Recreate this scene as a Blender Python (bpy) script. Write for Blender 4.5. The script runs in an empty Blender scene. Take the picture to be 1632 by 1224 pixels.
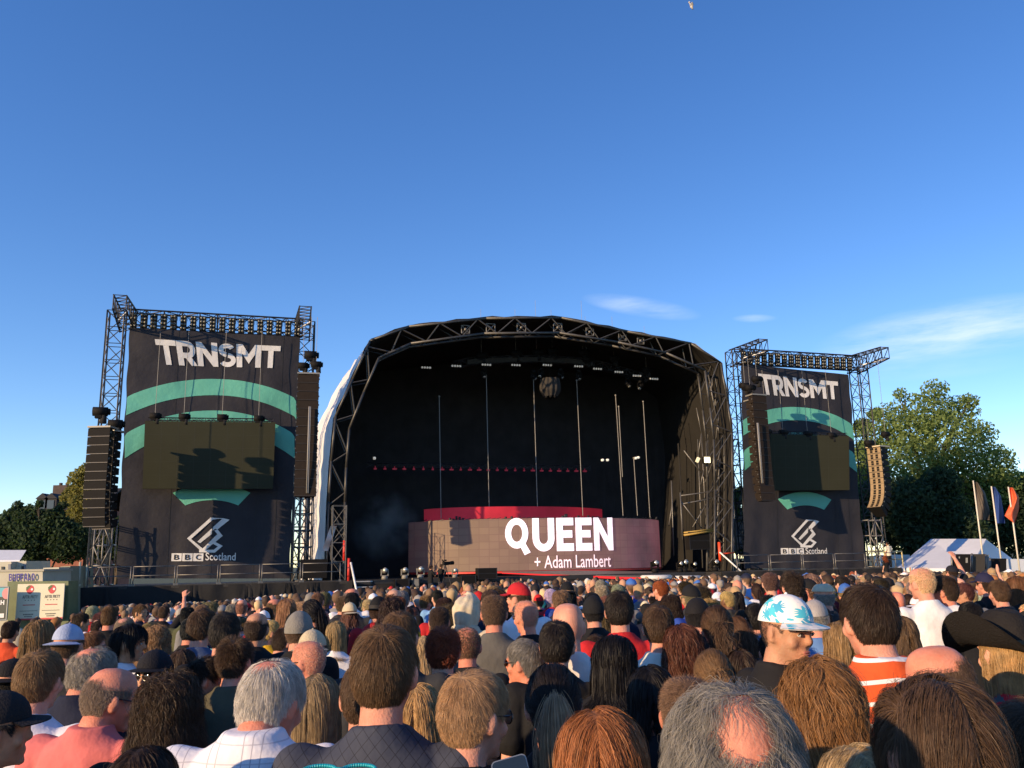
import bpy, bmesh, math, random
import numpy as np
from mathutils import Vector, Matrix, Quaternion
from mathutils.geometry import tessellate_polygon

rng = np.random.default_rng(7)
random.seed(7)
SC = bpy.context.scene
COL = SC.collection
R = math.radians

# ------------------------------------------------------------------ camera
F = 1368.0                       # focal length in pixels of the 1632 px wide photograph
PITCH, ROLL, HC = R(11.7), R(1.1), 1.88
cr = Vector((1, 0, 0)); cf = Vector((0, math.cos(PITCH), math.sin(PITCH))); cu = Vector((0, -math.sin(PITCH), math.cos(PITCH)))
CR = cr * math.cos(ROLL) - cu * math.sin(ROLL)
CU = cr * math.sin(ROLL) + cu * math.cos(ROLL)
CAM = Vector((0, 0, HC))
cd = bpy.data.cameras.new('camera'); cam = bpy.data.objects.new('camera', cd); COL.objects.link(cam)
cam.matrix_world = Matrix(((CR.x, CU.x, -cf.x, 0), (CR.y, CU.y, -cf.y, 0), (CR.z, CU.z, -cf.z, HC), (0, 0, 0, 1)))
cd.sensor_width = 36.0; cd.lens = 36.0 * F / 1632.0; cd.clip_start = 0.05; cd.clip_end = 5000
SC.camera = cam

# ------------------------------------------------------------------ light
SUN_AZ, SUN_EL = R(50), R(13.5)    # light travels towards +X +Y, low evening sun behind the viewer on the left
LD = Vector((math.sin(SUN_AZ) * math.cos(SUN_EL), math.cos(SUN_AZ) * math.cos(SUN_EL), -math.sin(SUN_EL)))
sd = bpy.data.lights.new('sun', 'SUN'); sd.energy = 5.0; sd.angle = R(0.5); sd.color = (1.0, 0.70, 0.40)
so = bpy.data.objects.new('sun', sd); COL.objects.link(so)
so.rotation_euler = LD.to_track_quat('-Z', 'Y').to_euler(); so.location = (-40, -40, 30)
W = bpy.data.worlds.new('World'); SC.world = W; W.use_nodes = True
wn, wl = W.node_tree.nodes, W.node_tree.links
bg = wn['Background']; bg.inputs['Strength'].default_value = 0.132
sky = wn.new('ShaderNodeTexSky'); sky.sky_type = 'NISHITA'; sky.sun_disc = False
sky.sun_elevation = R(30); sky.sun_rotation = math.atan2(-LD.x, -LD.y)
sky.altitude = 200; sky.air_density = 1.0; sky.dust_density = 0.0; sky.ozone_density = 3.0
SC.view_settings.view_transform = 'Standard'; SC.view_settings.look = 'None'
SC.view_settings.exposure = 0.45; SC.view_settings.gamma = 1.0

def ray(px, py):
    return (cf + CR * ((px - 816) / F) - CU * ((py - 612) / F))
def at(px, py, Y):
    """world point seen at a pixel, at ground distance Y in front of the camera"""
    d = ray(px, py); return CAM + d * (Y / d.y)

# thin high cirrus: wisps laid out by direction on the sky itself
def cloud_layer():
    tc = wn.new('ShaderNodeTexCoord'); total = None
    nz = wn.new('ShaderNodeTexNoise'); nz.inputs['Scale'].default_value = 5.0; nz.inputs['Detail'].default_value = 7; nz.inputs['Roughness'].default_value = 0.62
    mp = wn.new('ShaderNodeMapping'); mp.inputs['Scale'].default_value = (1.3, 1.3, 7.5); mp.inputs['Rotation'].default_value = (0, R(-9), 0)
    wl.new(tc.outputs['Generated'], mp.inputs['Vector']); wl.new(mp.outputs['Vector'], nz.inputs['Vector'])
    def m(op, a, b=None, c=None):
        n = wn.new('ShaderNodeMath'); n.operation = op
        for i, v in enumerate((a, b, c)):
            if v is None: continue
            if isinstance(v, (int, float)): n.inputs[i].default_value = v
            else: wl.new(v, n.inputs[i])
        return n.outputs[0]
    for (ax, ay, bx, by, wid, amp) in ((1290, 566, 1760, 488, 46, 0.8), (925, 474, 1120, 504, 17, 0.5), (1165, 508, 1240, 507, 7, 0.42), (1250, 596, 1640, 575, 22, 0.2)):
        a, b = ray(ax, ay).normalized(), ray(bx, by).normalized()
        c = ((a + b) / 2); half = (b - a).length / 2; u = (b - a).normalized(); v = c.cross(u).normalized(); c.normalize()
        outs = []
        for (axis, scl) in ((u, 1 / half), (v, F / wid / 1.0)):
            d = wn.new('ShaderNodeVectorMath'); d.operation = 'DOT_PRODUCT'; wl.new(tc.outputs['Generated'], d.inputs[0]); d.inputs[1].default_value = axis
            t = m('MULTIPLY', m('SUBTRACT', d.outputs['Value'], c.dot(axis)), scl); outs.append(m('MULTIPLY', t, t))
        r2 = m('ADD', outs[0], outs[1])
        fall = m('POWER', m('MAXIMUM', m('SUBTRACT', 1.0, r2), 0.0), 1.2)
        fr = wn.new('ShaderNodeVectorMath'); fr.operation = 'DOT_PRODUCT'; wl.new(tc.outputs['Generated'], fr.inputs[0]); fr.inputs[1].default_value = c
        fall = m('MULTIPLY', fall, m('GREATER_THAN', fr.outputs['Value'], 0.3))
        s = wn.new('ShaderNodeMapRange'); s.inputs[1].default_value = 0.32; s.inputs[2].default_value = 0.68; wl.new(nz.outputs['Fac'], s.inputs[0])
        f = m('MULTIPLY', m('MULTIPLY', fall, s.outputs[0]), amp)
        total = f if total is None else m('MAXIMUM', total, f)
    mx = wn.new('ShaderNodeMixRGB'); wl.new(total, mx.inputs[0]); hs = wn.new('ShaderNodeHueSaturation'); hs.inputs['Hue'].default_value = 0.510; hs.inputs['Saturation'].default_value = 1.24; hs.inputs['Value'].default_value = 1.08
    wl.new(sky.outputs[0], hs.inputs['Color']); wl.new(hs.outputs[0], mx.inputs[1]); mx.inputs[2].default_value = (5.6, 6.2, 7.0, 1)
    wl.new(mx.outputs[0], bg.inputs['Color'])
cloud_layer()

# ------------------------------------------------------------------ helpers
def tag(o, label=None, cat=None, group=None, kind=None):
    if label: o['label'] = label
    if cat: o['category'] = cat
    if group: o['group'] = group
    if kind: o['kind'] = kind
    return o
def empty(name, loc, label=None, cat=None, group=None, rz=0):
    o = bpy.data.objects.new(name, None); COL.objects.link(o); o.location = loc; o.rotation_euler = (0, 0, rz)
    o.empty_display_size = 0.2
    return tag(o, label, cat, group)
def copy_tree(o, parent=None):
    c = o.copy(); COL.objects.link(c); c.parent = parent
    for ch in list(o.children): copy_tree(ch, c)
    return c

_mats = {}
def mat(name, col=(0.5, 0.5, 0.5), rough=0.7, metal=0.0, noise=0.0, nscale=6.0, bump=0.0, bscale=30.0, emit=None, estr=0.0, objcol=False, spec=0.5, coat=0.0):
    if name in _mats: return _mats[name]
    m = bpy.data.materials.new(name); m.use_nodes = True; _mats[name] = m
    n, l = m.node_tree.nodes, m.node_tree.links; p = n['Principled BSDF']
    p.inputs['Base Color'].default_value = (*col, 1); p.inputs['Roughness'].default_value = rough; p.inputs['Metallic'].default_value = metal
    p.inputs['Specular IOR Level'].default_value = spec
    if emit: p.inputs['Emission Color'].default_value = (*emit, 1); p.inputs['Emission Strength'].default_value = estr
    src = None
    if objcol:
        oi = n.new('ShaderNodeObjectInfo'); src = oi.outputs['Color']
    if noise > 0:
        tc = n.new('ShaderNodeTexCoord'); nt = n.new('ShaderNodeTexNoise'); nt.inputs['Scale'].default_value = nscale; nt.inputs['Detail'].default_value = 5
        l.new(tc.outputs['Object'], nt.inputs['Vector'])
        mr = n.new('ShaderNodeMapRange'); mr.inputs[1].default_value = 0.25; mr.inputs[2].default_value = 0.75
        mr.inputs[3].default_value = 1 - noise; mr.inputs[4].default_value = 1 + noise; l.new(nt.outputs['Fac'], mr.inputs[0])
        mx = n.new('ShaderNodeMixRGB'); mx.blend_type = 'MULTIPLY'; mx.inputs[0].default_value = 1
        if src: l.new(src, mx.inputs[1])
        else: mx.inputs[1].default_value = (*col, 1)
        l.new(mr.outputs[0], mx.inputs[2]); src = mx.outputs[0]
    if src: l.new(src, p.inputs['Base Color'])
    if bump > 0:
        tc = n.new('ShaderNodeTexCoord'); nt = n.new('ShaderNodeTexNoise'); nt.inputs['Scale'].default_value = bscale; nt.inputs['Detail'].default_value = 4
        l.new(tc.outputs['Object'], nt.inputs['Vector']); bp = n.new('ShaderNodeBump'); bp.inputs['Strength'].default_value = bump; bp.inputs['Distance'].default_value = 0.05
        l.new(nt.outputs['Fac'], bp.inputs['Height']); l.new(bp.outputs[0], p.inputs['Normal'])
    return m

class MB:
    """collects boxes, tubes and polygons, then links them as one mesh object"""
    def __init__(s): s.v, s.f, s.m = [], [], []; s.mi = 0; s.smooth = []
    def add(s, vs, fs, smooth=False):
        b = len(s.v); s.v += [tuple(v) for v in vs]
        for f in fs: s.f.append([b + i for i in f]); s.m.append(s.mi); s.smooth.append(smooth)
        return s
    def tube(s, p, q, r, n=5, r2=None, caps=True):
        p, q = Vector(p), Vector(q); d = (q - p)
        if d.length < 1e-6: return s
        d.normalize(); a = d.orthogonal().normalized(); b = d.cross(a); r2 = r if r2 is None else r2
        vs = [c + (a * math.cos(k * 2 * math.pi / n) + b * math.sin(k * 2 * math.pi / n)) * rr for (c, rr) in ((p, r), (q, r2)) for k in range(n)]
        fs = [[k, (k + 1) % n, n + (k + 1) % n, n + k] for k in range(n)]
        if caps: fs += [list(range(n))[::-1], list(range(n, 2 * n))]
        return s.add(vs, fs, n > 5)
    def path(s, pts, r, n=5):
        for a, b in zip(pts, pts[1:]): s.tube(a, b, r, n)
        return s
    def box(s, c, size, M=None):
        c = Vector(c); hx, hy, hz = size[0] / 2, size[1] / 2, size[2] / 2
        vs = [Vector((x, y, z)) for x in (-hx, hx) for y in (-hy, hy) for z in (-hz, hz)]
        vs = [(M @ v if M else v) + c for v in vs]
        return s.add(vs, [[0, 1, 3, 2], [4, 6, 7, 5], [0, 4, 5, 1], [2, 3, 7, 6], [0, 2, 6, 4], [1, 5, 7, 3]])
    def prism(s, poly, off):
        """front polygon (list of points) extruded by off"""
        off = Vector(off); n = len(poly); P = [Vector(p) for p in poly]
        tr = [t for t in tessellate_polygon([P])]
        vs = P + [p + off for p in P]
        return s.add(vs, [list(t) for t in tr] + [[i + n for i in t][::-1] for t in tr] + [[i, (i + 1) % n, n + (i + 1) % n, n + i] for i in range(n)])
    def grid(s, fn, nu, nv, smooth=True):
        vs = [fn(i / nu, j / nv) for j in range(nv + 1) for i in range(nu + 1)]
        return s.add(vs, [[j * (nu + 1) + i, j * (nu + 1) + i + 1, (j + 1) * (nu + 1) + i + 1, (j + 1) * (nu + 1) + i] for j in range(nv) for i in range(nu)], smooth)
    def ball(s, c, r, nu=8, nv=6):
        c = Vector(c); r = (r, r, r) if isinstance(r, (int, float)) else r
        vs = [c + Vector((r[0] * math.sin(math.pi * j / nv) * math.cos(2 * math.pi * i / nu), r[1] * math.sin(math.pi * j / nv) * math.sin(2 * math.pi * i / nu), r[2] * math.cos(math.pi * j / nv))) for j in range(nv + 1) for i in range(nu)]
        return s.add(vs, [[j * nu + i, (j + 1) * nu + i, (j + 1) * nu + (i + 1) % nu, j * nu + (i + 1) % nu] for j in range(nv) for i in range(nu)], True)
    def build(s, name, mats, parent=None, loc=None, bevel=0):
        me = bpy.data.meshes.new(name); mats = mats if isinstance(mats, (list, tuple)) else [mats]
        pl = Vector((0, 0, 0))
        p = parent
        if p is not None and loc is None: 
            while p is not None: pl += p.location; p = p.parent
        base = pl if loc is None else Vector(loc)
        me.from_pydata([(v[0] - base.x, v[1] - base.y, v[2] - base.z) for v in s.v], [], s.f)
        for m in mats: me.materials.append(m)
        me.polygons.foreach_set('material_index', s.m); me.polygons.foreach_set('use_smooth', s.smooth); me.update()
        o = bpy.data.objects.new(name, me); COL.objects.link(o)
        if parent is not None: o.parent = parent
        if loc is not None: o.location = loc if parent is None else (0, 0, 0)
        return o
def local(name, mb, mats, parent=None):
    """vertices already in the parent's own space"""
    return mb.build(name, mats, parent, loc=(0, 0, 0))

def truss(mb, p, q, w=0.5, h=0.5, up=(0, 0, 1), r=0.03, step=None, rl=None):
    """box truss from p to q: four chords and zigzag lacing on every side"""
    p, q = Vector(p), Vector(q); d = q - p; L = d.length; d.normalize(); up = Vector(up)
    s = d.cross(up).normalized(); t = s.cross(d).normalized(); step = step or max(w, h); n = max(2, round(L / step)); rl = rl or r * 0.6
    cs = [s * (w / 2) + t * (h / 2), s * (-w / 2) + t * (h / 2), s * (-w / 2) - t * (h / 2), s * (w / 2) - t * (h / 2)]
    for c in cs: mb.tube(p + c, q + c, r, 5)
    for k in range(n):
        a, b = p + d * (L * k / n), p + d * (L * (k + 1) / n)
        for i in range(4):
            c0, c1 = cs[i], cs[(i + 1) % 4]
            mb.tube(a + c0, b + c1, rl, 4, caps=False) if k % 2 == 0 else mb.tube(a + c1, b + c0, rl, 4, caps=False)
            mb.tube(b + c0, b + c1, rl, 4, caps=False)

# materials shared by the site
M_STEEL = mat('dark_steel', (0.035, 0.036, 0.04), 0.55, 0.6, noise=0.3, nscale=4)
M_ALU = mat('galvanised_steel', (0.17, 0.165, 0.155), 0.5, 0.6, noise=0.2, nscale=9)
M_BLACK = mat('black_cloth', (0.011, 0.011, 0.0115), 0.9, noise=0.3, nscale=1.5, bump=0.6, bscale=2.2)
M_BOX = mat('black_cabinet', (0.007, 0.0065, 0.0065), 0.75, noise=0.2, nscale=10, spec=.2)
M_WHITE = mat('white_paint', (0.72, 0.72, 0.70), 0.6, noise=0.08)
M_RED = mat('red_paint', (0.55, 0.03, 0.02), 0.5, noise=0.1)
M_LENS = mat('lamp_lens', (0.55, 0.55, 0.50), 0.25, 0.5)
M_CABLE = mat('cable', (0.25, 0.24, 0.22), 0.6)

# ------------------------------------------------------------------ stage coordinates
TH = R(16.5)
EX = Vector((math.cos(TH), math.sin(TH), 0)); EY = Vector((-math.sin(TH), math.cos(TH), 0)); EZ = Vector((0, 0, 1))
O = at(816, 895, 56.0); O.z = 0
def onp(px, py, d=0.0):
    """world point seen at a pixel on the vertical plane d metres upstage of the stage front"""
    r = ray(px, py); t = (d - (CAM - O).dot(EY)) / r.dot(EY); return CAM + r * t
def uvz(P):
    q = Vector(P) - O; return q.dot(EX), q.dot(EY), P[2]
def st(u, d, z): return O + EX * u + EY * d + EZ * z
MS = Matrix((EX, EY, EZ)).transposed()      # stage axes as a rotation
DECK = 1.0

def ground_z(x, y):
    """the field falls gently towards the stage, most on the left"""
    yy = np.clip(y, -30, 62); fall = -0.02 * yy
    fall = np.where(yy < 0, 0.0, fall) - 0.045 * np.clip(-x, 0, 30) * np.clip(yy, 0, 60) / 45
    return fall

def ground():
    n = 120
    xs = np.concatenate([np.linspace(-3000, -130, 10), np.linspace(-120, 120, n), np.linspace(130, 3000, 10)])
    ys = np.concatenate([np.linspace(-3000, -60, 8), np.linspace(-50, 140, n), np.linspace(150, 3000, 10)])
    X, Y = np.meshgrid(xs, ys); Z = ground_z(X, Y)
    V = np.stack([X, Y, Z], -1).reshape(-1, 3); nx = len(xs); ny = len(ys)
    f = [[j * nx + i, j * nx + i + 1, (j + 1) * nx + i + 1, (j + 1) * nx + i] for j in range(ny - 1) for i in range(nx - 1)]
    mb = MB(); mb.add(V.tolist(), f, True)
    m = mat('trodden_grass', (0.075, 0.085, 0.03), 0.95, noise=0.5, nscale=0.6, bump=0.5, bscale=25)
    tag(mb.build('ground', m), kind='structure')
ground()
# ------------------------------------------------------------------ lettering
def text_mesh(s, bold=0.0, space=1.0):
    """verts and faces of a line of text, normalised to a 0..1 box (proportions of the line kept in the caller's quad)"""
    c = bpy.data.curves.new('t', 'FONT'); c.body = s; c.offset = bold; c.space_character = space; c.resolution_u = 3
    o = bpy.data.objects.new('t', c); COL.objects.link(o)
    me = bpy.data.meshes.new_from_object(o.evaluated_get(bpy.context.evaluated_depsgraph_get()))
    v = np.array([x.co[:] for x in me.vertices]); f = [list(p.vertices) for p in me.polygons]
    bpy.data.objects.remove(o); bpy.data.curves.remove(c); bpy.data.meshes.remove(me)
    v = v[:, :2]; v -= v.min(0); v /= v.max(0); return v, f
def strip(pts, w):
    """a flat band of width w along a polyline, as verts and faces"""
    P = [np.array(p, float) for p in pts]; vs = []; n = len(P)
    for i in range(n):
        a = P[max(i - 1, 0)]; b = P[min(i + 1, n - 1)]; t = (b - a) / np.linalg.norm(b - a); nn = np.array([-t[1], t[0]])
        k = 1.0
        if 0 < i < n - 1:
            t0 = (P[i] - a) / np.linalg.norm(P[i] - a); k = 1 / max(0.5, abs(np.dot(t0, t)))
        vs += [P[i] + nn * w / 2 * k, P[i] - nn * w / 2 * k]
    return np.array(vs), [[2 * i, 2 * i + 1, 2 * i + 3, 2 * i + 2] for i in range(n - 1)]
def poly(pts):
    P = [Vector((x, y, 0)) for x, y in pts]; return np.array(pts, float), [list(t) for t in tessellate_polygon([P])]
def arc(cx, cy, rx, ry, a0, a1, n=14):
    return [(cx + rx * math.cos(R(a0 + (a1 - a0) * k / n)), cy + ry * math.sin(R(a0 + (a1 - a0) * k / n))) for k in range(n + 1)]
def ringarc(cx, cy, rx, ry, wx, wy, a0, a1, n=14):
    """a band between two ellipse arcs"""
    o = arc(cx, cy, rx, ry, a0, a1, n); i = arc(cx, cy, rx - wx, ry - wy, a0, a1, n); vs = np.array([p for q in zip(o, i) for p in q])
    return vs, [[2 * k, 2 * k + 1, 2 * k + 3, 2 * k + 2] for k in range(n)]
def glyph(ch, s=0.27):
    """heavy sans capitals as pieces in a 0..1 box"""
    if ch == 'T': return [poly([(0, 1), (0, .77), (.36, .77), (.36, 0), (.64, 0), (.64, .77), (1, .77), (1, 1)])]
    if ch == 'N': return [poly([(0, 0), (0, 1), (.26, 1), (.72, .42), (.72, 1), (1, 1), (1, 0), (.75, 0), (.28, .58), (.28, 0)])]
    if ch == 'M': return [poly([(0, 0), (0, 1), (.25, 1), (.5, .58), (.75, 1), (1, 1), (1, 0), (.77, 0), (.77, .6), (.5, .16), (.23, .6), (.23, 0)])]
    if ch == 'R': return [poly([(0, 0), (0, 1), (.3, 1), (.3, 0)]), poly([(.3, 1), (.3, .78), (.55, .78), (.55, 1)]), poly([(.3, .52), (.3, .3), (.55, .3), (.55, .52)]),
                          ringarc(.55, .65, .4, .35, .27, .22, -90, 90), poly([(.42, .3), (.68, 0), (1, 0), (.72, .34)])]
    if ch == 'S': return [ringarc(.5, .71, .46, .29, .27, .2, 30, 262, 16), ringarc(.5, .3, .48, .3, .27, .2, 82, -150, 16)]
    if ch == 'Q': return [ringarc(.46, .56, .46, .46, .24, .2, 0, 360, 28), poly([(.5, .3), (.72, .36), (1, -.02), (.76, -.1)])]
    if ch == 'U': return [poly([(0, 1), (0, .4), (.3, .4), (.3, 1)]), poly([(.7, 1), (.7, .4), (1, .4), (1, 1)]), ringarc(.5, .4, .5, .4, .3, .22, 180, 360)]
    if ch == 'E': return [poly([(0, 0), (0, 1), (1, 1), (1, .77), (.38, .77), (.38, .62), (.92, .62), (.92, .4), (.38, .4), (.38, .23), (1, .23), (1, 0)])]
    if ch == 'B': return [poly([(0, 0), (0, 1), (.32, 1), (.32, 0)]), poly([(.32, 1), (.32, .82), (.6, .82), (.6, 1)]), poly([(.32, .6), (.32, .42), (.6, .42), (.6, .6)]), poly([(.32, .18), (.32, 0), (.6, 0), (.6, .18)]), ringarc(.6, .76, .34, .24, .26, .14, -90, 90), ringarc(.6, .28, .4, .28, .28, .15, -90, 90)]
    if ch == 'F': return [poly([(0, 0), (0, 1), (1, 1), (1, .77), (.36, .77), (.36, .6), (.9, .6), (.9, .38), (.36, .38), (.36, 0)])]
    if ch == 'A': return [poly([(0, 0), (.33, 1), (.67, 1), (1, 0), (.7, 0), (.5, .68), (.3, 0)]), poly([(.3, .2), (.25, .38), (.75, .38), (.7, .2)])]
    if ch == 'L': return [poly([(0, 0), (0, 1), (.36, 1), (.36, .24), (1, .24), (1, 0)])]
    if ch == 'O': return [ringarc(.5, .5, .5, .5, .29, .22, 0, 360, 28)]
    if ch == 'H': return [poly([(0, 0), (0, 1), (.3, 1), (.3, .62), (.7, .62), (.7, 1), (1, 1), (1, 0), (.7, 0), (.7, .38), (.3, .38), (.3, 0)])]
def word(s, widths, gap=0.06):
    """one list of pieces for a word, normalised to 0..1 in both directions"""
    out = []; x = 0; tot = sum(widths) + gap * (len(s) - 1)
    for ch, w in zip(s, widths):
        for v, f in glyph(ch): out.append((np.column_stack([(x + v[:, 0] * w) / tot, v[:, 1]]), f))
        x += w + gap
    return out
def put(mb, pieces, fn, z0=0.0, dz=0.0006):
    """lays flat pieces on a surface; fn maps (x, y, lift) to a point; every piece a hair higher than the last"""
    for k, (v, f) in enumerate(pieces):
        mb.add([fn(x, y, z0 + k * dz) for x, y in v], f)

# ------------------------------------------------------------------ the two towers with banners
def quad_fn(q, d):
    """bilinear map of the unit square (x right, y down) into a pixel quad projected on the plane d"""
    P = [onp(*p, d) for p in q]
    return lambda a, b: (P[0] * (1 - a) + P[1] * a) * (1 - b) + (P[3] * (1 - a) + P[2] * a) * b
LQ = [(207, 523), (478, 537), (461, 922), (185, 922)]
RQ = [(1181, 580), (1352, 597), (1380, 906), (1186, 906)]
def px_to_unit(px, py, q=LQ):
    q = [np.array(p, float) for p in q]; a = b = 0.5
    for _ in range(30):
        e = (q[0] * (1 - a) + q[1] * a) * (1 - b) + (q[3] * (1 - a) + q[2] * a) * b - np.array([px, py])
        ja = (q[1] - q[0]) * (1 - b) + (q[2] - q[3]) * b; jb = (q[3] - q[0]) * (1 - a) + (q[2] - q[1]) * a
        s = np.linalg.solve(np.column_stack([ja, jb]), e); a -= s[0]; b -= s[1]
    return a, b

M_BANNER = mat('banner_mesh_fabric', (0.028, 0.0275, 0.034), 0.7, spec=.25, noise=0.22, nscale=0.5, bump=1.0, bscale=1.5)
M_MINT = mat('banner_mint_print', (0.11, 0.42, 0.31), 0.62, noise=0.12, nscale=0.6, bump=.9, bscale=1.5)
M_PRINT = mat('banner_white_print', (0.66, 0.65, 0.62), 0.62, noise=0.12, nscale=0.7, bump=.9, bscale=1.5)
M_SEAM = mat('banner_seam', (0.02, 0.02, 0.022), 0.8)
M_LED = mat('unlit_led_screen', (0.042, 0.043, 0.027), 0.85, noise=0.06, nscale=0.8, spec=.06)

def wifi_arc(R1, R0, half, cut=0.0, c=(334, 915)):
    """one arc of the printed signal mark, in left-photo pixels, clipped to the banner"""
    n = 28; o = []; i = []
    for k in range(n + 1):
        t = -half + 2 * half * k / n; t2 = t * (1 - cut)
        o.append((c[0] + R1 * math.sin(R(t)), c[1] - R1 * math.cos(R(t)))); i.append((c[0] + R0 * math.sin(R(t2)), c[1] - R0 * math.cos(R(t2))))
    return o, i
def banner(q, label, d=0.0):
    fn = quad_fn(q, d); base = fn(0.5, 1.0); root = empty('banner', base, label, 'banner', 'printed banners on the side towers')
    off = -EY
    def wave(a, b):     # loose cloth: shallow folds, pulled in at the lower right corner
        g = 0.05 * math.sin(a * 9 + b * 3) + 0.03 * math.sin(b * 17 + a * 5) + 0.09 * max(0, b - .62) * math.sin(a * 40 + b * 6) + .018 * math.sin(a * 31 - b * 13) * math.sin(b * 23) + .05 * max(0, a - .8) * math.sin(b * 46)
        return g
    def P(a, b, lift=0.0):
        aa = a + (0.003 * math.sin(b * 40) * (a > .98) - 0.003 * math.sin(b * 36) * (a < .02))
        return fn(aa, b) + off * (wave(a, b) + lift)
    mb = MB(); mb.grid(lambda a, b: P(a, b), 60, 70); cloth = mb.build('printed_cloth', M_BANNER, root)
    sm = MB()
    for a in (0.28, 0.53, 0.78, 0.9): sm.grid(lambda x, y: P(a - .0022 + .0044 * x, y, 0.012), 1, 60)
    sm.build('seam', M_SEAM, root)
    mint = MB()
    arcs = [wifi_arc(308, 281, 36), wifi_arc(256, 224, 36, -.03), wifi_arc(139, 113, 26.5, .17)]
    for k, (o, i) in enumerate(arcs):
        uo = [px_to_unit(*p) for p in o]; ui = [px_to_unit(*p) for p in i]
        cl = lambda a: (min(.997, max(.003, a[0])), a[1]); keep = [(cl(A), cl(B)) for A, B in zip(uo, ui) if -.03 < A[0] < 1.03 or -.03 < B[0] < 1.03]
        m = 4
        def band(x, y):
            t = x * (len(keep) - 1); j = min(int(t), len(keep) - 2); w = t - j
            A = [keep[j][0][c] * (1 - w) + keep[j + 1][0][c] * w for c in (0, 1)]; B = [keep[j][1][c] * (1 - w) + keep[j + 1][1][c] * w for c in (0, 1)]
            return P(A[0] * (1 - y) + B[0] * y, A[1] * (1 - y) + B[1] * y, 0.022)
        mint.grid(band, 60, m)
    mint.build('signal_arcs', M_MINT, root)
    wt = MB()
    tl, tr, br, bl = [px_to_unit(*p) for p in ((245, 542), (446, 553), (443, 590), (252, 584))]
    def L(x, y, z): 
        y = 1 - y; a = (tl[0] * (1 - x) + tr[0] * x) * (1 - y) + (bl[0] * (1 - x) + br[0] * x) * y; b = (tl[1] * (1 - x) + tr[1] * x) * (1 - y) + (bl[1] * (1 - x) + br[1] * x) * y
        return P(a, b, 0.035 + z)
    put(wt, word('TRNSMT', (1.0, .98, 1.08, .95, 1.3, 1.0), 0.02), L)
    wt.build('lettering', M_PRINT, root)
    lg = MB()
    C = [(700, 585), (800, 447), (883, 447), (765, 612)]
    strokes = [[(803, 452), (702, 588), (765, 662)], [(795, 453), (872, 453), (748, 612)], [(826, 528), (846, 562), (772, 662)], [(812, 608), (850, 637), (823, 670), (752, 670)], [(762, 672), (812, 610)]]
    def lp(x, y, z):
        # emblem traced on the right banner crop; placed by its own box
        ex, ey = (x - 695) / 190, (y - 442) / 238
        a0, b0 = px_to_unit(297, 828); a1, b1 = px_to_unit(359, 883)
        return P(a0 + (a1 - a0) * ex, b0 + (b1 - b0) * ey, 0.035 + z)
    put(lg, [strip(s, 17) for s in strokes], lp)
    lg.build('ribbon_emblem', M_PRINT, root)
    for k in range(3):
        a0, b0 = px_to_unit(270 + 17.2 * k, 888.5); a1, b1 = px_to_unit(285.5 + 17.2 * k, 900.5)
        b0, b1 = b0 - .012, b1 - .012
        bx = MB(); bx.grid(lambda x, y: P(a0 + (a1 - a0) * x, b0 + (b1 - b0) * y, .03), 8, 6); bx.build('letter_block', M_PRINT, root)
    for k, ch in enumerate('BBC'):
        v, f = text_mesh(ch, .02); a0, b0 = px_to_unit(274 + 17.2 * k, 890.5); a1, b1 = px_to_unit(281.8 + 17.2 * k, 898.5); b0, b1 = b0 - .012, b1 - .012
        dk = MB(); dk.add([P(a0 + (a1 - a0) * x, b1 + (b0 - b1) * y, .055) for x, y in v], f); dk.build('block_letter', M_BANNER, root)
    sc = MB(); v, f = text_mesh('Scotland', .01); a0, b0 = px_to_unit(324, 887.5); a1, b1 = px_to_unit(372, 899.5); b0, b1 = b0 - .012, b1 - .012
    sc.add([P(a0 + (a1 - a0) * x, b1 + (b0 - b1) * y, .035) for x, y in v], f); sc.build('place_name', M_PRINT, root)
    return root

def screen(q, label, d=-0.9):
    fn = quad_fn(q, d); root = empty('led_screen', fn(0.5, 1.0), label, 'screen', 'unlit video screens in front of the banners')
    mb = MB(); P = [fn(0, 0), fn(1, 0), fn(1, 1), fn(0, 1)]; mb.prism(P, EY * 0.18); mb.build('panel', M_LED, root)
    gr = MB()
    for k in range(1, 8): gr.add([fn(k / 8 - .0008, 0) - EY * .004, fn(k / 8 + .0008, 0) - EY * .004, fn(k / 8 + .0008, 1) - EY * .004, fn(k / 8 - .0008, 1) - EY * .004], [[0, 1, 2, 3]])
    for k in range(1, 5): gr.add([fn(0, k / 5 - .001) - EY * .007, fn(1, k / 5 - .001) - EY * .007, fn(1, k / 5 + .001) - EY * .007, fn(0, k / 5 + .001) - EY * .007], [[0, 1, 2, 3]])
    gr.build('panel_joints', mat('led_joint', (0.045, 0.045, 0.03), 0.7), root)
    bar = MB(); truss(bar, fn(0.02, 0) + EZ * .14 + EY * .1, fn(0.98, 0) + EZ * .14 + EY * .1, .16, .16, r=.02, step=.35)
    cab = MB()
    for k in range(26):
        a = 0.02 + k / 26 * .95; p0, p1 = fn(a, 0), fn(a + .037, 0); hgt = 0.05 + 0.12 * random.random()
        for j in range(4): cab.tube(p0.lerp(p1, j / 4) + EZ * (hgt * math.sin(math.pi * j / 4)) + EY * .02, p0.lerp(p1, (j + 1) / 4) + EZ * (hgt * math.sin(math.pi * (j + 1) / 4)) + EY * .02, .022, 4)
    bar.build('header_bar', M_STEEL, root); cab.build('cable_loops', M_STEEL, root)
    return root

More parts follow.
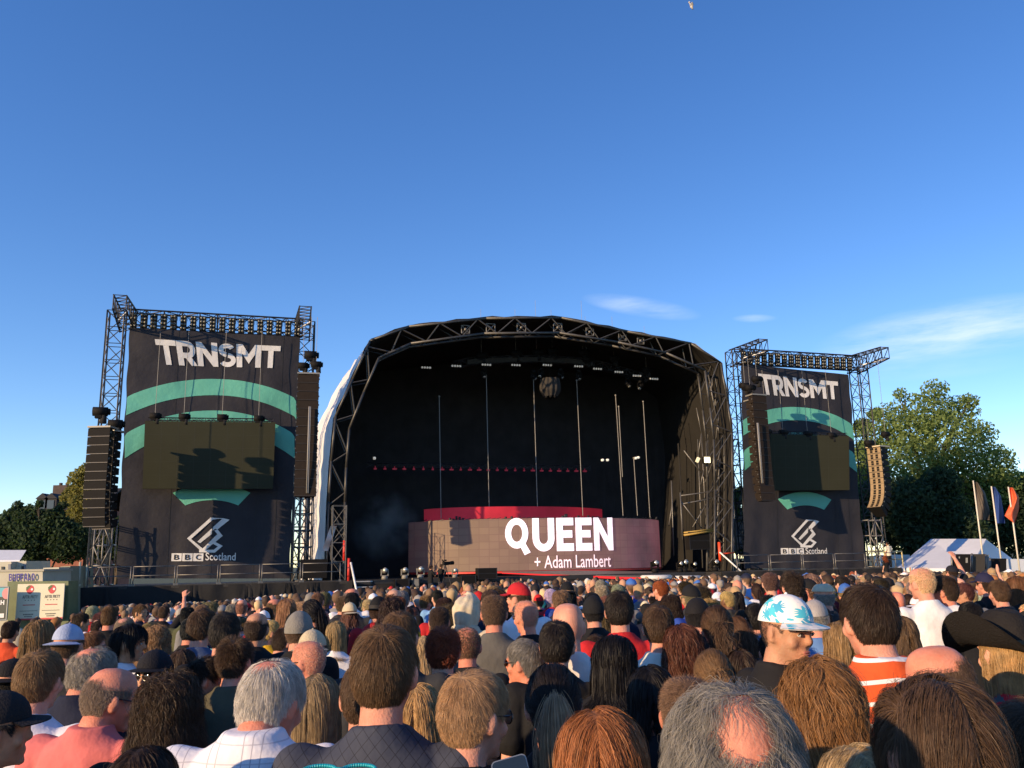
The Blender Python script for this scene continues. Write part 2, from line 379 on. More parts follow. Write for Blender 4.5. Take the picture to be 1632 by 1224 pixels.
def hoist(px, py, d, top, label, s=1.0, group='chain hoists above the screens'):
    """an electric chain hoist: body, hook and the chain up to the truss"""
    p = onp(px, py, d); root = empty('chain_hoist', p, label, 'hoist', group)
    b = MB(); b.tube(p - EX * .24 * s, p + EX * .24 * s, .17 * s, 10); b.tube(p + EX * .24 * s, p + EX * .32 * s, .12 * s, 10); b.box(p - EX * .05 * s - EZ * .17 * s, (.22 * s, .2 * s, .14 * s), MS)
    b.build('motor_body', M_BOX, root)
    h = MB(); h.path([p - EZ * .22 * s, p - EZ * .34 * s, p - EZ * .40 * s + EX * .05 * s, p - EZ * .36 * s + EX * .1 * s], .022 * s, 5); h.build('hook', M_STEEL, root)
    c = MB(); t = Vector(p); t.z = top; c.tube(p + EZ * .15 * s, t, .014, 4); c.build('chain', M_CABLE, root)
    bag = MB(); bag.tube(p + EX * .12 * s - EZ * .12 * s, p + EX * .12 * s - EZ * .42 * s, .1 * s, 8, .12 * s); bag.build('chain_bag', M_BLACK, root)
    return root

def blinder_proto(s=1.0):
    root = empty('audience_light', (0, 0, 0))
    b = MB(); b.box((0, 0, 0), (.36 * s, .16 * s, .92 * s)); b.tube((-.22 * s, 0, .1), (-.22 * s, 0, .62 * s), .015, 4); b.tube((.22 * s, 0, .1), (.22 * s, 0, .62 * s), .015, 4); b.tube((-.22 * s, 0, .62 * s), (.22 * s, 0, .62 * s), .018, 4)
    local('housing', b, M_BOX, root)
    l = MB()
    for i in (-1, 1):
        for k in range(4):
            c = Vector((i * .088 * s, -.085 * s, (k - 1.5) * .225 * s)); l.tube(c, c + Vector((0, -.035 * s, 0)), .078 * s, 10, .085 * s)
    local('lamp_lenses', l, mat('blinder_lens', (0.14, 0.14, 0.115), .25, .3), root)
    return root
def blinders(a, b, d, n, place):
    """a row of eight-cell audience lights hung along a beam between two pixels"""
    A, B = onp(*a, d), onp(*b, d); pr = None
    for k in range(n):
        o = blinder_proto() if pr is None else copy_tree(pr)
        pr = pr or o
        o.location = A.lerp(B, k / (n - 1)); o.rotation_euler = (0.12, 0, TH + (random.random() - .5) * .25)
        tag(o, 'eight-cell audience light in the row hung along the ' + place, 'stage light', 'audience lights on the ' + place)

def line_array(px, top, bot, d, w, n, yaw, label, mats, curve=0.35, depth=.75, dots=False, drop=0.0, group=None):
    """a flown column of speaker cabinets, the lower ones splayed downwards; yaw turns the fronts, measured from the stage normal"""
    T, B = onp(px, top, d), onp(px, bot, d); h = (T.z - B.z) / n
    root = empty('line_array', T, label, 'speaker', group or 'hanging speaker columns')
    Rz = Matrix.Rotation(TH + yaw, 3, 'Z'); p = Vector(T); p.z -= 0; first = None
    fr = MB(); fr.box(T + EZ * .07, (w * 1.05, depth * 1.15, .09), Rz); fr.build('flying_frame', mats[2], root)
    ang = 0.0
    for k in range(n):
        tilt = -curve * max(0, (k / (n - 1) - .45) / .55) ** 1.6
        M = Rz @ Matrix.Rotation(tilt, 3, 'X')
        up = M @ Vector((0, 0, 1)); c = p - up * (h / 2)
        cab = MB(); hw, hd, hh = w / 2, depth / 2, h * .47
        vs = [Vector(v) for v in ((-hw, -hd, -hh), (hw, -hd, -hh), (hw, -hd, hh), (-hw, -hd, hh), (-hw * .72, hd, -hh * .8), (hw * .72, hd, -hh * .8), (hw * .72, hd, hh * .8), (-hw * .72, hd, hh * .8))]
        cab.add([M @ v + c for v in vs], [[0, 1, 2, 3], [5, 4, 7, 6], [4, 0, 3, 7], [1, 5, 6, 2], [3, 2, 6, 7], [4, 5, 1, 0]])
        ob = cab.build('speaker_cabinet', M_BOX if dots else mats[0], root)
        if dots: fp = MB(); fp.add([M @ Vector(v) + c for v in ((-hw * .985, -hd - .004, -hh * .97), (hw * .985, -hd - .004, -hh * .97), (hw * .985, -hd - .004, hh * .97), (-hw * .985, -hd - .004, hh * .97))], [[0, 1, 2, 3]]); fp.build('front_panel', mats[0], ob)
        g = MB()
        g.add([M @ Vector(v) + c for v in ((-hw * .99, -hd - .006, -hh * 1.02), (hw * .99, -hd - .006, -hh * 1.02), (hw * .99, -hd - .006, -hh * .86), (-hw * .99, -hd - .006, -hh * .86))], [[0, 1, 2, 3]])
        g.build('grille_edge', mats[1], ob)
        if dots:
            for i in (-1, 1):
                for j in (-.4, .4): e = MB(); e.add([M @ Vector((i * hw * .36 + a * .10, -hd - .012, j * hh + b * .07)) + c for a, b in ((-1, -1), (1, -1), (1, 1), (-1, 1))], [[0, 1, 2, 3]]); e.build('speaker_mouth', M_BOX, ob)
        for i in (-1, 1): pins = MB(); pins.box(c + M @ Vector((i * hw * 1.02, -hd * .8, 0)), (.05, .05, .09), M); pins.build('rigging_pin', M_ALU, ob)
        p = p - up * h
    return root

def mast(px_top, top, d, label, lean=0, w=.95, base=None, light=False, group='lattice masts of the side towers'):
    T = onp(px_top, top, d); zb = ground_z(T.x, T.y) if base is None else base
    mb = MB(); truss(mb, (T.x, T.y, zb), T, w, w, up=EY, r=.05, step=1.0, rl=.028)
    o = mb.build('lattice_mast', M_STEEL, None, loc=(T.x, T.y, zb)); tag(o, label, 'mast', group); return o, T

# left tower ---------------------------------------------------------
banner(LQ, 'dark banner left of the arched stage, white lettering above mint arcs and unlit screen')
banner(RQ, 'dark banner right of the arched stage, its lettering partly behind a speaker column')
screen([(231, 671), (439, 673), (435, 779), (227, 779)], 'dull olive video screen on the left banner, crossed by dark shadows of a speaker column')
screen([(1216, 691), (1353, 695), (1354, 781), (1218, 782)], 'dull olive video screen on the right banner, mostly in shadow')

def tower(tl, tr, ml, mr, side, cant, cl=3.4, nb=18):
    """two masts, a lighting beam between them and two cantilever arms towards the crowd"""
    mast(ml[0], ml[1], .9, 'lattice mast at the outer edge of the %s banner' % side if side == 'left' else 'lattice mast between the arched stage and the right banner')
    mast(mr[0], mr[1], .9, 'lattice mast between the left banner and the arched stage' if side == 'left' else 'lattice mast at the outer edge of the right banner beside the trees')
    A, B = onp(*tl, .5), onp(*tr, .5)
    b = MB(); truss(b, A, B, .9, .95, r=.055, step=1.0, rl=.03)
    o = b.build('lighting_beam', M_STEEL, None, loc=A.lerp(B, .5)); tag(o, 'horizontal lattice beam across the top of the %s banner, carrying audience lights' % side, 'truss')
    for (pt, which) in ((A, 'left'), (B, 'right')):
        c = MB(); s = pt + EY * .4; e = pt - EY * cl + EZ * .08
        # a wedge-shaped arm: deep at the mast and shallow at the tip
        hw = .45; P0 = [s + EX * x + EZ * z for x in (-hw, hw) for z in (-.75, .55)]; P1 = [e + EX * x + EZ * z for x in (-hw * .75, hw * .75) for z in (-.45, .35)]
        for p, q in zip(P0, P1): c.tube(p, q, .05, 5)
        n = 5
        for i, j in ((0, 1), (2, 3), (0, 2), (1, 3)):
            for k in range(n):
                a0, a1 = P0[i].lerp(P1[i], k / n), P0[i].lerp(P1[i], (k + 1) / n); b0, b1 = P0[j].lerp(P1[j], k / n), P0[j].lerp(P1[j], (k + 1) / n)
                c.tube(a0, b1, .028, 4); c.tube(a1, b1, .028, 4)
        o = c.build('cantilever_arm', M_STEEL, None, loc=s); tag(o, 'lattice arm jutting forward from the top %s corner of the %s tower' % (which, side), 'truss', 'cantilever arms of the side towers')
        st_ = MB(); st_.tube(e - EZ * .5 - EX * .3 + EY * 2.2, e - EZ * .4 + EX * .4 + EY * .5, .05, 5); st_.build('white_strut', M_WHITE, o)
    blinders((tl[0] + 9, tl[1] + 2), (tr[0] - 8, tr[1] + 1), .0, nb, 'beam above the %s banner' % side)
tower((204, 508), (482, 523), (187, 498), (489, 515), 'left', 1, nb=18)
tower((1176, 568), (1362, 579), (1170, 560), (1366, 572), 'right', 1, nb=17)

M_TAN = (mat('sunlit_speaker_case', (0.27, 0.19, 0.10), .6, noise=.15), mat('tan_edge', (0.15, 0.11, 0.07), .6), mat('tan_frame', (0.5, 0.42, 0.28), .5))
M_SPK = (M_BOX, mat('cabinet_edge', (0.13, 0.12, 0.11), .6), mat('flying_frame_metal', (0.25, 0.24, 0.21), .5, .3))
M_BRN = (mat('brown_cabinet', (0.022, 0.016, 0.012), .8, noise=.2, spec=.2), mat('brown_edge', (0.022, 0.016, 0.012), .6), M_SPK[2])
line_array(164, 684, 838, -4.6, 1.15, 11, R(-17), 'tall black speaker column hanging at the far left, pale lines between its cabinets', M_SPK, -.2, .8)
line_array(176, 690, 842, -3.0, 1.15, 11, R(-30), 'second black speaker column tucked close behind the far left one', M_SPK, -.2, .8)
line_array(1201, 640, 796, -2.0, 1.0, 13, R(4), 'dark speaker column half hidden behind the brown one on the right banner', M_BRN, .2, .8)
line_array(492, 599, 794, -3.0, 1.22, 14, R(-4), 'plain black speaker column hanging between the left banner and the arched stage', M_BRN, .12, .8)
line_array(1205, 632, 800, -3.0, 1.12, 14, R(4), 'dark brown speaker column covering the left edge of the right banner', M_BRN, .1, .7)
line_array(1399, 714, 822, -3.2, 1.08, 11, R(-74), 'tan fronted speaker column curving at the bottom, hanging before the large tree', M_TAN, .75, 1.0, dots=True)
for (px, py, dd, s) in ((160, 656, -4.5, 1.5), (184, 676, -3.0, 1.5), (495, 566, -3.0, 1.5), (483, 583, -2.8, 1.2), (504, 581, -3.2, 1.2), (1187, 615, -2.6, 1.3), (1206, 604, -3.2, 1.3), (1195, 618, -3.0, 1.3), (1385, 706, -3.2, 1.2), (1411, 692, -3.2, 1.1)):
    hoist(px, py, dd, onp(px, 505 if px < 700 else 572, dd).z, 'chain hoist over the %s' % ('far left speaker column' if px < 300 else 'speaker column left of the arched stage' if px < 700 else 'speaker column in front of the right banner' if px < 1300 else 'tan speaker column before the tree'), s, 'chain hoists above the speaker columns')
for px, py in ((247, 663), (293, 664), (354, 665), (412, 667)): hoist(px, py, -.8, onp(px, 528, -.8).z, 'chain hoist above the top edge of the left olive screen', 1.15)
for px, py in ((1222, 688), (1248, 689), (1287, 691), (1325, 694)): hoist(px, py, -.8, onp(px, 590, -.8).z, 'chain hoist above the top edge of the right olive screen', 1.15)
for px0, y0, px1, y1 in ((493, 648, 489, 786), (1207, 674, 1206, 770)):
    c = MB(); a, b = onp(px0, y0, -3.62), onp(px1, y1, -3.62); b.x, b.y = a.x, a.y; c.tube(a, b, .05, 6); c.tube(a + EX * .07, b + EX * .07, .03, 5)
    tag(c.build('speaker_cable', M_CABLE, None, loc=b), 'pale cable hanging down the front of the speaker column %s' % ('left of the stage' if px0 < 800 else 'by the right banner'), 'cable')

# scaffold legs beneath the speaker columns
def scaffold(px0, px1, top, d0, d1, label, bays=2, lifts=4, base=None, r=.045, m=None, name='scaffold_tower'):
    a, b = onp(px0, top, d0), onp(px1, top, d0); ua, ub = uvz(a)[0], uvz(b)[0]; zb = DECK if base is None else base; mb = MB(); zt = a.z
    for i in range(bays + 1):
        for d in (d0, d1): mb.tube(st(ua + (ub - ua) * i / bays, d, zb), st(ua + (ub - ua) * i / bays, d, zt + random.random() * .5), r, 6)
    for k in range(lifts + 1):
        z = zb + (zt - zb) * k / lifts
        for d in (d0, d1): mb.tube(st(ua, d, z), st(ub, d, z), r * .9, 6)
        for i in range(bays + 1): mb.tube(st(ua + (ub - ua) * i / bays, d0, z + .05), st(ua + (ub - ua) * i / bays, d1, z + .05), r * .9, 6)
        if k < lifts:
            z2 = zb + (zt - zb) * (k + 1) / lifts
            for i in range(bays):
                x0, x1 = ua + (ub - ua) * i / bays, ua + (ub - ua) * (i + 1) / bays
                if (i + k) % 2: x0, x1 = x1, x0
                mb.tube(st(x0, d0 - .06, z), st(x1, d0 - .06, z2), r * .85, 6)
    o = mb.build(name, m or M_ALU, None, loc=st((ua + ub) / 2, (d0 + d1) / 2, zb)); return tag(o, label, 'scaffolding', 'scaffold towers')
scaffold(152, 180, 838, -.9, .6, 'bare scaffold tower under the far left speaker column', 2, 3)
scaffold(470, 500, 792, -.4, 1.2, 'scaffold tower under the speaker column left of the arch', 3, 5)
scaffold(1384, 1404, 830, -.4, 1.4, 'scaffold tower under the tan speaker column', 2, 3)
scaffold(1186, 1206, 800, .4, 1.8, 'scaffold tower at the left foot of the right banner', 2, 4)
# ------------------------------------------------------------------ wing decks, skirts, railings
def wing(px0, px1, label, d0, d1, cloth, gather):
    a, b = onp(px0, 912, d0), onp(px1, 905, d0); ua, ub = uvz(a)[0], uvz(b)[0]
    root = empty('side_deck', st((ua + ub) / 2, d0, 0), label, 'platform', 'side decks of the stage')
    t = MB(); t.prism([st(ua, d0, DECK), st(ub, d0, DECK), st(ub, d0, DECK - .14), st(ua, d0, DECK - .14)], EY * (d1 - d0)); t.build('deck_floor', mat('deck_ply', (0.03, 0.028, 0.025), .8, noise=.3), root)
    s = MB(); zb = float(min(ground_z(p.x, p.y) for p in (st(ua, d0, 0), st(ub, d0, 0)))) - .2
    gs = [random.uniform(.05, .95) for _ in range(gather)]
    def skirt(x, y):
        f = .03 * math.sin(x * 70) + .02 * math.sin(x * 31 + y * 4)
        for g in gs:
            w = (x - g) / (.012 + .05 * y); f += .14 * math.exp(-w * w) * math.sin(w * 7) * (.4 + y)
        return st(ua + (ub - ua) * x, d0 - .03 - f - .12 * y, DECK - .02 + (zb - DECK) * y)
    s.grid(skirt, 160, 14); s.build('skirt', M_BLACK, root)
    e = MB(); e.grid(lambda x, y: st(ua - .02, d0 + (d1 - d0) * x - .05 * math.sin(x * 30), DECK - .02 + (zb - DECK) * y), 30, 6); e.build('skirt_end', M_BLACK, root); e = MB(); e.grid(lambda x, y: st(ub + .02, d0 + (d1 - d0) * x, DECK - .02 + (zb - DECK) * y), 30, 6); e.build('skirt_end', M_BLACK, root)
    return ua, ub
UL = wing(124, 562, 'long side deck with gathered black skirt under the left banner', -4.2, 3.0, M_BLACK, 9)
UR = wing(1150, 1437, 'side deck with black skirt under the right banner', -4.2, 3.0, M_BLACK, 5)

def railing(u0, u1, d, n, place, z=DECK, group='railings along the stage decks', top=1.02):
    for k in range(n):
        a, b = u0 + (u1 - u0) * (k + .03) / n, u0 + (u1 - u0) * (k + .97) / n; mb = MB()
        for u in (a, b): mb.tube(st(u, d, z - .15), st(u, d, z + top), .03, 6); mb.box(st(u, d, z + .05), (.12, .12, .1), MS)
        for zz in (top - .02, top * .52): mb.tube(st(a, d, z + zz), st(b, d, z + zz), .026, 6)
        o = mb.build('guard_rail', M_ALU, None, loc=st((a + b) / 2, d, z))
        tag(o, 'metal guard rail panel on the edge of the ' + place, 'railing', group + ', ' + place)
railing(UL[0] + .4, UL[1] - .6, -4.0, 6, 'left side deck')
railing(UR[0] + 1.2, UR[1] - .2, -4.0, 5, 'right side deck')

# tall pale corner posts at the left end of the deck, with a crouching technician behind
cp = MB(); a = onp(128, 900, -4.25); u = uvz(a)[0]
cp.tube(st(u, -4.3, -2.4), st(u, -4.3, DECK + 1.3), .06, 8); cp.tube(st(u + .28, -4.0, DECK - .2), st(u + .28, -4.0, DECK + 1.15), .045, 8)
for z in (-1.4, -.6, .3, 1.1): cp.tube(st(u - .1, -4.3, z), st(u + .1, -4.3, z), .09, 8)
tag(cp.build('corner_post', mat('yellowed_steel', (.45, .42, .30), .5, .3, noise=.15), None, loc=st(u, -4.3, -2.4)), 'pale steel corner post at the left end of the left side deck', 'post')

# ------------------------------------------------------------------ the arched stage
OUT = [(519, 905), (524, 800), (528, 735), (535, 663), (562, 604), (590, 543), (652, 520), (775, 507), (895, 506), (1000, 528), (1102, 547), (1149, 578), (1160, 640), (1167, 690), (1168, 780), (1162, 905)]
INN = [(549, 905), (550, 800), (552, 745), (557, 683), (580, 625), (604, 570), (655, 547), (772, 531), (892, 530), (985, 545), (1062, 562), (1124, 590), (1132, 650), (1138, 700), (1140, 780), (1136, 905)]
stage = empty('arched_stage', st(0, 0, 0), 'large arched concert stage with black interior, pale roof fabric and lattice front arch', 'stage')
Po = [onp(x, y, 0) for x, y in OUT]; Pi = [onp(x, y, 0) for x, y in INN]
Po[0].z = Po[-1].z = Pi[0].z = Pi[-1].z = -1.1
DP = 12.5
def dens(P, n):
    L = [0]
    for a, b in zip(P, P[1:]): L.append(L[-1] + (b - a).length)
    out = []
    for k in range(n + 1):
        s = L[-1] * k / n; j = max(i for i in range(len(L)) if L[i] <= s + 1e-9); j = min(j, len(P) - 2)
        out.append(P[j].lerp(P[j + 1], (s - L[j]) / max(1e-6, L[j + 1] - L[j])))
    return out
ND = 72
PD = dens(Po, ND); C0 = st(0, 0, 4)
def shell_pt(k, y, grow):
    p = PD[k]; q = C0 + EX * (p - C0).dot(EX) * (1 + .068 * y) + EZ * ((p.z - C0.z) * (1 + .0 * y) if p.z > C0.z else (p.z - C0.z))
    out = (q - C0); out = (EX * out.dot(EX) + EZ * max(0, out.z)); out.normalize()
    sag = -.22 * math.sin(math.pi * ((y * 4) % 1)) * (p.z > 3) - .05 * math.sin(k * 2.4 + y * 9)
    if grow < 0: sag = 0
    return q + out * (grow + sag) + EY * (DP * y + .02)
M_ROOF = mat('pale_roof_membrane', (0.62, 0.60, 0.57), .55, noise=.12, nscale=.5, bump=.5, bscale=1.3)
M_INSIDE = mat('black_drape', (0.016, 0.0155, 0.016), .92, noise=.35, nscale=.9, bump=.7, bscale=1.6)
rf = MB(); rf.grid(lambda x, y: shell_pt(round(x * ND), y, .12), ND, 24)
rf.build('roof_membrane', M_ROOF, stage)
ins = MB(); ins.grid(lambda x, y: shell_pt(round(x * ND), y, -.12 - .3 * y), ND, 16); ins.build('inner_lining', mat('inner_lining', (0.009, 0.008, 0.0066), .9, noise=.4, nscale=.5, bump=.7, bscale=1.2), stage)
bk = MB(); us = [uvz(p)[0] for p in Po]
def back_pt(x, y):
    j = x * ND; i = min(int(j), ND - 1); p = shell_pt(i, .97, -.25).lerp(shell_pt(i + 1, .97, -.25), j - i); b = st(uvz(p)[0], uvz(p)[1] + .06 * math.sin(uvz(p)[0] * 9), -1.1)
    return b.lerp(p, y)
bk.grid(back_pt, 260, 4); bk.build('back_drape', M_INSIDE, stage)
fl = MB(); fl.prism([st(us[0] + .3, -2.2, DECK), st(us[-1] - .3, -2.2, DECK), st(us[-1] - .3, -2.2, DECK - .25), st(us[0] + .3, -2.2, DECK - .25)], EY * (DP + 1.6)); fl.build('stage_floor', mat('stage_floor', (0.02, 0.019, 0.018), .55, noise=.3, nscale=2), stage)
sk = MB(); sk.grid(lambda x, y: st(us[0] + .3 + (us[-1] - us[0] - .6) * x, -2.18 - .05 * math.sin(x * 120) * y, DECK - .2 - 2.6 * y), 220, 3); sk.build('front_skirt', M_BLACK, stage)
ar = MB()
for dd in (.05, 1.1):
    for P in (Po, Pi):
        Q = [p + EY * dd for p in P]; ar.path(Q, .085, 6)
nz = 46; A, B = dens(Po, nz), dens(Pi, nz)
for k in range(nz):
    for dd in (.05, 1.1):
        (ar.tube(A[k] + EY * dd, B[k + 1] + EY * dd, .045, 5), ar.tube(B[k] + EY * dd, B[k] + EY * dd, .045)) if k % 2 else ar.tube(B[k] + EY * dd, A[k + 1] + EY * dd, .045, 5)
    ar.tube(A[k] + EY * .05, A[k] + EY * 1.1, .035, 4); ar.tube(B[k] + EY * .05, B[k + 1] + EY * 1.1, .03, 4)
ar.build('arch_truss', mat('arch_steel', (.085, .083, .078), .5, .5, noise=.3, nscale=3), stage)
# little open frames sitting in the front arch
for (px, py, s) in ((742, 525, .5), (782, 523, .55), (831, 522, .55), (889, 522, .55), (940, 529, .5), (992, 537, .5), (1021, 543, .45)):
    p = onp(px, py, .4); m = MB(); h = s * .55
    c = [p + EX * x + EZ * z for x, z in ((-h, -h), (h, -h), (h, h), (-h, h))]
    for i in range(4): m.tube(c[i], c[(i + 1) % 4], .035, 5)
    m.tube(c[0], c[2], .03, 5); m.tube(c[1], c[3], .03, 5); m.ball(p, .12)
    tag(m.build('truss_clamp', M_ALU, None, loc=p), 'pale cross-braced bracket fixed in the lattice of the stage arch', 'bracket', 'brackets in the stage arch')

# black drape added inside the right wall to mask its sunlit deeper part
dr = MB(); ud = uvz(onp(1086, 800, 5.2))[0]
dr.grid(lambda x, y: st(ud + (us[-1] - .6 - ud) * x, 5.2 + .1 * math.sin(x * 60), DECK + 9.5 * y), 60, 3); dr.build('masking_drape', M_INSIDE, stage)
# outer legs beside the arch, and lit scaffolding inside the right wall
for (px, lab) in ((541, 'slim lattice leg at the left foot of the stage arch'),):
    T = onp(px, 806, -.6); b = MB(); truss(b, (T.x, T.y, -1.2), T, .8, .8, up=EY, r=.03, step=1.1, rl=.015); tag(b.build('lattice_tower', M_ALU, None, loc=(T.x, T.y, -1.2)), lab, 'truss')
def poles(spec, d, label):
    m = MB(); 
    for (x0, y0, x1, y1, dd) in spec: m.tube(onp(x0, y0, d + dd), onp(x1, y1, d + dd), .045, 6)
    o = m.build('scaffold_poles', M_ALU, None, loc=onp(spec[0][2], spec[0][3], d)); return tag(o, label, 'scaffolding', 'scaffold frames inside the right wall of the stage')
poles([(1128, 592, 1144, 678, 0), (1136, 602, 1134, 622, .3), (1141, 628, 1139, 652, .5), (1144, 678, 1146, 690, 0), (1147, 650, 1141, 700, .2), (1138, 688, 1140, 870, .6), (1128, 692, 1130, 900, 1), (1110, 650, 1118, 690, 1.4), (1118, 690, 1113, 724, 1.4), (1118, 692, 1126, 850, 1.4), (1112, 700, 1120, 905, 1.6), (1090, 718, 1124, 762, 1.2), (1122, 748, 1117, 772, 1)], .8, 'upper scaffold frame of bent poles on the right inner wall of the stage')
poles([(1084, 785, 1088, 860, .5), (1086, 800, 1118, 842, .6), (1128, 800, 1104, 840, .8), (1085, 790, 1160, 780, .9), (1088, 803, 1158, 790, .9), (1124, 768, 1135, 738, .7), (1136, 774, 1152, 698, .5), (1142, 790, 1148, 730, .4), (1154, 700, 1156, 900, .3), (1146, 775, 1142, 860, .4), (1070, 766, 1074, 886, 1.8), (1066, 838, 1072, 800, 1.9), (1124, 840, 1130, 790, 1)], .8, 'lower scaffold frame of crossed poles by the right foot of the stage')
yb = MB(); yb.tube(onp(1090, 853, .6), onp(1138, 846, .6), .07, 6); yb.tube(onp(1090, 849, .9), onp(1138, 843, .9), .06, 6); tag(yb.build('scaffold_rail', mat('ochre_rail', (.40, .26, .06), .5), None, loc=onp(1114, 850, .6)), 'ochre double rail low on the scaffolding at the right of the stage', 'railing')
# work light on the scaffold
wl_ = empty('work_light', onp(1127, 733, .6), 'bright square work light on the scaffolding inside the right of the stage', 'lamp')
m = MB(); p = onp(1127, 733, .6); m.box(p + EY * .12, (.52, .22, .5), MS); m.build('housing', M_BOX, wl_)
m = MB(); [m.box(p + EX * x + EZ * z - EY * .02, (.20, .05, .40 if z == 0 else .2), MS) for x, z in ((-.12, 0), (.12, 0))]; m.build('lamp_face', mat('work_lamp_glow', (.8, .75, .6), .4, emit=(1, .85, .5), estr=2.2), wl_)
p2 = onp(1112, 733, .7); m = MB(); m.box(p2, (.2, .14, .36), MS @ Matrix.Rotation(.5, 3, 'Y')); tag(m.build('work_light', mat('side_lamp', (.6, .55, .4), .4, emit=(1, .85, .5), estr=.5), None, loc=p2), 'slim tilted work light left of the bright square one', 'lamp')

# scaffold behind, between the arch and the right banner
scaffold(1146, 1176, 700, 2.4, 4.2, 'tall scaffold tower in the gap between arch and right banner', 2, 6, base=-1.0, m=mat('scaffold_dull', (.16, .15, .13), .6, .4))
# hanging fabric sheet behind it
sh = MB(); sh.grid(lambda x, y: onp(1150 + 45 * x + 3 * math.sin(y * 9), 838 + 44 * y - 10 * x, 5.5) + EY * .12 * math.sin(x * 14 + y * 5), 24, 20)
tag(sh.build('tarpaulin', mat('grey_tarp', (.26, .27, .29), .6, noise=.2, nscale=2), None, loc=onp(1172, 882, 5.5)), 'creased grey tarpaulin hung in the gap right of the arched stage', 'tarpaulin')

# ------------------------------------------------------------------ curved video wall with the band name
u0, u1 = uvz(onp(651, 880, 4.7))[0], uvz(onp(1052, 880, 4.7))[0]
def wall_d(x): 
    t = 2 * x - 1; return -.5 + 3.2 * t * t + 2.0 * t ** 8
zt, zbm = onp(830, 826, -.5).z, onp(830, 909.5, -.5).z
def wall_pt(x, z, lift=0.0): return st(u0 + (u1 - u0) * x, wall_d(x) - lift, z)
def wall_x(px, py):     # invert: which x along the wall does a pixel fall on
    lo, hi = 0.0, 1.0
    def err(x):
        q = wall_pt(x, 3) - CAM; return (q.dot(CR) / q.dot(cf)) * F + 816 - px
    for _ in range(40):
        mid = (lo + hi) / 2
        if err(mid) < 0: lo = mid
        else: hi = mid
    x = (lo + hi) / 2; r = ray(px, py); P = wall_pt(x, 0); return x, CAM.z + r.z * ((P - CAM).dot(EY) / r.dot(EY))
vw = empty('video_wall', wall_pt(.5, zbm), 'long curved video wall across the stage showing a glowing band name', 'screen')
m = MB(); m.grid(lambda x, y: wall_pt(x, zbm + (zt - zbm) * y), 64, 6); m.grid(lambda x, y: wall_pt(x, zt) + EY * .4 * y, 64, 1)
wm = mat('video_wall_panels', (0.27, 0.235, 0.19), .7, spec=.2)
def wall_mat():
    n, l = wm.node_tree.nodes, wm.node_tree.links; p = n['Principled BSDF']
    tc = n.new('ShaderNodeTexCoord'); sp = n.new('ShaderNodeSeparateXYZ'); mp = n.new('ShaderNodeMapping'); mp.inputs['Rotation'].default_value = (0, 0, -TH)
    l.new(tc.outputs['Object'], mp.inputs['Vector']); l.new(mp.outputs['Vector'], sp.inputs[0])
    br = n.new('ShaderNodeTexBrick'); br.offset = 0.0; br.inputs['Scale'].default_value = 1.0; br.inputs['Brick Width'].default_value = .6; br.inputs['Row Height'].default_value = .46; br.inputs['Mortar Size'].default_value = .02
    br.inputs['Color1'].default_value = (.165, .122, .093, 1); br.inputs['Color2'].default_value = (.205, .155, .112, 1); br.inputs['Mortar'].default_value = (.15, .108, .085, 1)
    cb = n.new('ShaderNodeCombineXYZ'); l.new(sp.outputs['X'], cb.inputs['X']); l.new(sp.outputs['Z'], cb.inputs['Y']); l.new(cb.outputs[0], br.inputs['Vector']); l.new(br.outputs['Color'], p.inputs['Base Color'])
    # the picture on the screen: dusky pink, off on the left third
    mr = n.new('ShaderNodeMapRange'); mr.inputs[1].default_value = -6.5; mr.inputs[2].default_value = 1.5; mr.inputs[3].default_value = .18; l.new(sp.outputs['X'], mr.inputs[0])
    nz = n.new('ShaderNodeTexNoise'); nz.inputs['Scale'].default_value = .5; nz.inputs['Detail'].default_value = 3; l.new(tc.outputs['Object'], nz.inputs['Vector'])
    mu = n.new('ShaderNodeMath'); mu.operation = 'MULTIPLY'; l.new(mr.outputs[0], mu.inputs[0]); l.new(nz.outputs['Fac'], mu.inputs[1])
    mu2 = n.new('ShaderNodeMath'); mu2.operation = 'MULTIPLY'; l.new(mu.outputs[0], mu2.inputs[0]); mu2.inputs[1].default_value = .42
    p.inputs['Emission Color'].default_value = (.40, .13, .165, 1); l.new(mu2.outputs[0], p.inputs['Emission Strength'])
wall_mat()
m.build('wall_panels', wm, vw)
m = MB(); m.grid(lambda x, y: wall_pt(x, zbm - .02, .05) - EZ * .12 * y, 64, 1); m.build('lower_edge', M_RED, vw)
tm = MB()
def W(q):
    P = [wall_x(*p) for p in q]
    def f(x, y, z):
        y = 1 - y; a = [(P[0][c] * (1 - x) + P[1][c] * x) * (1 - y) + (P[3][c] * (1 - x) + P[2][c] * x) * y for c in (0, 1)]; return wall_pt(a[0], a[1], .035 + z)
    return f
put(tm, word('QUEEN', (1.12, 1.02, .84, .84, 1.05), .1), W([(805, 827), (977, 825), (977, 877), (805, 880)]))
M_GLOW = mat('screen_white', (.6, .55, .58), .5, emit=(1.0, .78, .88), estr=.9)
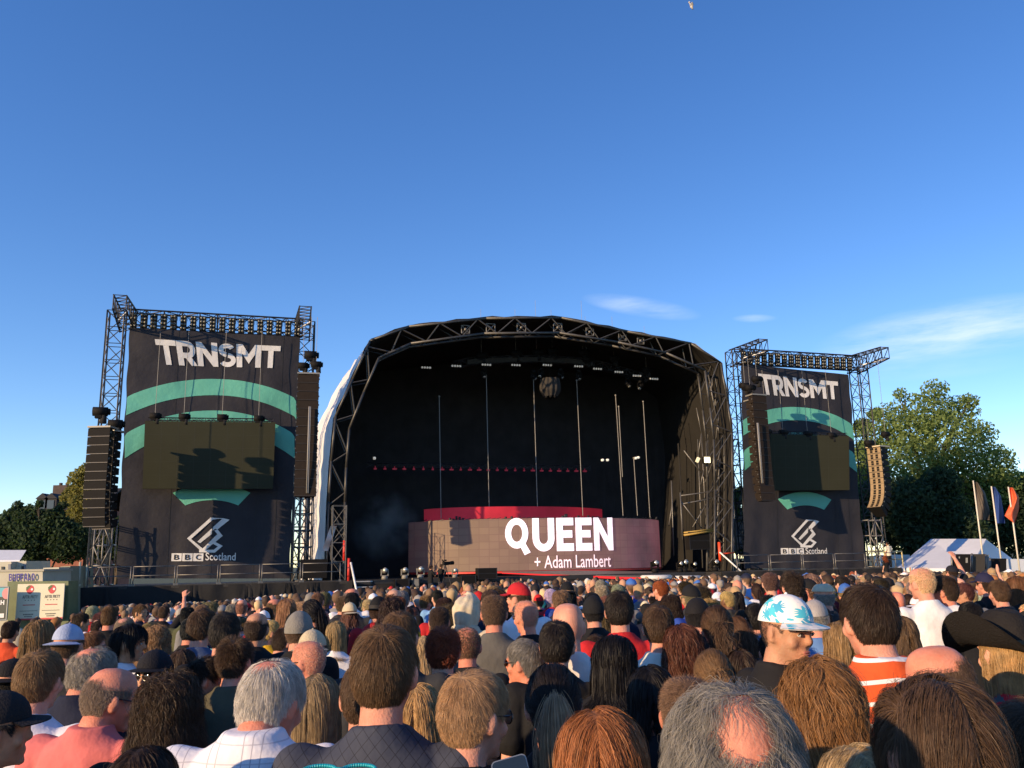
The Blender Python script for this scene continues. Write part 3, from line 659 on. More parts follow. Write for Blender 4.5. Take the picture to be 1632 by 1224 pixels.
def led_glow(m, lo, hi):
    n, l = m.node_tree.nodes, m.node_tree.links; p = n['Principled BSDF']; tc = n.new('ShaderNodeTexCoord'); a = n.new('ShaderNodeTexNoise'); a.inputs['Scale'].default_value = 1.1; a.inputs['Detail'].default_value = 6; a.inputs['Roughness'].default_value = .7; l.new(tc.outputs['Object'], a.inputs['Vector'])
    r = n.new('ShaderNodeMapRange'); r.inputs[1].default_value = .3; r.inputs[2].default_value = .62; r.inputs[3].default_value = lo; r.inputs[4].default_value = hi; l.new(a.outputs['Fac'], r.inputs[0])
    sp = n.new('ShaderNodeSeparateXYZ'); l.new(tc.outputs['Object'], sp.inputs[0]); f = None
    for ax, per in (('Z', .46), ('X', .58)):
        d = n.new('ShaderNodeMath'); d.operation = 'DIVIDE'; l.new(sp.outputs[ax], d.inputs[0]); d.inputs[1].default_value = per; fr = n.new('ShaderNodeMath'); fr.operation = 'FRACT'; l.new(d.outputs[0], fr.inputs[0]); g = n.new('ShaderNodeMath'); g.operation = 'GREATER_THAN'; l.new(fr.outputs[0], g.inputs[0]); g.inputs[1].default_value = .05
        q = n.new('ShaderNodeMapRange'); q.inputs[3].default_value = .72; l.new(g.outputs[0], q.inputs[0]); mu = n.new('ShaderNodeMath'); mu.operation = 'MULTIPLY'; l.new(q.outputs[0], mu.inputs[0]); l.new((f or r.outputs[0]), mu.inputs[1]); f = mu.outputs[0]
    l.new(f, p.inputs['Emission Strength'])
led_glow(M_GLOW, .55, .95)
tm.build('band_name', M_GLOW, vw)
t2 = MB(); v, f = text_mesh('+ Adam Lambert', .006); g = W([(851, 886), (972, 883), (972, 903.5), (851, 906)]); t2.add([g(x, y, 0) for x, y in v], f)
t2.build('second_line', mat('screen_pink', (.7, .6, .6), .5, emit=(1.0, .66, .70), estr=.7), vw)
# technician gear along the top of the wall
gt = MB()
for x in [.12, .13, .14, .15, .16, .3, .32, .5, .505, .51, .515, .56, .6, .62, .64, .9, .95, .96]:
    P = wall_pt(x, zt) + EY * .2; gt.tube(P, P + EZ * random.uniform(.1, .28), .08, 6)
for k in range(60): P = wall_pt(k / 60, zt) + EY * .1; gt.tube(P, wall_pt((k + 1) / 60, zt) + EY * .1 + EZ * random.uniform(0, .12), .03, 4)
gt.build('cable_run', M_STEEL, vw)
led_glow(mat('screen_pink'), .45, .8)

# red upper band set behind the wall
rb = MB(); ra, rb_ = uvz(onp(680, 815, 4.6))[0], uvz(onp(968, 815, 4.6))[0]; z0, z1 = onp(830, 834, 4.6).z - .6, onp(830, 808, 4.6).z
def red_pt(x, y): return st(ra + (rb_ - ra) * x, 4.0 + 1.6 * (2 * x - 1) ** 2, z0 + (z1 - z0 - .1 * (2 * x - 1) ** 4) * y)
rb.grid(red_pt, 40, 2); rb.grid(lambda x, y: red_pt(x, 1) + EY * .3 * y, 40, 1)
rm = mat('red_led_band', (.42, .012, .03), .6, noise=.4, nscale=.6, emit=(.8, .02, .05), estr=.10)
tag(rb.build('riser_screen', rm, None, loc=red_pt(.5, 0)), 'glowing red band of screen behind the top of the curved video wall', 'screen')
# row of small red lamps on the back drape
A_, B_ = onp(598, 747, 9), onp(932, 751, 9)
for k in range(24):
    P = A_.lerp(B_, k / 23); m = MB(); w = random.uniform(.06, .16); m.box(P, (w * 2, .16, .11), MS); m.tube(P + EZ * .06, P + EZ * .2, .03, 5)
    o = m.build('red_lamp', mat('red_lamp_glow', (.4, .02, .04), .5, emit=(1, .05, .12), estr=.06), None, loc=P); tag(o, 'tiny red lamp in the row high behind the video wall', 'lamp', 'row of red lamps behind the video wall')
# rear truss carrying them
m = MB(); truss(m, A_ + EZ * .3 + EY * .4 - EX * .6, B_ + EZ * .3 + EY * .4 + EX * .6, .35, .35, r=.03, step=.6); tag(m.build('lamp_truss', M_STEEL, None, loc=A_), 'thin dark truss carrying the row of red lamps', 'truss')

# ------------------------------------------------------------------ lighting rig inside the arch
rig = empty('lighting_rig', onp(850, 575, 5), 'dark flown lighting truss under the stage roof', 'truss')
m = MB(); pts = [(722, 583), (745, 577), (800, 574), (850, 573), (905, 575), (945, 580), (985, 590), (1030, 604)]
for a, b in zip(pts, pts[1:]): truss(m, onp(*a, 5), onp(*b, 5), .5, .5, r=.045, step=.6)
m.build('main_truss', M_STEEL, rig)
m = MB(); [m.prism([onp(x0, y0 + 3, 4.7), onp(x1, y1 + 3, 4.7), onp(x1, y1 - 4, 4.7), onp(x0, y0 - 4, 4.7)], EY * .5) for (x0, y0), (x1, y1) in zip(pts[1:6], pts[2:6])]; m.build('truss_wrap', mat('rig_wrap', (.03, .028, .025), .8, noise=.3), rig)
for (px, py) in ((679, 586), (727, 583.5), (775, 581.5), (822, 582), (872, 582), (922, 584), (952, 588), (986, 593), (1015, 599), (1042, 604)):
    P = onp(px, py, 4.4); root = empty('bar_light', P, 'four-lamp bar light under the flown stage truss', 'stage light', 'four-lamp bar lights under the stage roof')
    m = MB(); m.box(P + EY * .1, (.78, .16, .22), MS); m.tube(P + EY * .1, P + EY * .4 + EZ * .45, .03, 5); m.build('housing', M_BOX, root)
    m = MB()
    for k in range(4): c = P + EX * (k - 1.5) * .185; m.tube(c, c - EY * .05, .07, 10, .08)
    m.build('lamps', mat('bar_lamp', (.75, .72, .66), .35, emit=(1, .93, .82), estr=.12 if px < 990 else .05), root)
for (px, py, t) in ((767, 567, 535), (822, 563, 535), (855, 562, 520), (880, 560, 535), (935, 573, 545), (929, 562, 520), (978, 572, 545), (1030, 590, 560)):
    hoist(px, py, 4.8, onp(px, t, 4.8).z + 2.0, 'chain hoist holding up the flown truss under the stage roof', 1.5, 'chain hoists of the stage rig')
def moving_light(P, label, hang=True, s=1.0, group='moving lights under the stage roof', yaw=0.0, m1=None):
    root = empty('moving_light', P, label, 'stage light', group); sg = -1 if hang else 1; m1 = m1 or M_BOX
    m = MB(); m.tube(P, P + EZ * sg * .22 * s, .2 * s, 10, .18 * s); m.build('base', m1, root)
    c = P + EZ * sg * .52 * s; m = MB()
    for x in (-1, 1): m.box(c + EX * x * .21 * s - EZ * sg * .12 * s, (.06 * s, .14 * s, .42 * s), MS)
    m.box(c - EZ * sg * .30 * s, (.48 * s, .14 * s, .06 * s), MS); m.build('yoke', m1, root)
    dv = (EX * math.sin(yaw) * .6 - EY * .5 + EZ * (.1 if not hang else -.8)).normalized()
    m = MB(); m.tube(c - dv * .26 * s, c + dv * .1 * s, .15 * s, 10, .17 * s); m.tube(c + dv * .1 * s, c + dv * .28 * s, .17 * s, 10, .15 * s); h = m.build('head', m1, root)
    m = MB(); m.tube(c + dv * .28 * s, c + dv * .3 * s, .13 * s, 10); m.build('lens', M_LENS, h)
    return root
for (px, py, y) in ((771, 586, 0), (850, 590, 1), (862, 586, -1), (893, 588, 1), (922, 590, 0), (1000, 602, .5), (1020, 606, -1)):
    moving_light(onp(px, py, 4.6), 'small moving light hanging below the flown stage truss', True, .95, yaw=y)
# pleated dark chandelier
cb = empty('hanging_drum', onp(877, 618, 4.2), 'dark pleated drum hanging below the middle of the stage roof', 'stage prop'); P = onp(877, 618, 4.2); m = MB()
def drum(x, y):
    a = 2 * math.pi * x; r = (.66 + .05 * math.sin(a * 12)) * (1 + .12 * math.sin(math.pi * y)) * (1 - .28 * max(0, y - .7) / .3); return P + Vector((math.cos(a) * r, math.sin(a) * r, .66 - 1.32 * y))
m.grid(drum, 72, 12); m.build('pleated_skirt', mat('drum_cloth', (.03, .027, .025), .9, noise=.3), cb)
m = MB(); [m.ball(P + Vector((math.cos(a) * .42, math.sin(a) * .42, -.72)), .11) for a in np.linspace(0, 6.28, 9)[:-1]]; m.tube(P + EZ * .66, P + EZ * 1.9, .03, 5); m.build('lower_lamps', M_BOX, cb)
# pale cables hanging in front of the drape
for (x0, y0, x1, y1) in ((700, 632, 703, 826), (775, 598, 780, 826), (850, 600, 857, 822), (919, 606, 929, 822), (981, 630, 993, 822), (986, 648, 992, 760), (1025, 640, 1036, 826), (1010, 730, 1016, 822)):
    a, b = onp(x0, y0, 4.6), onp(x1, y1, 4.6); m = MB(); m.tube(a, b, .028, 5); m.ball(a, .07)
    tag(m.build('hanging_cable', M_CABLE, None, loc=b), 'thin pale cable hanging from the stage rig to the video wall', 'cable', 'cables hanging in the stage opening')
# white-dotted fittings on the dark walls
for (px, py) in ((597, 730), (961, 733), (969, 733), (1018, 729), (1014, 730)):
    P = onp(px, py, 5); m = MB(); m.ball(P, .09); m.box(P + EY * .12, (.16, .14, .16), MS); tag(m.build('small_lamp', mat('small_lamp', (.7, .68, .6), .4, emit=(1, .95, .85), estr=.25), None, loc=P), 'tiny pale lamp against the dark stage interior', 'lamp', 'tiny lamps in the dark stage interior')

# ------------------------------------------------------------------ kit along the front edge of the stage
M_GREY = mat('footlight_grey', (.22, .21, .18), .5, noise=.1)
for (px, py, s) in ((613, 921, .95), (645, 919, .95), (670, 918, 1.0), (725, 917, .8)):
    P = onp(px, py, -1.4); P.z = DECK; moving_light(P, 'grey bucket-shaped floor light on the front edge of the stage, left of the video wall', False, s, 'floor lights on the left of the stage front', m1=M_GREY)
for (px, py, s) in ((1044, 914, 1.15), (1084, 912, 1.0), (1091, 912, 1.15), (1106, 911, .9), (1140, 912, 1.1)):
    P = onp(px, py, -1.2); P.z = DECK; moving_light(P, 'upright floor light on the right of the stage front', False, s, 'floor lights on the right of the stage front', m1=M_BOX)
for (px, py) in ((1046, 920), (1093, 921), (1143, 921)):
    P = onp(px, py, -2.9); m = MB(); m.tube(P - EZ * .14, P + EZ * .08, .95, 28, 1.0); m.tube(P + EZ * .08, P + EZ * .14, 1.0, 28, .9)
    tag(m.build('light_pod', mat('pod_white', (.6, .6, .58), .4), None, loc=P), 'low round white pod at the stage lip on the right', 'platform', 'round white pods at the stage lip')
# wedge monitors, cases
for (px, py, w, h, lab) in ((775, 914, 1.2, .65, 'squat black flight case at the stage front below the left of the video wall'), (745, 932, .9, 1.1, 'black speaker box in front of the stage by the camera operators'), (640, 934, .8, .8, 'black box in the pit below the floor lights'), (662, 934, .35, .9, 'narrow grey box in the pit below the floor lights'), (1192, 905, .7, 1.0, 'black box on the right side deck beside the arch'), (1112, 862, 1.6, 1.2, 'dark equipment rack on stage by the right foot of the arch')):
    P = onp(px, py, -2.6 if py > 910 else 1.0); z = P.z
    root = empty('flight_case', P, lab, 'equipment case'); m = MB(); m.box(P, (w, .6, h), MS); m.build('case_body', M_BOX if 'grey' not in lab else M_GREY, root)
    m = MB()
    for x in (-1, 1): m.box(P + EX * x * w * .48 - EY * .3, (.05, .03, h * 1.01), MS)
    for zz in (-1, 0, 1): m.box(P + EZ * zz * h * .48 - EY * .306, (w, .02, .03), MS)
    m.build('edge_trim', M_STEEL, root)
# red edged ramp that runs out to the right
rp = empty('ramp', onp(920, 915, -2), 'low dark walkway with bright red lower edge in front of the video wall', 'walkway'); m = MB()
A1, A2, A3, A4 = onp(800, 911, -1.4), onp(905, 909, -1.0), onp(1044, 911, -1.0), onp(1022, 919, -2.6)
m.prism([A1, A4, A3, A2], EZ * -.05); m.build('walkway_top', mat('walkway_grey', (.16, .13, .11), .6), rp)
m = MB(); m.prism([A1 - EZ * .06 - EY * .02, A4 - EZ * .06 - EY * .02, A4 - EZ * .22 - EY * .02, A1 - EZ * .12 - EY * .02], EY * .05); m.build('red_edge', mat('red_edge_light', (.6, .02, .02), .5, emit=(1, .03, .03), estr=.35), rp)

# stairs with a white handrail at the left of the stage
sr = empty('stage_stairs', onp(576, 940, -4.4), 'open metal stairs with a pale handrail up to the left side of the stage', 'stairs')
uS = uvz(onp(560, 905, -4.4))[0]; zg0 = -1.35; NS = 8; m = MB()
for k in range(NS):
    t = k / (NS - 1); d = -5.6 + 2.0 * t; z = zg0 + .2 + (DECK - zg0 - .25) * t; c = st(uS + .75 + .30 * (1 - t), d, z); m.box(c, (1.05, .26, .05), MS)
m.build('steps', mat('step_tread', (.42, .42, .42), .4, .3), sr)
m = MB()
for x in (.2, 1.28): m.tube(st(uS + x + .30, -5.75, zg0), st(uS + x, -3.6, DECK), .04, 6)
m.build('stringer', M_STEEL, sr)
m = MB(); m.tube(st(uS + .45, -5.9, zg0 + .5), st(uS + .05, -3.6, DECK + 1.0), .06, 8); m.tube(st(uS + .45, -5.9, zg0), st(uS + .45, -5.9, zg0 + .5), .05, 6); m.build('handrail', M_WHITE, sr)
m = MB(); m.tube(st(uS - .05, -3.5, DECK - .1), st(uS - .05, -3.5, DECK + 1.25), .08, 8); tag(m.build('red_post', M_RED, None, loc=st(uS - .05, -3.5, DECK)), 'short red post at the head of the stage stairs', 'post')
P = onp(549, 880, -.3); m = MB(); m.tube(P - EZ * .5, P + EZ * .7, .1, 8); tag(m.build('red_pole', M_RED, None, loc=P - EZ * .5), 'red wrapped pole at the left foot of the arch', 'post')
P0, P1 = onp(1146, 864, -1.2), onp(1147, 896, -1.2); m = MB(); P1.x, P1.y = P0.x, P0.y; m.tube(P1, P0, .1, 8); m.tube(P0.lerp(P1, .6), onp(1170, 881, -1.2), .05, 6)
rt = m.build('red_barrier_post', mat('orange_red', (.7, .07, .02), .5), None, loc=P1); tag(rt, 'bright orange red post with a cross bar at the right foot of the stage', 'post')
m = MB(); m.tube(onp(1147, 880, -1.4), onp(1186, 915, -2.6), .055, 6); tag(m.build('white_brace', M_WHITE, None, loc=onp(1186, 915, -2.6)), 'white diagonal brace pole beside the orange red post', 'pole')
m = MB(); a = uvz(onp(500, 870, 0))[0]; m.box(st(a, -.5, DECK + .7), (1.5, .8, 1.1), MS); m.box(st(a + .9, -.3, DECK + .45), (.7, .7, .9), MS); tag(m.build('equipment_stack', M_BOX, None, loc=st(a, -.5, DECK)), 'dark stacked equipment on the left side deck beside the arch', 'equipment')
# fallen pale fabric strip at the left foot of the roof
m = MB(); m.grid(lambda x, y: onp(527 - 14 * y + 10 * x, 838 + 40 * y, -.4 + .3 * x) + EY * .1 * math.sin(y * 9), 6, 14); tag(m.build('loose_fabric', M_ROOF, None, loc=onp(515, 880, -.4)), 'loose strip of pale roof fabric hanging beside the left foot of the arch', 'fabric')

# smoke drifting out at the left of the stage
sm = MB(); sm.ball(onp(616, 842, 4.5), (3.0, 1.6, 2.6), 16, 12); so_ = sm.build('smoke', None or bpy.data.materials.new('smoke'), None, loc=onp(612, 838, 4.5))
ms = so_.data.materials[0]; ms.use_nodes = True; n, l = ms.node_tree.nodes, ms.node_tree.links; n.remove(n['Principled BSDF'])
pv = n.new('ShaderNodeVolumePrincipled'); pv.inputs['Color'].default_value = (.75, .75, .72, 1)
tc = n.new('ShaderNodeTexCoord'); ln = n.new('ShaderNodeVectorMath'); ln.operation = 'LENGTH'; l.new(tc.outputs['Object'], ln.inputs[0])
mr = n.new('ShaderNodeMapRange'); mr.inputs[1].default_value = 2.5; mr.inputs[2].default_value = 0.2; mr.inputs[3].default_value = 0; mr.inputs[4].default_value = .75; l.new(ln.outputs['Value'], mr.inputs[0])
nz_ = n.new('ShaderNodeTexNoise'); nz_.inputs['Scale'].default_value = .55; nz_.inputs['Detail'].default_value = 4; l.new(tc.outputs['Object'], nz_.inputs['Vector']); n2 = n.new('ShaderNodeMapRange'); n2.inputs[1].default_value = .44; n2.inputs[2].default_value = .72; l.new(nz_.outputs['Fac'], n2.inputs[0]); mu = n.new('ShaderNodeMath'); mu.operation = 'MULTIPLY'; l.new(mr.outputs[0], mu.inputs[0]); l.new(n2.outputs[0], mu.inputs[1])
l.new(mu.outputs[0], pv.inputs['Density']); l.new(pv.outputs[0], n['Material Output'].inputs['Volume'])
tag(so_, 'faint grey stage smoke drifting left of the video wall', 'smoke', kind='stuff')
# ------------------------------------------------------------------ trees, houses, cabins, tent, flags
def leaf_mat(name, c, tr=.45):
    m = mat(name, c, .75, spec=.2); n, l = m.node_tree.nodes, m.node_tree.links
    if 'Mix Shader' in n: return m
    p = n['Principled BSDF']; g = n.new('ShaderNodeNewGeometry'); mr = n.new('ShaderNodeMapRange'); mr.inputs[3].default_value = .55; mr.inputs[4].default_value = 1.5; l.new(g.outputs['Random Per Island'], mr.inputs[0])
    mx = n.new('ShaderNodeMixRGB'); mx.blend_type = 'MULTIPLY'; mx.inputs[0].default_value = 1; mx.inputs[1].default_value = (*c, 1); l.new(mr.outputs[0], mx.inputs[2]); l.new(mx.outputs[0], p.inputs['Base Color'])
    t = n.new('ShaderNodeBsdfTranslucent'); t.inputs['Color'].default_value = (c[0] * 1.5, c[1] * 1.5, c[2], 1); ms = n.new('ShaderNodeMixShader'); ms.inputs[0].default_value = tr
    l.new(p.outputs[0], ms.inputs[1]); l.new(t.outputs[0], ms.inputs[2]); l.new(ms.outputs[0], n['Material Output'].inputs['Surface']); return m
M_BARK = mat('bark', (.09, .07, .05), .9, noise=.3, nscale=5, bump=.6, bscale=12)
def leaves(centres, radii, n, size, sq=1.0):
    """many small leaf clumps scattered through the volume of the boughs, denser to the outside"""
    c = np.array(centres); r = np.array(radii); w = r ** 2.2; k = rng.choice(len(c), n, p=w / w.sum())
    d = rng.normal(size=(n, 3)); d /= np.linalg.norm(d, axis=1)[:, None]; rad = r[k] * np.clip(rng.beta(3.2, 1.3, n) * 1.06, 0, 1.15)
    p = c[k] + d * rad[:, None] * np.array([1, 1, sq])
    a = rng.normal(size=(n, 3)); a /= np.linalg.norm(a, axis=1)[:, None]; b = np.cross(a, d * .6 + rng.normal(size=(n, 3)) * .6); b /= np.linalg.norm(b, axis=1)[:, None] + 1e-9
    s = size * rng.uniform(.55, 1.3, n)[:, None]
    V = np.stack([p + a * s, p + b * s * .6, p - a * s, p - b * s * .6], 1).reshape(-1, 3)
    return V, np.arange(4 * n).reshape(-1, 4)
def mesh_np(name, V, Fq, m, parent=None, loc=(0, 0, 0), smooth=False):
    me = bpy.data.meshes.new(name); V = np.asarray(V, np.float32) - np.array(loc, np.float32); me.vertices.add(len(V)); me.vertices.foreach_set('co', V.ravel())
    k = Fq.shape[1]; me.loops.add(Fq.size); me.loops.foreach_set('vertex_index', Fq.astype(np.int32).ravel()); me.polygons.add(len(Fq)); me.polygons.foreach_set('loop_start', np.arange(0, Fq.size, k, dtype=np.int32))
    try: me.polygons.foreach_set('loop_total', np.full(len(Fq), k, np.int32))
    except Exception: pass
    if smooth: me.polygons.foreach_set('use_smooth', np.ones(len(Fq), bool))
    me.update(calc_edges=True); 
    for mm in (m if isinstance(m, (list, tuple)) else [m]): me.materials.append(mm)
    o = bpy.data.objects.new(name, me); COL.objects.link(o)
    if parent is not None: o.parent = parent
    else: o.location = loc
    return o
def tree(px, Y, boughs, label, m, nleaf, lsize, trunk=.45, group='trees behind the stage', sq=.85):
    """boughs given as (px, py, radius in px, depth offset)"""
    g = at(px, 890, Y); g.z = float(ground_z(g.x, g.y)) - .1; root = empty('tree', g, label, 'tree', group); cs, rs = [], []
    for (bx, by, br, dz) in boughs:
        cs.append(at(bx, by, Y + dz)); rs.append(br * Y / F)
    V, Fq = leaves(cs, rs, nleaf, lsize, sq); mesh_np('crown', V, Fq, m, root, tuple(g))
    t = MB(); top = Vector((g.x + .5, g.y, max(c.z for c in cs) * .55)); mid = g.lerp(top, .45) + Vector((.2, 0, 0)); t.tube(g, mid, trunk * 1.15, 9, trunk * .8); t.tube(mid, top, trunk * .8, 8, trunk * .35)
    for c, cr_ in zip(cs, rs):
        s = mid.lerp(top, random.uniform(0, .9)); k = s.lerp(c, .55) + Vector((0, 0, .4)); t.tube(s, k, trunk * .34, 6, trunk * .2); t.tube(k, c, trunk * .2, 5, trunk * .06)
        for _ in range(3):
            e = c + Vector(rng.normal(size=3).tolist()) * min(.8, .38 * cr_); t.tube(k.lerp(c, .6), e, trunk * .09, 4, trunk * .03)
    t.build('trunk', M_BARK, root); return root
L_SUN = leaf_mat('leaf_bright', (.165, .225, .075)); L_MID = leaf_mat('leaf_mid', (.10, .125, .04)); L_SHADE = leaf_mat('leaf_shaded', (.042, .070, .036)); L_BIRCH = leaf_mat('leaf_birch', (.19, .185, .06))  # the darkest leaf colour has the low trees' shade put into it
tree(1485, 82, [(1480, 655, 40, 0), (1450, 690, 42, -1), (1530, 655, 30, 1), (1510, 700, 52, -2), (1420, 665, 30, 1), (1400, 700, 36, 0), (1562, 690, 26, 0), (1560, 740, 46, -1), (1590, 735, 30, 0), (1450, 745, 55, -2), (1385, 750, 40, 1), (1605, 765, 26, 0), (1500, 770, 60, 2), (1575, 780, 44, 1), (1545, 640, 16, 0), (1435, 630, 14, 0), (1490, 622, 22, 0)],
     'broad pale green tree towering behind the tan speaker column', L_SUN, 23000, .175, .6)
tree(1450, 76, [(1440, 800, 46, 0), (1490, 815, 50, 1), (1400, 830, 44, 0), (1460, 860, 46, 0), (1395, 790, 30, 0), (1530, 850, 44, 0), (1500, 770, 30, 0)], 'dark shaded tree below the broad pale one, behind the white marquee', L_SHADE, 24000, .2, .35)
tree(1590, 84, [(1600, 800, 46, 0), (1570, 830, 44, 0), (1640, 790, 44, 0), (1630, 850, 50, 0), (1560, 790, 30, 0), (1665, 820, 50, 0), (1655, 770, 26, 0)], 'dark tree behind the three flags at the right edge', L_SHADE, 24000, .2, .4)
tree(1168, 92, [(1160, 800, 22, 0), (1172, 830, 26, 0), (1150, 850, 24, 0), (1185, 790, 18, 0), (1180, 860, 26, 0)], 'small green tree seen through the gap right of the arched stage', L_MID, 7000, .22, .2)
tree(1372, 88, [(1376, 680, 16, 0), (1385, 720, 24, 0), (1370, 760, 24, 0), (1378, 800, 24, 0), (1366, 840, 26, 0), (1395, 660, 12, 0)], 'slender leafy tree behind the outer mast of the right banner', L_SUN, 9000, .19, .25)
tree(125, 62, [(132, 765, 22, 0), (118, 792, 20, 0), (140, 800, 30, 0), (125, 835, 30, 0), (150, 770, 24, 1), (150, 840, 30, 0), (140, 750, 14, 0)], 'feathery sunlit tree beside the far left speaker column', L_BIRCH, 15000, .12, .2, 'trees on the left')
tree(55, 58, [(50, 838, 32, 0), (15, 845, 32, 0), (85, 846, 32, 0), (30, 822, 18, 0), (72, 826, 16, 0), (60, 860, 42, 0), (10, 870, 36, 0), (110, 865, 36, 0), (-20, 850, 34, 0), (12, 820, 9, 1), (28, 806, 8, 0), (48, 812, 10, 0), (62, 803, 7, -1), (92, 818, 11, 0), (100, 806, 7, 0)], 'low spreading dark tree in front of the gabled house', L_SHADE, 26000, .14, .3, 'trees on the left')
tree(-40, 64, [(-40, 840, 40, 0), (-80, 830, 46, 0), (-20, 870, 40, 0), (-110, 850, 50, 0)], 'dark tree at the left edge beyond the cabins', L_SHADE, 12000, .16, .3, 'trees on the left')
tree(178, 66, [(185, 850, 30, 0), (160, 870, 30, 0), (205, 870, 30, 0)], 'dark bushy tree behind the foot of the far left speaker column', L_SHADE, 8000, .16, .2, 'trees on the left')

# gabled house behind the left trees
hs_ = empty('house', at(95, 880, 78), 'dark roofed brick house with tall chimney behind the left trees', 'house'); Y = 78
bz = -2.0; a, b = at(62, 830, Y), at(150, 830, Y); w = b.x - a.x; ez = at(70, 812, Y).z; rz = at(70, 777, Y).z
m = MB(); m.box((a.x + w / 2, Y + 4, (ez + bz) / 2), (w, 8, ez - bz)); m.build('wall', mat('red_brick', (.28, .10, .06), .85, noise=.25, nscale=3), hs_)
m = MB(); m.prism([(a.x - .5, Y - .4, ez - .1), (a.x + w + .5, Y - .4, ez - .1), (a.x + w + .5, Y + 4, rz), (a.x - .5, Y + 4, rz)], (0, .05, .18)); m.prism([(a.x - .5, Y + 8.4, ez - .1), (a.x + w + .5, Y + 8.4, ez - .1), (a.x + w + .5, Y + 4, rz), (a.x - .5, Y + 4, rz)], (0, -.05, .18)); rf_ = m.build('roof', mat('slate', (.016, .016, .02), .9, noise=.25, nscale=6), hs_)
m = MB(); c = at(52, 785, Y); m.box((a.x + .1, Y + 3.6, (at(52, 769, Y).z + ez) / 2), (1.3, 1.4, at(52, 769, Y).z - ez)); [m.tube((a.x + dx, Y + 3.6, at(52, 769, Y).z), (a.x + dx, Y + 3.6, at(52, 766, Y).z + .1), .16, 8) for dx in (-.2, .4)]; m.build('chimney', mat('dark_brick', (.07, .05, .045), .9, noise=.2), rf_)  # chimney brick darker than the wall brick
for px in (70, 84, 122):
    c = at(px, 800, Y); d = MB(); d.box((c.x, Y + .6, (ez + rz) / 2 - .6), (1.0, 1.8, 1.1)); d.prism([(c.x - .6, Y - .4, (ez + rz) / 2 - .05), (c.x + .6, Y - .4, (ez + rz) / 2 - .05), (c.x, Y - .4, (ez + rz) / 2 + .45)], (0, 2.2, 0)); dw = d.build('dormer', mat('dormer_paint', (.03, .03, .034), .9), hs_)
    p = MB(); p.box((c.x, Y - .33, (ez + rz) / 2 - .6), (.6, .06, .8)); p.build('pane', mat('house_glass', (.05, .06, .08), .1), dw)

# cabins, poster hoarding and boards at the left edge
def px_box(name, x0, x1, y0, y1, Y, depth, m, label, cat, skew=0.0, parent=None):
    a, b, c, d = at(x0, y1, Y), at(x1, y1 - skew, Y), at(x1, y0 - skew, Y), at(x0, y0, Y); mb = MB(); mb.prism([a, b, c, d], (0, depth, 0)); o = mb.build(name, m, parent, None if parent is not None else (a + b) / 2)
    return tag(o, label, cat) if label else o
M_CREAM = mat('cream_cladding', (.42, .40, .31), .6, noise=.1, nscale=2); M_GREEN = mat('olive_container', (.12, .15, .07), .6, noise=.2, nscale=2)
cb_ = empty('site_cabin', at(36, 930, 41), 'cream site cabin with blue lettering at the left edge', 'cabin')
px_box('body', -60, 68, 912, 1030, 41, 2.6, M_CREAM, None, None, 2, cb_); px_box('roof_trim', -62, 70, 909, 912.5, 40.95, 2.7, mat('cream_trim', (.34, .32, .25), .6), None, None, 2, cb_)
m = MB(); q = [at(14, 914.5, 40.9), at(56, 913.5, 40.9), at(56, 924.5, 40.9), at(14, 926, 40.9)]; put(m, word('BUFFALO', (1, 1, .85, .85, 1.1, .8, 1.05), .1), lambda x, y, z: (q[3] * (1 - x) + q[2] * x) * (1 - y) + (q[0] * (1 - x) + q[1] * x) * y - Vector((0, z, 0))); m.build('lettering', mat('royal_blue', (.035, .03, .22), .6), cb_)
for (x0, x1, y0, Y, lab) in ((69, 94, 905, 43, 'grey cream site cabin with small vent beside the lettered cabin'), (96, 112, 903, 44, 'dull olive grey cabin with small vent by the corner of the side deck'), (-20, 18, 896, 46, 'cream cabin below the white roof at the left edge'), (20, 42, 895, 46.5, 'narrow cream cabin between the white roof and the dark trees')):
    r_ = empty('site_cabin', at((x0 + x1) / 2, 935, Y), lab, 'cabin', 'cabins at the left edge'); px_box('body', x0, x1, y0, 1024, Y, 2.4, M_CREAM if Y != 44 else mat('olive_grey', (.22, .22, .15), .6, noise=.1), None, None, 1, r_)
    px_box('vent', (x0 + x1) / 2 + 3, (x0 + x1) / 2 + 7, y0 + 7, y0 + 14, Y - .05, .06, M_STEEL, None, None, 0, r_)
    px_box('door', x1 - 5, x1 - 1, y0 + 3, 960, Y - .04, .05, mat('cabin_door', (.16, .17, .2), .6), None, None, 0, r_)
m = MB(); m.prism([at(-60, 897, 48), at(30, 896, 48), at(40, 880, 50), at(-60, 880, 50)], (0, .1, .12)); m.prism([at(-60, 897, 48), at(30, 896, 48), at(30, 930, 48), at(-60, 930, 48)], (0, 3, 0)); tag(m.build('marquee', M_WHITE, None, loc=at(0, 930, 48)), 'white flat sided marquee roof at the left edge above the cabins', 'tent')
tag(px_box('shipping_container', 12, 109, 927, 1030, 40.6, .9, M_GREEN, None, None, 1), 'olive green container behind the white poster hoarding', 'container')
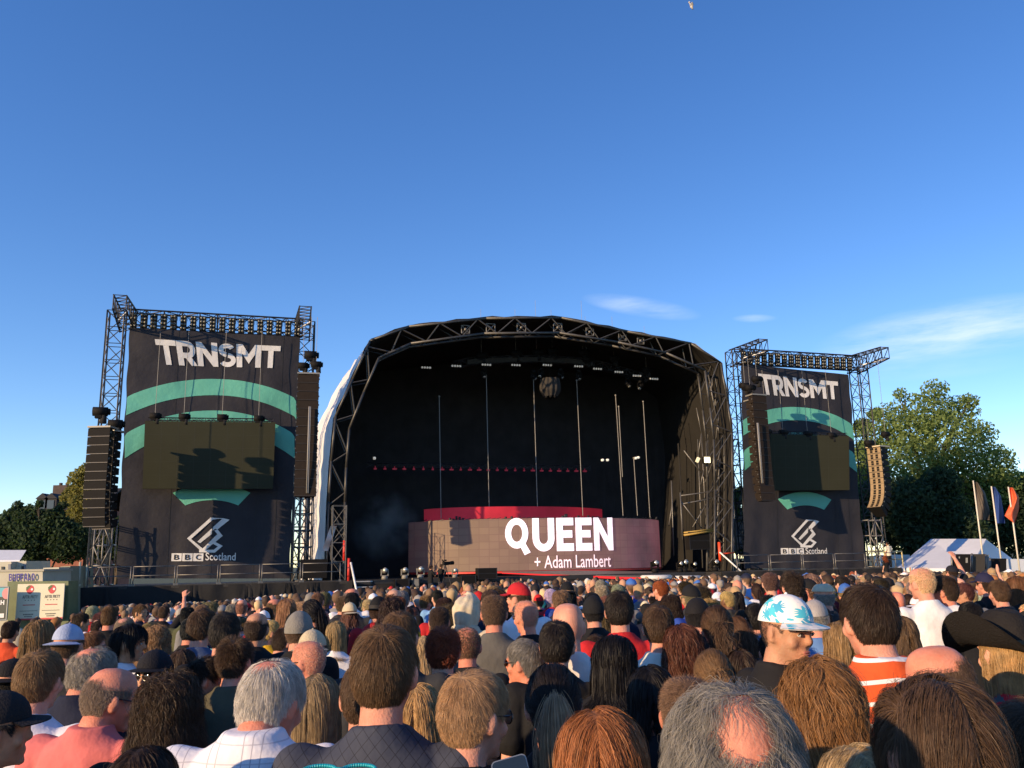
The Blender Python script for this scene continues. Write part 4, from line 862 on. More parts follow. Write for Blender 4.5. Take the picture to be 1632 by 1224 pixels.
# hoarding: cream sheet with two strawberry posters
hd = empty('poster_hoarding', at(65, 990, 40.3), 'cream hoarding with two strawberry party posters side by side', 'sign'); Y = 40.3
hq = [at(28.5, 931, Y), at(103, 930, Y), at(99.5, 986, Y), at(24, 989, Y)]
def H(x, y, l=0.0): return (hq[0] * (1 - x) + hq[1] * x) * (1 - y) + (hq[3] * (1 - x) + hq[2] * x) * y + Vector((0, -l, 0))
m = MB(); m.prism([H(0, 0), H(1, 0), H(1, 1), H(0, 1)], (0, .06, 0)); m.build('sheet', mat('cream_sheet', (.66, .62, .46), .7), hd)
m = MB(); M_P1 = mat('poster_red', (.55, .05, .06), .6); M_P2 = mat('poster_green', (.08, .14, .06), .6); M_P3 = mat('poster_grey', (.16, .15, .12), .6)
for sx in (.27, .74):
    b = [(sx + .085 * math.cos(a) * (1 - .25 * max(0, math.sin(a))), .155 + .125 * math.sin(a)) for a in np.linspace(0, 6.283, 21)[:-1]]
    v, f = poly(b); s = MB(); s.add([H(x, y, .01) for x, y in v], f); s.build('strawberry', M_P1, hd)
    v, f = poly([(sx - .085, .10), (sx - .03, .04), (sx + .02, .05), (sx - .01, .10), (sx - .05, .16), (sx - .07, .19)]); s = MB(); s.add([H(x, y, .016) for x, y in v], f); s.build('leaf_print', M_P2, hd)
    v, f = poly([(sx + .045 + .026 * math.cos(a), .15 + .035 * math.sin(a)) for a in np.linspace(0, 6.283, 13)[:-1]]); s = MB(); s.add([H(x, y, .02) for x, y in v], f); s.build('white_spot', M_WHITE, hd)
    for (txt, y0, y1, w, mm) in (('AFTR PRTY', .315, .405, .33, M_P3), ('• • • •', .44, .465, .22, M_P3)):
        v, f = text_mesh(txt, .02 if len(txt) > 8 else 0); s = MB(); s.add([H(sx - w / 2 + w * x + .015, y1 + (y0 - y1) * y, .012) for x, y in v], f); s.build('poster_text', mm, hd)
    s = MB()
    for (y, w, h, k) in ((.575, .26, .022, 9), ):
        for i in range(k): s.add([H(sx - w / 2 + w * (i + j) / k, yy, .012) for j, yy in ((.08, y), (.9, y - .006), (.9, y + h), (.08, y + h))], [[0, 1, 2, 3]])
    s.build('red_line', M_P1, hd); s = MB()
    for (y, w, h, k) in ((.74, .38, .016, 13), (.83, .22, .03, 7), (.89, .17, .028, 6)):
        for i in range(k): s.add([H(sx - w / 2 + w * (i + j) / k, yy, .012) for j, yy in ((.08, y), (.88, y), (.88, y + h), (.08, y + h))], [[0, 1, 2, 3]])
    s.build('small_print_lines', M_P3, hd)
s = MB(); s.add([H(x, y, .012) for x, y in ((0, .955), (1, .955), (1, 1), (0, 1))], [[0, 1, 2, 3]]); s.build('red_stripe', M_P1, hd)
eb = empty('poster_board', at(4, 990, 39.5), 'framed dark poster board with turquoise and pink top at the left edge', 'sign'); Y = 39.5
eq = [at(-30, 935, Y), at(14.5, 935.5, Y), at(10.5, 988, Y), at(-34, 990, Y)]
def E(x, y, l=0.0): return (eq[0] * (1 - x) + eq[1] * x) * (1 - y) + (eq[3] * (1 - x) + eq[2] * x) * y + Vector((0, -l, 0))
m = MB(); m.prism([E(0, 0), E(1, 0), E(1, 1), E(0, 1)], (0, .06, 0)); m.build('board', mat('board_dark', (.045, .055, .045), .6), eb)
for (x0, y0, x1, y1, mm) in ((0, 0, 1, .3, mat('poster_turquoise', (.12, .42, .50), .6)),):
    m = MB(); m.add([E(x0, y0, .01), E(x1, y0, .01), E(x1, y1, .01), E(x0, y1, .01)], [[0, 1, 2, 3]]); m.build('turquoise_band', mm, eb)
m = MB(); v, f = poly([(.93 + .16 * math.cos(a) if .93 + .16 * math.cos(a) < 1 else 1, .2 + .17 * math.sin(a)) for a in np.linspace(0, 6.283, 17)[:-1]]); m.add([E(x, y, .016) for x, y in v], f); m.build('pink_blob', mat('poster_pink', (.62, .25, .25), .6), eb)
m = MB(); put(m, [(np.column_stack([.74 + .14 * v[:, 0], .40 + .14 * (1 - v[:, 1])]), f) for v, f in glyph('H')], lambda x, y, z: E(x, y, .015 + z)); put(m, [poly([(.66, .80), (.9, .80), (.9, .93), (.66, .93)])], lambda x, y, z: E(x, y, .014)); m.build('white_marks', M_WHITE, eb)
m = MB(); [m.tube(E(*p, .02), E(*q, .02), .03, 5) for p, q in (((1, 0), (1, 1)), ((0, 0), (1, 0)), ((0, 1), (1, 1)))]; m.build('frame', mat('board_frame', (.3, .32, .3), .5), eb)

# white marquee at the right
mq = empty('marquee', at(1530, 900, 66), 'white ridge marquee beyond the crowd on the right, one patch of sun on its roof', 'tent'); Y = 66
A, B, C_, D_ = at(1430, 906, Y), at(1545, 908, Y - 4), at(1572, 860, Y), at(1484, 860, Y + 5); Eb = at(1622, 897, Y + 3)
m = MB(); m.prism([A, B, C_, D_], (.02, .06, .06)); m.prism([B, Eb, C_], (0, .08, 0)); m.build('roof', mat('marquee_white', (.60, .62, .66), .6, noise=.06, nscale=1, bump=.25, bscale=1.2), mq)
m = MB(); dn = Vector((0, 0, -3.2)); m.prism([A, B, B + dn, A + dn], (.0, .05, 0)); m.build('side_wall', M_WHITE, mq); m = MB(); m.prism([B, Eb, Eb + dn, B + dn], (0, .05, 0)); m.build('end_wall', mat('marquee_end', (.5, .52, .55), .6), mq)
px_box('marquee_annex', 1426, 1450, 884, 915, 70, 4, M_WHITE, 'low white tent side peeping out left of the marquee', 'tent')
px_box('marquee_annex', 1603, 1680, 891, 925, 67, 4, mat('annex_blue', (.5, .55, .62), .6), 'pale flat tent wall right of the marquee under the orange flag', 'tent')
for (x0, x1, y0, y1, Y, lab, mm) in ((1517, 1547, 883, 912, 60, 'black hoarding panel with pale marks in front of the marquee', M_BOX), (1549, 1570, 883, 912, 60.5, 'dark brown hoarding panel beside the pale marked one', mat('brown_panel', (.035, .03, .022), .7)), (1571, 1576, 884, 912, 61, 'narrow grey hoarding panel right of the brown one', mat('grey_panel', (.16, .16, .14), .7)), (1578, 1604, 890, 912, 62, 'dark entrance hoarding under the right end of the marquee', M_BOX)):
    r_ = empty('hoarding_panel', at((x0 + x1) / 2, y1, Y), lab, 'hoarding', 'hoarding panels by the marquee'); px_box('board', x0, x1, y0, y1, Y, .08, mm, None, None, 0, r_)
    m = MB(); m.tube(at(x0, y1, Y - .05), at(x0, y0 - 1, Y - .05), .07, 6); m.build('post', M_ALU, r_)
    if x0 == 1517:
        m = MB(); [m.add([at(x0 + a, y0 + b, Y - .03), at(x0 + a + w, y0 + b, Y - .03), at(x0 + a + w, y0 + b + h, Y - .03), at(x0 + a, y0 + b + h, Y - .03)], [[0, 1, 2, 3]]) for a, b, w, h in ((6, 8, 2, 6), (11, 4, 2, 3), (22, 6, 3.4, 8))]; m.build('pale_marks', mat('pale_mark', (.25, .25, .22), .7), r_)
# three tall festival flags
def flag(x0, y0, x1, y1, Y, outline, m, label, stripes=None):
    T, Bp = at(x0, y0, Y), at(x1, y1, Y); Bp.x, Bp.y = T.x, T.y; r_ = empty('festival_flag', Bp, label, 'flag', 'tall flags at the right edge')
    p = MB(); p.tube(Bp - EZ * 1.5, T, .06, 8, .05); p.build('flagpole', mat('flag_pole', (.62, .58, .48), .5), r_)
    c = MB(); le, ri = outline   # left and right edge curves from the top down
    def fp(x, y):
        def ev(E): t = y * (len(E) - 1); j = min(int(t), len(E) - 2); w = t - j; return [E[j][k] * (1 - w) + E[j + 1][k] * w for k in (0, 1)]
        l, r = ev(le), ev(ri); return at(l[0] * (1 - x) + r[0] * x, l[1] * (1 - x) + r[1] * x, Y + .5 * math.sin(x * 5 + y * 4) * x)
    c.grid(fp, 20, 30); fo = c.build('cloth', m, r_)
    if stripes:
        s = MB()
        for a, b in stripes: s.grid(lambda x, y: fp(a + (b - a) * y + .035 * x, y) - Vector((0, .03, 0)), 1, 30)
        s.build('stripe_print', mat('flag_stripe', (.012, .012, .014), .8), r_)
flag(1551, 766, 1566, 885, 64, ([(1552, 769), (1555, 795), (1559, 828)], [(1557, 768), (1570, 785), (1577, 812), (1577, 829)]), mat('flag_brown', (.085, .07, .058), .8, noise=.15), 'tall brownish black striped flag, leftmost of the three by the marquee', [(.2, .75), (.45, .9), (.1, .45), (.6, .97)])
flag(1580, 775, 1594, 898, 63, ([(1581, 776), (1584, 800), (1588, 834)], [(1586, 776), (1595, 790), (1599, 812), (1602, 834)]), mat('flag_blue', (.012, .045, .20), .8, noise=.15), 'tall deep blue flag between the striped and the orange ones')
flag(1607, 776, 1629, 892, 62, ([(1608, 777), (1611, 800), (1601, 822), (1616, 834)], [(1614, 777), (1624, 792), (1624, 812), (1617, 835)]), mat('flag_orange', (.62, .11, .04), .7, noise=.2), 'tall orange red ragged flag at the right edge')
# gull high overhead
gl = at(1102, 10, 60); bd = MB()
for (a, b) in ((Vector((-.12, 0, .3)), Vector((.1, 0, -.28))),):
    bd.tube(gl + a, gl, .03, 8, .13); bd.tube(gl, gl + b, .13, 8, .04)
    bd.ball(gl + Vector((-.14, 0, .34)), .09)
for s, q in ((1, Vector((.16, .55, .18))), (-1, Vector((-.05, -.6, -.05)))):
    bd.prism([gl + Vector((-.08, 0, .12)), gl + Vector((.08, 0, -.1)), gl + q * .6 + Vector((.1, 0, -.12)), gl + q, gl + q * .6 + Vector((-.06, 0, .1))], (.02, .0, .02))
tag(bd.build('gull', mat('gull_feathers', (.42, .40, .38), .8, noise=.3, nscale=6), None, loc=gl), 'small grey gull flying high above the stage', 'bird')
# ------------------------------------------------------------------ people
def objcol_mat(name, rough=.8, spec=.3, island=0.0, noise=.12, nscale=8, bump=0.0, bscale=60, mul=1.0, sheen=0.0):
    m = bpy.data.materials.new(name); m.use_nodes = True; n, l = m.node_tree.nodes, m.node_tree.links; p = n['Principled BSDF']
    p.inputs['Roughness'].default_value = rough; p.inputs['Specular IOR Level'].default_value = spec
    oi = n.new('ShaderNodeObjectInfo'); src = oi.outputs['Color']
    def scale(src, fac):
        mx = n.new('ShaderNodeMixRGB'); mx.blend_type = 'MULTIPLY'; mx.inputs[0].default_value = 1; l.new(src, mx.inputs[1])
        if isinstance(fac, float): mx.inputs[2].default_value = (fac, fac, fac, 1)
        else: l.new(fac, mx.inputs[2])
        return mx.outputs[0]
    if mul != 1.0: src = scale(src, mul)
    if island:
        g = n.new('ShaderNodeNewGeometry'); mr = n.new('ShaderNodeMapRange'); mr.inputs[3].default_value = 1 - island; mr.inputs[4].default_value = 1 + island * 1.5; l.new(g.outputs['Random Per Island'], mr.inputs[0]); src = scale(src, mr.outputs[0])
    tc = n.new('ShaderNodeTexCoord')
    if noise:
        nt = n.new('ShaderNodeTexNoise'); nt.inputs['Scale'].default_value = nscale; nt.inputs['Detail'].default_value = 4; l.new(tc.outputs['Object'], nt.inputs['Vector'])
        mr = n.new('ShaderNodeMapRange'); mr.inputs[1].default_value = .25; mr.inputs[2].default_value = .75; mr.inputs[3].default_value = 1 - noise; mr.inputs[4].default_value = 1 + noise; l.new(nt.outputs['Fac'], mr.inputs[0]); src = scale(src, mr.outputs[0])
    if bump:
        nt = n.new('ShaderNodeTexNoise'); nt.inputs['Scale'].default_value = bscale; nt.inputs['Detail'].default_value = 3; l.new(tc.outputs['Object'], nt.inputs['Vector'])
        bp = n.new('ShaderNodeBump'); bp.inputs['Strength'].default_value = bump; bp.inputs['Distance'].default_value = .01; l.new(nt.outputs['Fac'], bp.inputs['Height']); l.new(bp.outputs[0], p.inputs['Normal'])
    l.new(src, p.inputs['Base Color']); return m, src, p, tc
M_SKIN, _s, _p, _t = objcol_mat('skin', .58, .26, noise=.22, nscale=17, bump=.25, bscale=140)
_n, _l = M_SKIN.node_tree.nodes, M_SKIN.node_tree.links
_a = _n.new('ShaderNodeTexNoise'); _a.inputs['Scale'].default_value = 11; _a.inputs['Detail'].default_value = 8; _a.inputs['Roughness'].default_value = .75; _l.new(_t.outputs['Object'], _a.inputs['Vector'])
_r = _n.new('ShaderNodeValToRGB'); _r.color_ramp.elements[0].position = .35; _r.color_ramp.elements[0].color = (1.0, .78, .70, 1); _r.color_ramp.elements[1].position = .68; _r.color_ramp.elements[1].color = (1.0, 1.06, 1.08, 1); _l.new(_a.outputs['Fac'], _r.inputs[0])
_m = _n.new('ShaderNodeMixRGB'); _m.blend_type = 'MULTIPLY'; _m.inputs[0].default_value = 1; _l.new(_s, _m.inputs[1]); _l.new(_r.outputs[0], _m.inputs[2]); _l.new(_m.outputs[0], _p.inputs['Base Color'])
_p.inputs['Subsurface Weight'].default_value = .06; _p.inputs['Subsurface Radius'].default_value = (.02, .008, .004); _p.inputs['Subsurface Scale'].default_value = .3
M_HAIR = objcol_mat('hair', .5, .28, island=.26, noise=.3, nscale=30)[0]
def soften(m):   # light seeps through hair
    n, l = m.node_tree.nodes, m.node_tree.links; p = n['Principled BSDF']; t = n.new('ShaderNodeBsdfTranslucent'); l.new(p.inputs['Base Color'].links[0].from_socket, t.inputs['Color']); x = n.new('ShaderNodeMixShader'); x.inputs[0].default_value = .33; l.new(p.outputs[0], x.inputs[1]); l.new(t.outputs[0], x.inputs[2]); l.new(x.outputs[0], n['Material Output'].inputs['Surface'])
soften(M_HAIR)
M_ROOT = objcol_mat('hair_root', .7, .2, noise=.35, nscale=60, mul=.75)[0]
M_STUB = objcol_mat('stubble', .6, .3, island=.5, noise=.0)[0]
M_CLOTH = objcol_mat('cloth', .85, .2, noise=.14, nscale=9, bump=1.0, bscale=13)[0]
M_FELT = objcol_mat('hat_cloth', .85, .2, noise=.15, nscale=18, bump=.5, bscale=120)[0]
def pattern_mat(name, kind):
    m, src, p, tc = objcol_mat(name, .8, .2, noise=.08, nscale=7, bump=.9, bscale=13); n, l = m.node_tree.nodes, m.node_tree.links
    mx = n.new('ShaderNodeMixRGB'); l.new(src, mx.inputs[1]); sp = n.new('ShaderNodeSeparateXYZ'); l.new(tc.outputs['Object'], sp.inputs[0])
    def math_(op, a, b=0.0):
        q = n.new('ShaderNodeMath'); q.operation = op
        for i, v in enumerate((a, b)):
            if isinstance(v, (int, float)): q.inputs[i].default_value = v
            else: l.new(v, q.inputs[i])
        return q.outputs[0]
    def band(src, period, width): return math_('LESS_THAN', math_('FRACT', math_('DIVIDE', src, period)), width)
    if kind == 'stripe': fac = band(math_('ADD', sp.outputs['Z'], math_('MULTIPLY', math_('ABSOLUTE', sp.outputs['X']), .10)), .060, .2); mx.inputs[2].default_value = (.75, .73, .72, 1)
    elif kind == 'plaid': fac = math_('MULTIPLY', math_('MAXIMUM', math_('MULTIPLY', band(sp.outputs['X'], .024, .14), band(sp.outputs['X'], .11, .5)), math_('MULTIPLY', band(sp.outputs['Z'], .045, .08), .7)), .55); mx.inputs[2].default_value = (.22, .21, .26, 1)
    elif kind == 'grid': fac = math_('MULTIPLY', math_('MAXIMUM', band(math_('ADD', sp.outputs['X'], math_('MULTIPLY', sp.outputs['Z'], .9)), .034, .06), band(math_('SUBTRACT', sp.outputs['X'], math_('MULTIPLY', sp.outputs['Z'], .9)), .034, .06)), .8); mx.inputs[2].default_value = (.015, .016, .022, 1)
    else:
        vo = n.new('ShaderNodeTexNoise' if kind == 'leafy' else 'ShaderNodeTexVoronoi'); vo.inputs['Scale'].default_value = 16 if kind == 'leafy' else 20; l.new(tc.outputs['Object'], vo.inputs['Vector'])
        if kind == 'leafy': vo.inputs['Detail'].default_value = 5; vo.inputs['Distortion'].default_value = 2.2; fac = math_('GREATER_THAN', vo.outputs['Fac'], .56); mx.inputs[2].default_value = (.06, .09, .10, 1)
        elif kind == 'floral':
            vo.inputs['Scale'].default_value = 20; df = n.new('ShaderNodeVectorMath'); df.operation = 'SUBTRACT'; l.new(tc.outputs['Object'], df.inputs[0]); l.new(vo.outputs['Position'], df.inputs[1])
            sx_ = n.new('ShaderNodeSeparateXYZ'); l.new(df.outputs[0], sx_.inputs[0]); an = math_('ARCTAN2', sx_.outputs['Z'], math_('ADD', sx_.outputs['X'], sx_.outputs['Y'])); pet = math_('ADD', .47, math_('MULTIPLY', math_('SINE', math_('MULTIPLY', an, 9.0)), .17))
            sc_ = n.new('ShaderNodeSeparateColor'); l.new(vo.outputs['Color'], sc_.inputs[0]); fac = math_('MULTIPLY', math_('MULTIPLY', math_('LESS_THAN', vo.outputs['Distance'], pet), math_('GREATER_THAN', sc_.outputs[0], .12)), .95)
            mm = n.new('ShaderNodeMixRGB'); l.new(sc_.outputs[1], mm.inputs[0]); mm.inputs[1].default_value = (.02, .30, .50, 1); mm.inputs[2].default_value = (.05, .50, .62, 1); l.new(mm.outputs[0], mx.inputs[2])
        elif kind == 'checks': fac = math_('MULTIPLY', math_('LESS_THAN', vo.outputs['Distance'], .35), .9); mx.inputs[2].default_value = (.03, .035, .06, 1)
        else:
            vo.inputs['Scale'].default_value = 26; wv = n.new('ShaderNodeTexNoise'); wv.inputs['Scale'].default_value = 30; wv.inputs['Distortion'].default_value = 3; l.new(tc.outputs['Object'], wv.inputs['Vector']); fac = math_('GREATER_THAN', wv.outputs['Fac'], .52); mx.inputs[2].default_value = (.6, .6, .6, 1)
    l.new(fac, mx.inputs[0]); l.new(mx.outputs[0], p.inputs['Base Color']); return m
PAT = {k: pattern_mat('cloth_' + k, k) for k in ('stripe', 'plaid', 'grid', 'leafy', 'floral', 'checks', 'scribble')}

# --- head surface (origin at the crown, face towards +y) ---
HT = np.array([0, .006, .02, .045, .075, .105, .135, .16, .185, .21, .232])
HW = np.array([.004, .037, .060, .0725, .0775, .0785, .0765, .070, .061, .049, .028])
HF = np.array([.005, .042, .069, .086, .092, .093, .088, .087, .088, .086, .070])
HB = np.array([.005, .047, .074, .093, .101, .102, .096, .085, .068, .050, .034])
def head_S(t, a):
    w, f, b = np.interp(t, HT, HW), np.interp(t, HT, HF), np.interp(t, HT, HB); c = np.cos(a)
    return np.stack([w * np.sin(a), np.where(c > 0, f, b) * c, -t], -1)
def head_N(t, a):
    e = 1e-3; du = head_S(np.clip(t + e, 0, .232), a) - head_S(np.clip(t - e, 0, .232), a); dv = head_S(t, a + .01) - head_S(t, a - .01)
    n = np.cross(du, dv); n /= np.linalg.norm(n, axis=-1, keepdims=True) + 1e-12
    c = head_S(t, a) - np.array([0, 0, -.11]); return n * np.sign((n * c).sum(-1, keepdims=True))
def loft(mb, rings):
    n = len(rings[0]); vs = [p for r in rings for p in r]; m = len(rings)
    fs = [[j * n + i, j * n + (i + 1) % n, (j + 1) * n + (i + 1) % n, (j + 1) * n + i] for j in range(m - 1) for i in range(n)]
    fs += [list(range(n))[::-1], [(m - 1) * n + i for i in range(n)]]; mb.add(vs, fs, True)
def ell(c, rx, ry, z, n=24): return [Vector((c[0] + rx * math.sin(2 * math.pi * k / n), c[1] + ry * math.cos(2 * math.pi * k / n), z)) for k in range(n)]
def limb(mb, pts, rs, n=12):
    """a tapering limb through joints, rounded at every joint"""
    for (p, q, a, b) in zip(pts, pts[1:], rs, rs[1:]): mb.tube(p, q, a, n, b)
    for p, r in zip(pts, rs): mb.ball(p, r * .998, 12, 8)
def remesh(mb, vox, smooth=2, name='m'):
    o = mb.build(name, [], None); md = o.modifiers.new('r', 'REMESH'); md.mode = 'VOXEL'; md.voxel_size = vox; md.use_smooth_shade = True
    dg = bpy.context.evaluated_depsgraph_get(); me = bpy.data.meshes.new_from_object(o.evaluated_get(dg)); old = o.data; bpy.data.objects.remove(o); bpy.data.meshes.remove(old)
    nv = len(me.vertices); co = np.empty(nv * 3, np.float32); me.vertices.foreach_get('co', co); co = co.reshape(-1, 3); ed = np.empty(len(me.edges) * 2, np.int32); me.edges.foreach_get('vertices', ed); ed = ed.reshape(-1, 2)
    deg = np.bincount(ed.ravel(), minlength=nv)[:, None].astype(np.float32)
    for _ in range(smooth):
        acc = np.zeros_like(co)
        for c in range(3): acc[:, c] = np.bincount(ed[:, 0], co[ed[:, 1], c], nv) + np.bincount(ed[:, 1], co[ed[:, 0], c], nv)
        co = co * .45 + (acc / np.maximum(deg, 1)) * .55
    me.vertices.foreach_set('co', co.ravel()); me.update(); return me
def head_matrix(yaw, pitch, drop=0.0): return Matrix.Translation((0, -.01 + drop * .7, 1.55 - drop)) @ Matrix.Rotation(yaw, 4, 'Z') @ Matrix.Rotation(pitch, 4, 'X') @ Matrix.Translation((0, .025, .20))
def hand(mb, w, f, nrm, curl=.5, side=1):
    f = f.normalized(); s = f.cross(nrm).normalized() * side; nn = s.cross(f).normalized() * side
    pal = [w, w + f * .045, w + f * .09]; 
    for k in range(4):
        b = w + f * .02 + s * (k - 1.5) * .012; e = w + f * .088 + s * (k - 1.5) * .0215; limb(mb, [b, e], [.015, .0115], 8)
        L = (.072, .080, .074, .058)[k] / 3; p = e; d = f.copy(); pts = [p]
        for j in range(3): d = (d * math.cos(curl) + nn * math.sin(curl)).normalized() if j or curl > .3 else d; p = p + d * L * (1.15 - .12 * j); pts.append(p)
        limb(mb, pts, [.0098, .009, .0082, .0072], 8)
    b = w + f * .025 - s * .028; d = (f * .65 - s * .62 + nn * .35).normalized(); p1 = b + d * .042; d2 = (d + nn * .35 + f * .35).normalized(); limb(mb, [b, p1, p1 + d2 * .03, p1 + d2 * .052], [.0145, .0112, .0098, .008], 8)
POSES = {'down': (((.205, -.035, 1.405), (.245, -.06, 1.11), (.255, .03, .87)), ((-.205, -.035, 1.405), (-.245, -.06, 1.11), (-.255, .03, .87))),
         'fold': (((.2, -.03, 1.405), (.245, -.02, 1.12), (.08, .19, 1.13)), ((-.2, -.03, 1.405), (-.245, -.02, 1.12), (-.07, .21, 1.08))),
         'phone': (((.2, -.02, 1.39), (.27, .20, 1.28), (.16, .30, 1.50)), ((-.205, -.035, 1.405), (-.245, -.06, 1.11), (-.255, .03, .87))),
         'raise': (((.2, -.02, 1.40), (.30, .10, 1.62), (.24, .20, 1.88)), ((-.205, -.035, 1.405), (-.245, -.06, 1.11), (-.255, .03, .87))),
         'camera': (((.2, -.02, 1.39), (.24, .12, 1.20), (.12, .30, 1.42)), ((-.2, -.02, 1.39), (-.24, .12, 1.20), (-.10, .32, 1.40)))}
_body = {}
def body_mesh(yaw=0, pitch=0, pose='down', vox=.0065, drop=0.0):
    key = (round(yaw, 2), round(pitch, 2), pose, drop)
    if key in _body: return _body[key]
    mb = MB(); H = head_matrix(yaw, pitch, drop); T = lambda v: H @ Vector(v)
    A = np.linspace(0, 2 * math.pi, 33)[:-1]; tt = np.concatenate([np.linspace(0, .03, 6), np.linspace(.04, .232, 20)])
    loft(mb, [[T(p) for p in head_S(np.full(32, t), A)] for t in tt])
    def eb(c, r, rot=None):
        q = MB(); q.ball((0, 0, 0), r, 12, 8); M = rot or Matrix.Identity(3); mb.add([T(M @ Vector(v) + Vector(c)) for v in q.v], q.f, True)
    eb((0, .094, -.142), (.0145, .021, .017)); eb((0, .089, -.122), (.0085, .014, .030), Matrix.Rotation(-.22, 3, 'X')); eb((0, .083, -.0985), (.050, .013, .012))
    eb((0, .084, -.180), (.024, .011, .0065)); eb((0, .084, -.192), (.021, .011, .007)); eb((0, .074, -.220), (.024, .020, .016))
    for s in (-1, 1):
        eb((s * .043, .062, -.150), (.024, .02, .024)); 
        R_ = Matrix.Rotation(s * -.45, 3, 'Z') @ Matrix.Rotation(-.2, 3, 'X'); eb((s * .083, -.008, -.128), (.008, .0205, .032), R_); eb((s * .081, -.002, -.150), (.009, .011, .012), R_)
    limb(mb, [T((0, -.012, -.165)), Vector((0, -.018 + drop * .3, 1.52 - drop * .5)), Vector((0, -.034, 1.42))], [.056, .057, .064], 20)
    loft(mb, [ell((0, -.034), a, b, z) for z, a, b in ((1.50, .060, .058), (1.478, .082, .066), (1.455, .118, .075), (1.432, .158, .083), (1.402, .184, .09), (1.35, .19, .1), (1.27, .178, .112), (1.18, .160, .112), (1.05, .142, .10), (.95, .155, .106), (.88, .162, .112), (.82, .15, .108), (.80, .1, .08))])
    for i, (sh, elb, wr) in enumerate(POSES[pose]):
        sh, elb, wr = Vector(sh), Vector(elb), Vector(wr); m1 = sh.lerp(elb, .45); m2 = elb.lerp(wr, .35)
        limb(mb, [sh.lerp(Vector((0, -.03, 1.36)), .2), sh, m1, elb, m2, wr], [.058, .054, .047, .039, .040, .0265], 12)
        f = (wr - elb).normalized(); nrm = Vector((-1 if sh.x > 0 else 1, 0, 0)) if pose == 'down' or sh.x < 0 and pose in ('phone', 'raise') else Vector((0, -1, .2)) if pose in ('fold', 'camera') else Vector((0, 1, 0))
        hand(mb, wr, f, nrm - f * nrm.dot(f), .42 if pose == 'down' else .5, 1 if sh.x > 0 else -1)
    for s in (-1, 1):
        limb(mb, [Vector((s * .082, -.03, .88)), Vector((s * .09, -.02, .70)), Vector((s * .092, -.018, .49)), Vector((s * .095, -.035, .33)), Vector((s * .098, -.045, .10))], [.092, .078, .056, .057, .036], 14)
        q = MB(); q.ball((0, 0, 0), (.044, .13, .042), 12, 8); mb.add([Vector(v) + Vector((s * .105, .03, .043)) for v in q.v], q.f, True)
    me = remesh(mb, vox, 3, 'person'); me.materials.append(M_SKIN); _body[key] = me; return me
_shirt = {}
def wrinkle(me, amp, seed=0):
    nv = len(me.vertices); co = np.empty(nv * 3, np.float32); me.vertices.foreach_get('co', co); co = co.reshape(-1, 3); no = np.empty(nv * 3, np.float32); me.vertex_normals.foreach_get('vector', no); no = no.reshape(-1, 3); r = np.random.default_rng(seed); h = 0
    for f in (9, 16, 27, 44):
        for _ in range(3): k = r.normal(size=3) * f * np.array([1, 1, .55]); h = h + np.sin(co @ k + r.uniform(0, 6.28)) / f
    co = co + no * (h * amp * 9 + .004)[:, None]; me.vertices.foreach_set('co', co.ravel()); me.update()
def shirt_mesh(kind='tee', pose='down', m=None):
    key = (kind, pose, m.name if m else '')
    if key in _shirt: return _shirt[key]
    mb = MB(); o = .013
    loft(mb, [ell((0, -.034), a + o, b + o, z) for z, a, b in ((1.503, .060, .056), (1.482, .082, .066), (1.46, .116, .074), (1.437, .156, .082), (1.407, .184, .09), (1.35, .192, .1), (1.27, .182, .113), (1.18, .170, .115), (1.05, .162, .112), (.95, .168, .116), (.86, .17, .12), (.80, .166, .118), (.79, .1, .08))])
    for (sh, elb, wr) in POSES[pose]:
        sh, elb, wr = Vector(sh), Vector(elb), Vector(wr); root_ = sh.lerp(Vector((0, -.03, 1.36)), .22)
        if kind == 'vest': limb(mb, [root_, sh.lerp(root_, .3)], [.062, .05], 12)
        elif kind in ('long', 'hood', 'collar', 'jacket'): limb(mb, [root_, sh, sh.lerp(elb, .5), elb, elb.lerp(wr, .5), elb.lerp(wr, .9)], [.068, .069, .062, .055, .05, .04], 12)
        else: limb(mb, [root_, sh, sh.lerp(elb, .35), sh.lerp(elb, .68)], [.068, .069, .066, .068], 12)
    if kind in ('collar', 'polo', 'jacket'):
        for z0, z1, r0, r1 in ((1.455, 1.508, .096, .078),): 
            loft(mb, [ell((0, -.028), r0, r0 * .92, z0), ell((0, -.024), r1 + .006, r1 + .004, z1 - .01), ell((0, -.024), r1, r1, z1)])
        loft(mb, [ell((0, -.032), .105, .088, 1.445), ell((0, -.028), .098, .088, 1.472), ell((0, -.026), .084, .080, 1.504)])
    elif kind == 'hood':
        limb(mb, [Vector((x, -.085 + abs(x) * .5, 1.485 - abs(x) * .15)) for x in (-.1, -.05, 0, .05, .1)], [.03, .045, .05, .045, .03], 12)
    else:
        limb(mb, [Vector((.069 * math.sin(a), -.028 + .066 * math.cos(a), 1.494 - .014 * math.cos(a))) for a in np.linspace(0, 6.283, 17)], [.011] * 17, 6)
    me = remesh(mb, .0085, 2, 'shirt'); wrinkle(me, .0017, 5 + len(key[0])); me.materials.append(m or M_CLOTH); _shirt[key] = me; return me
_trs = []
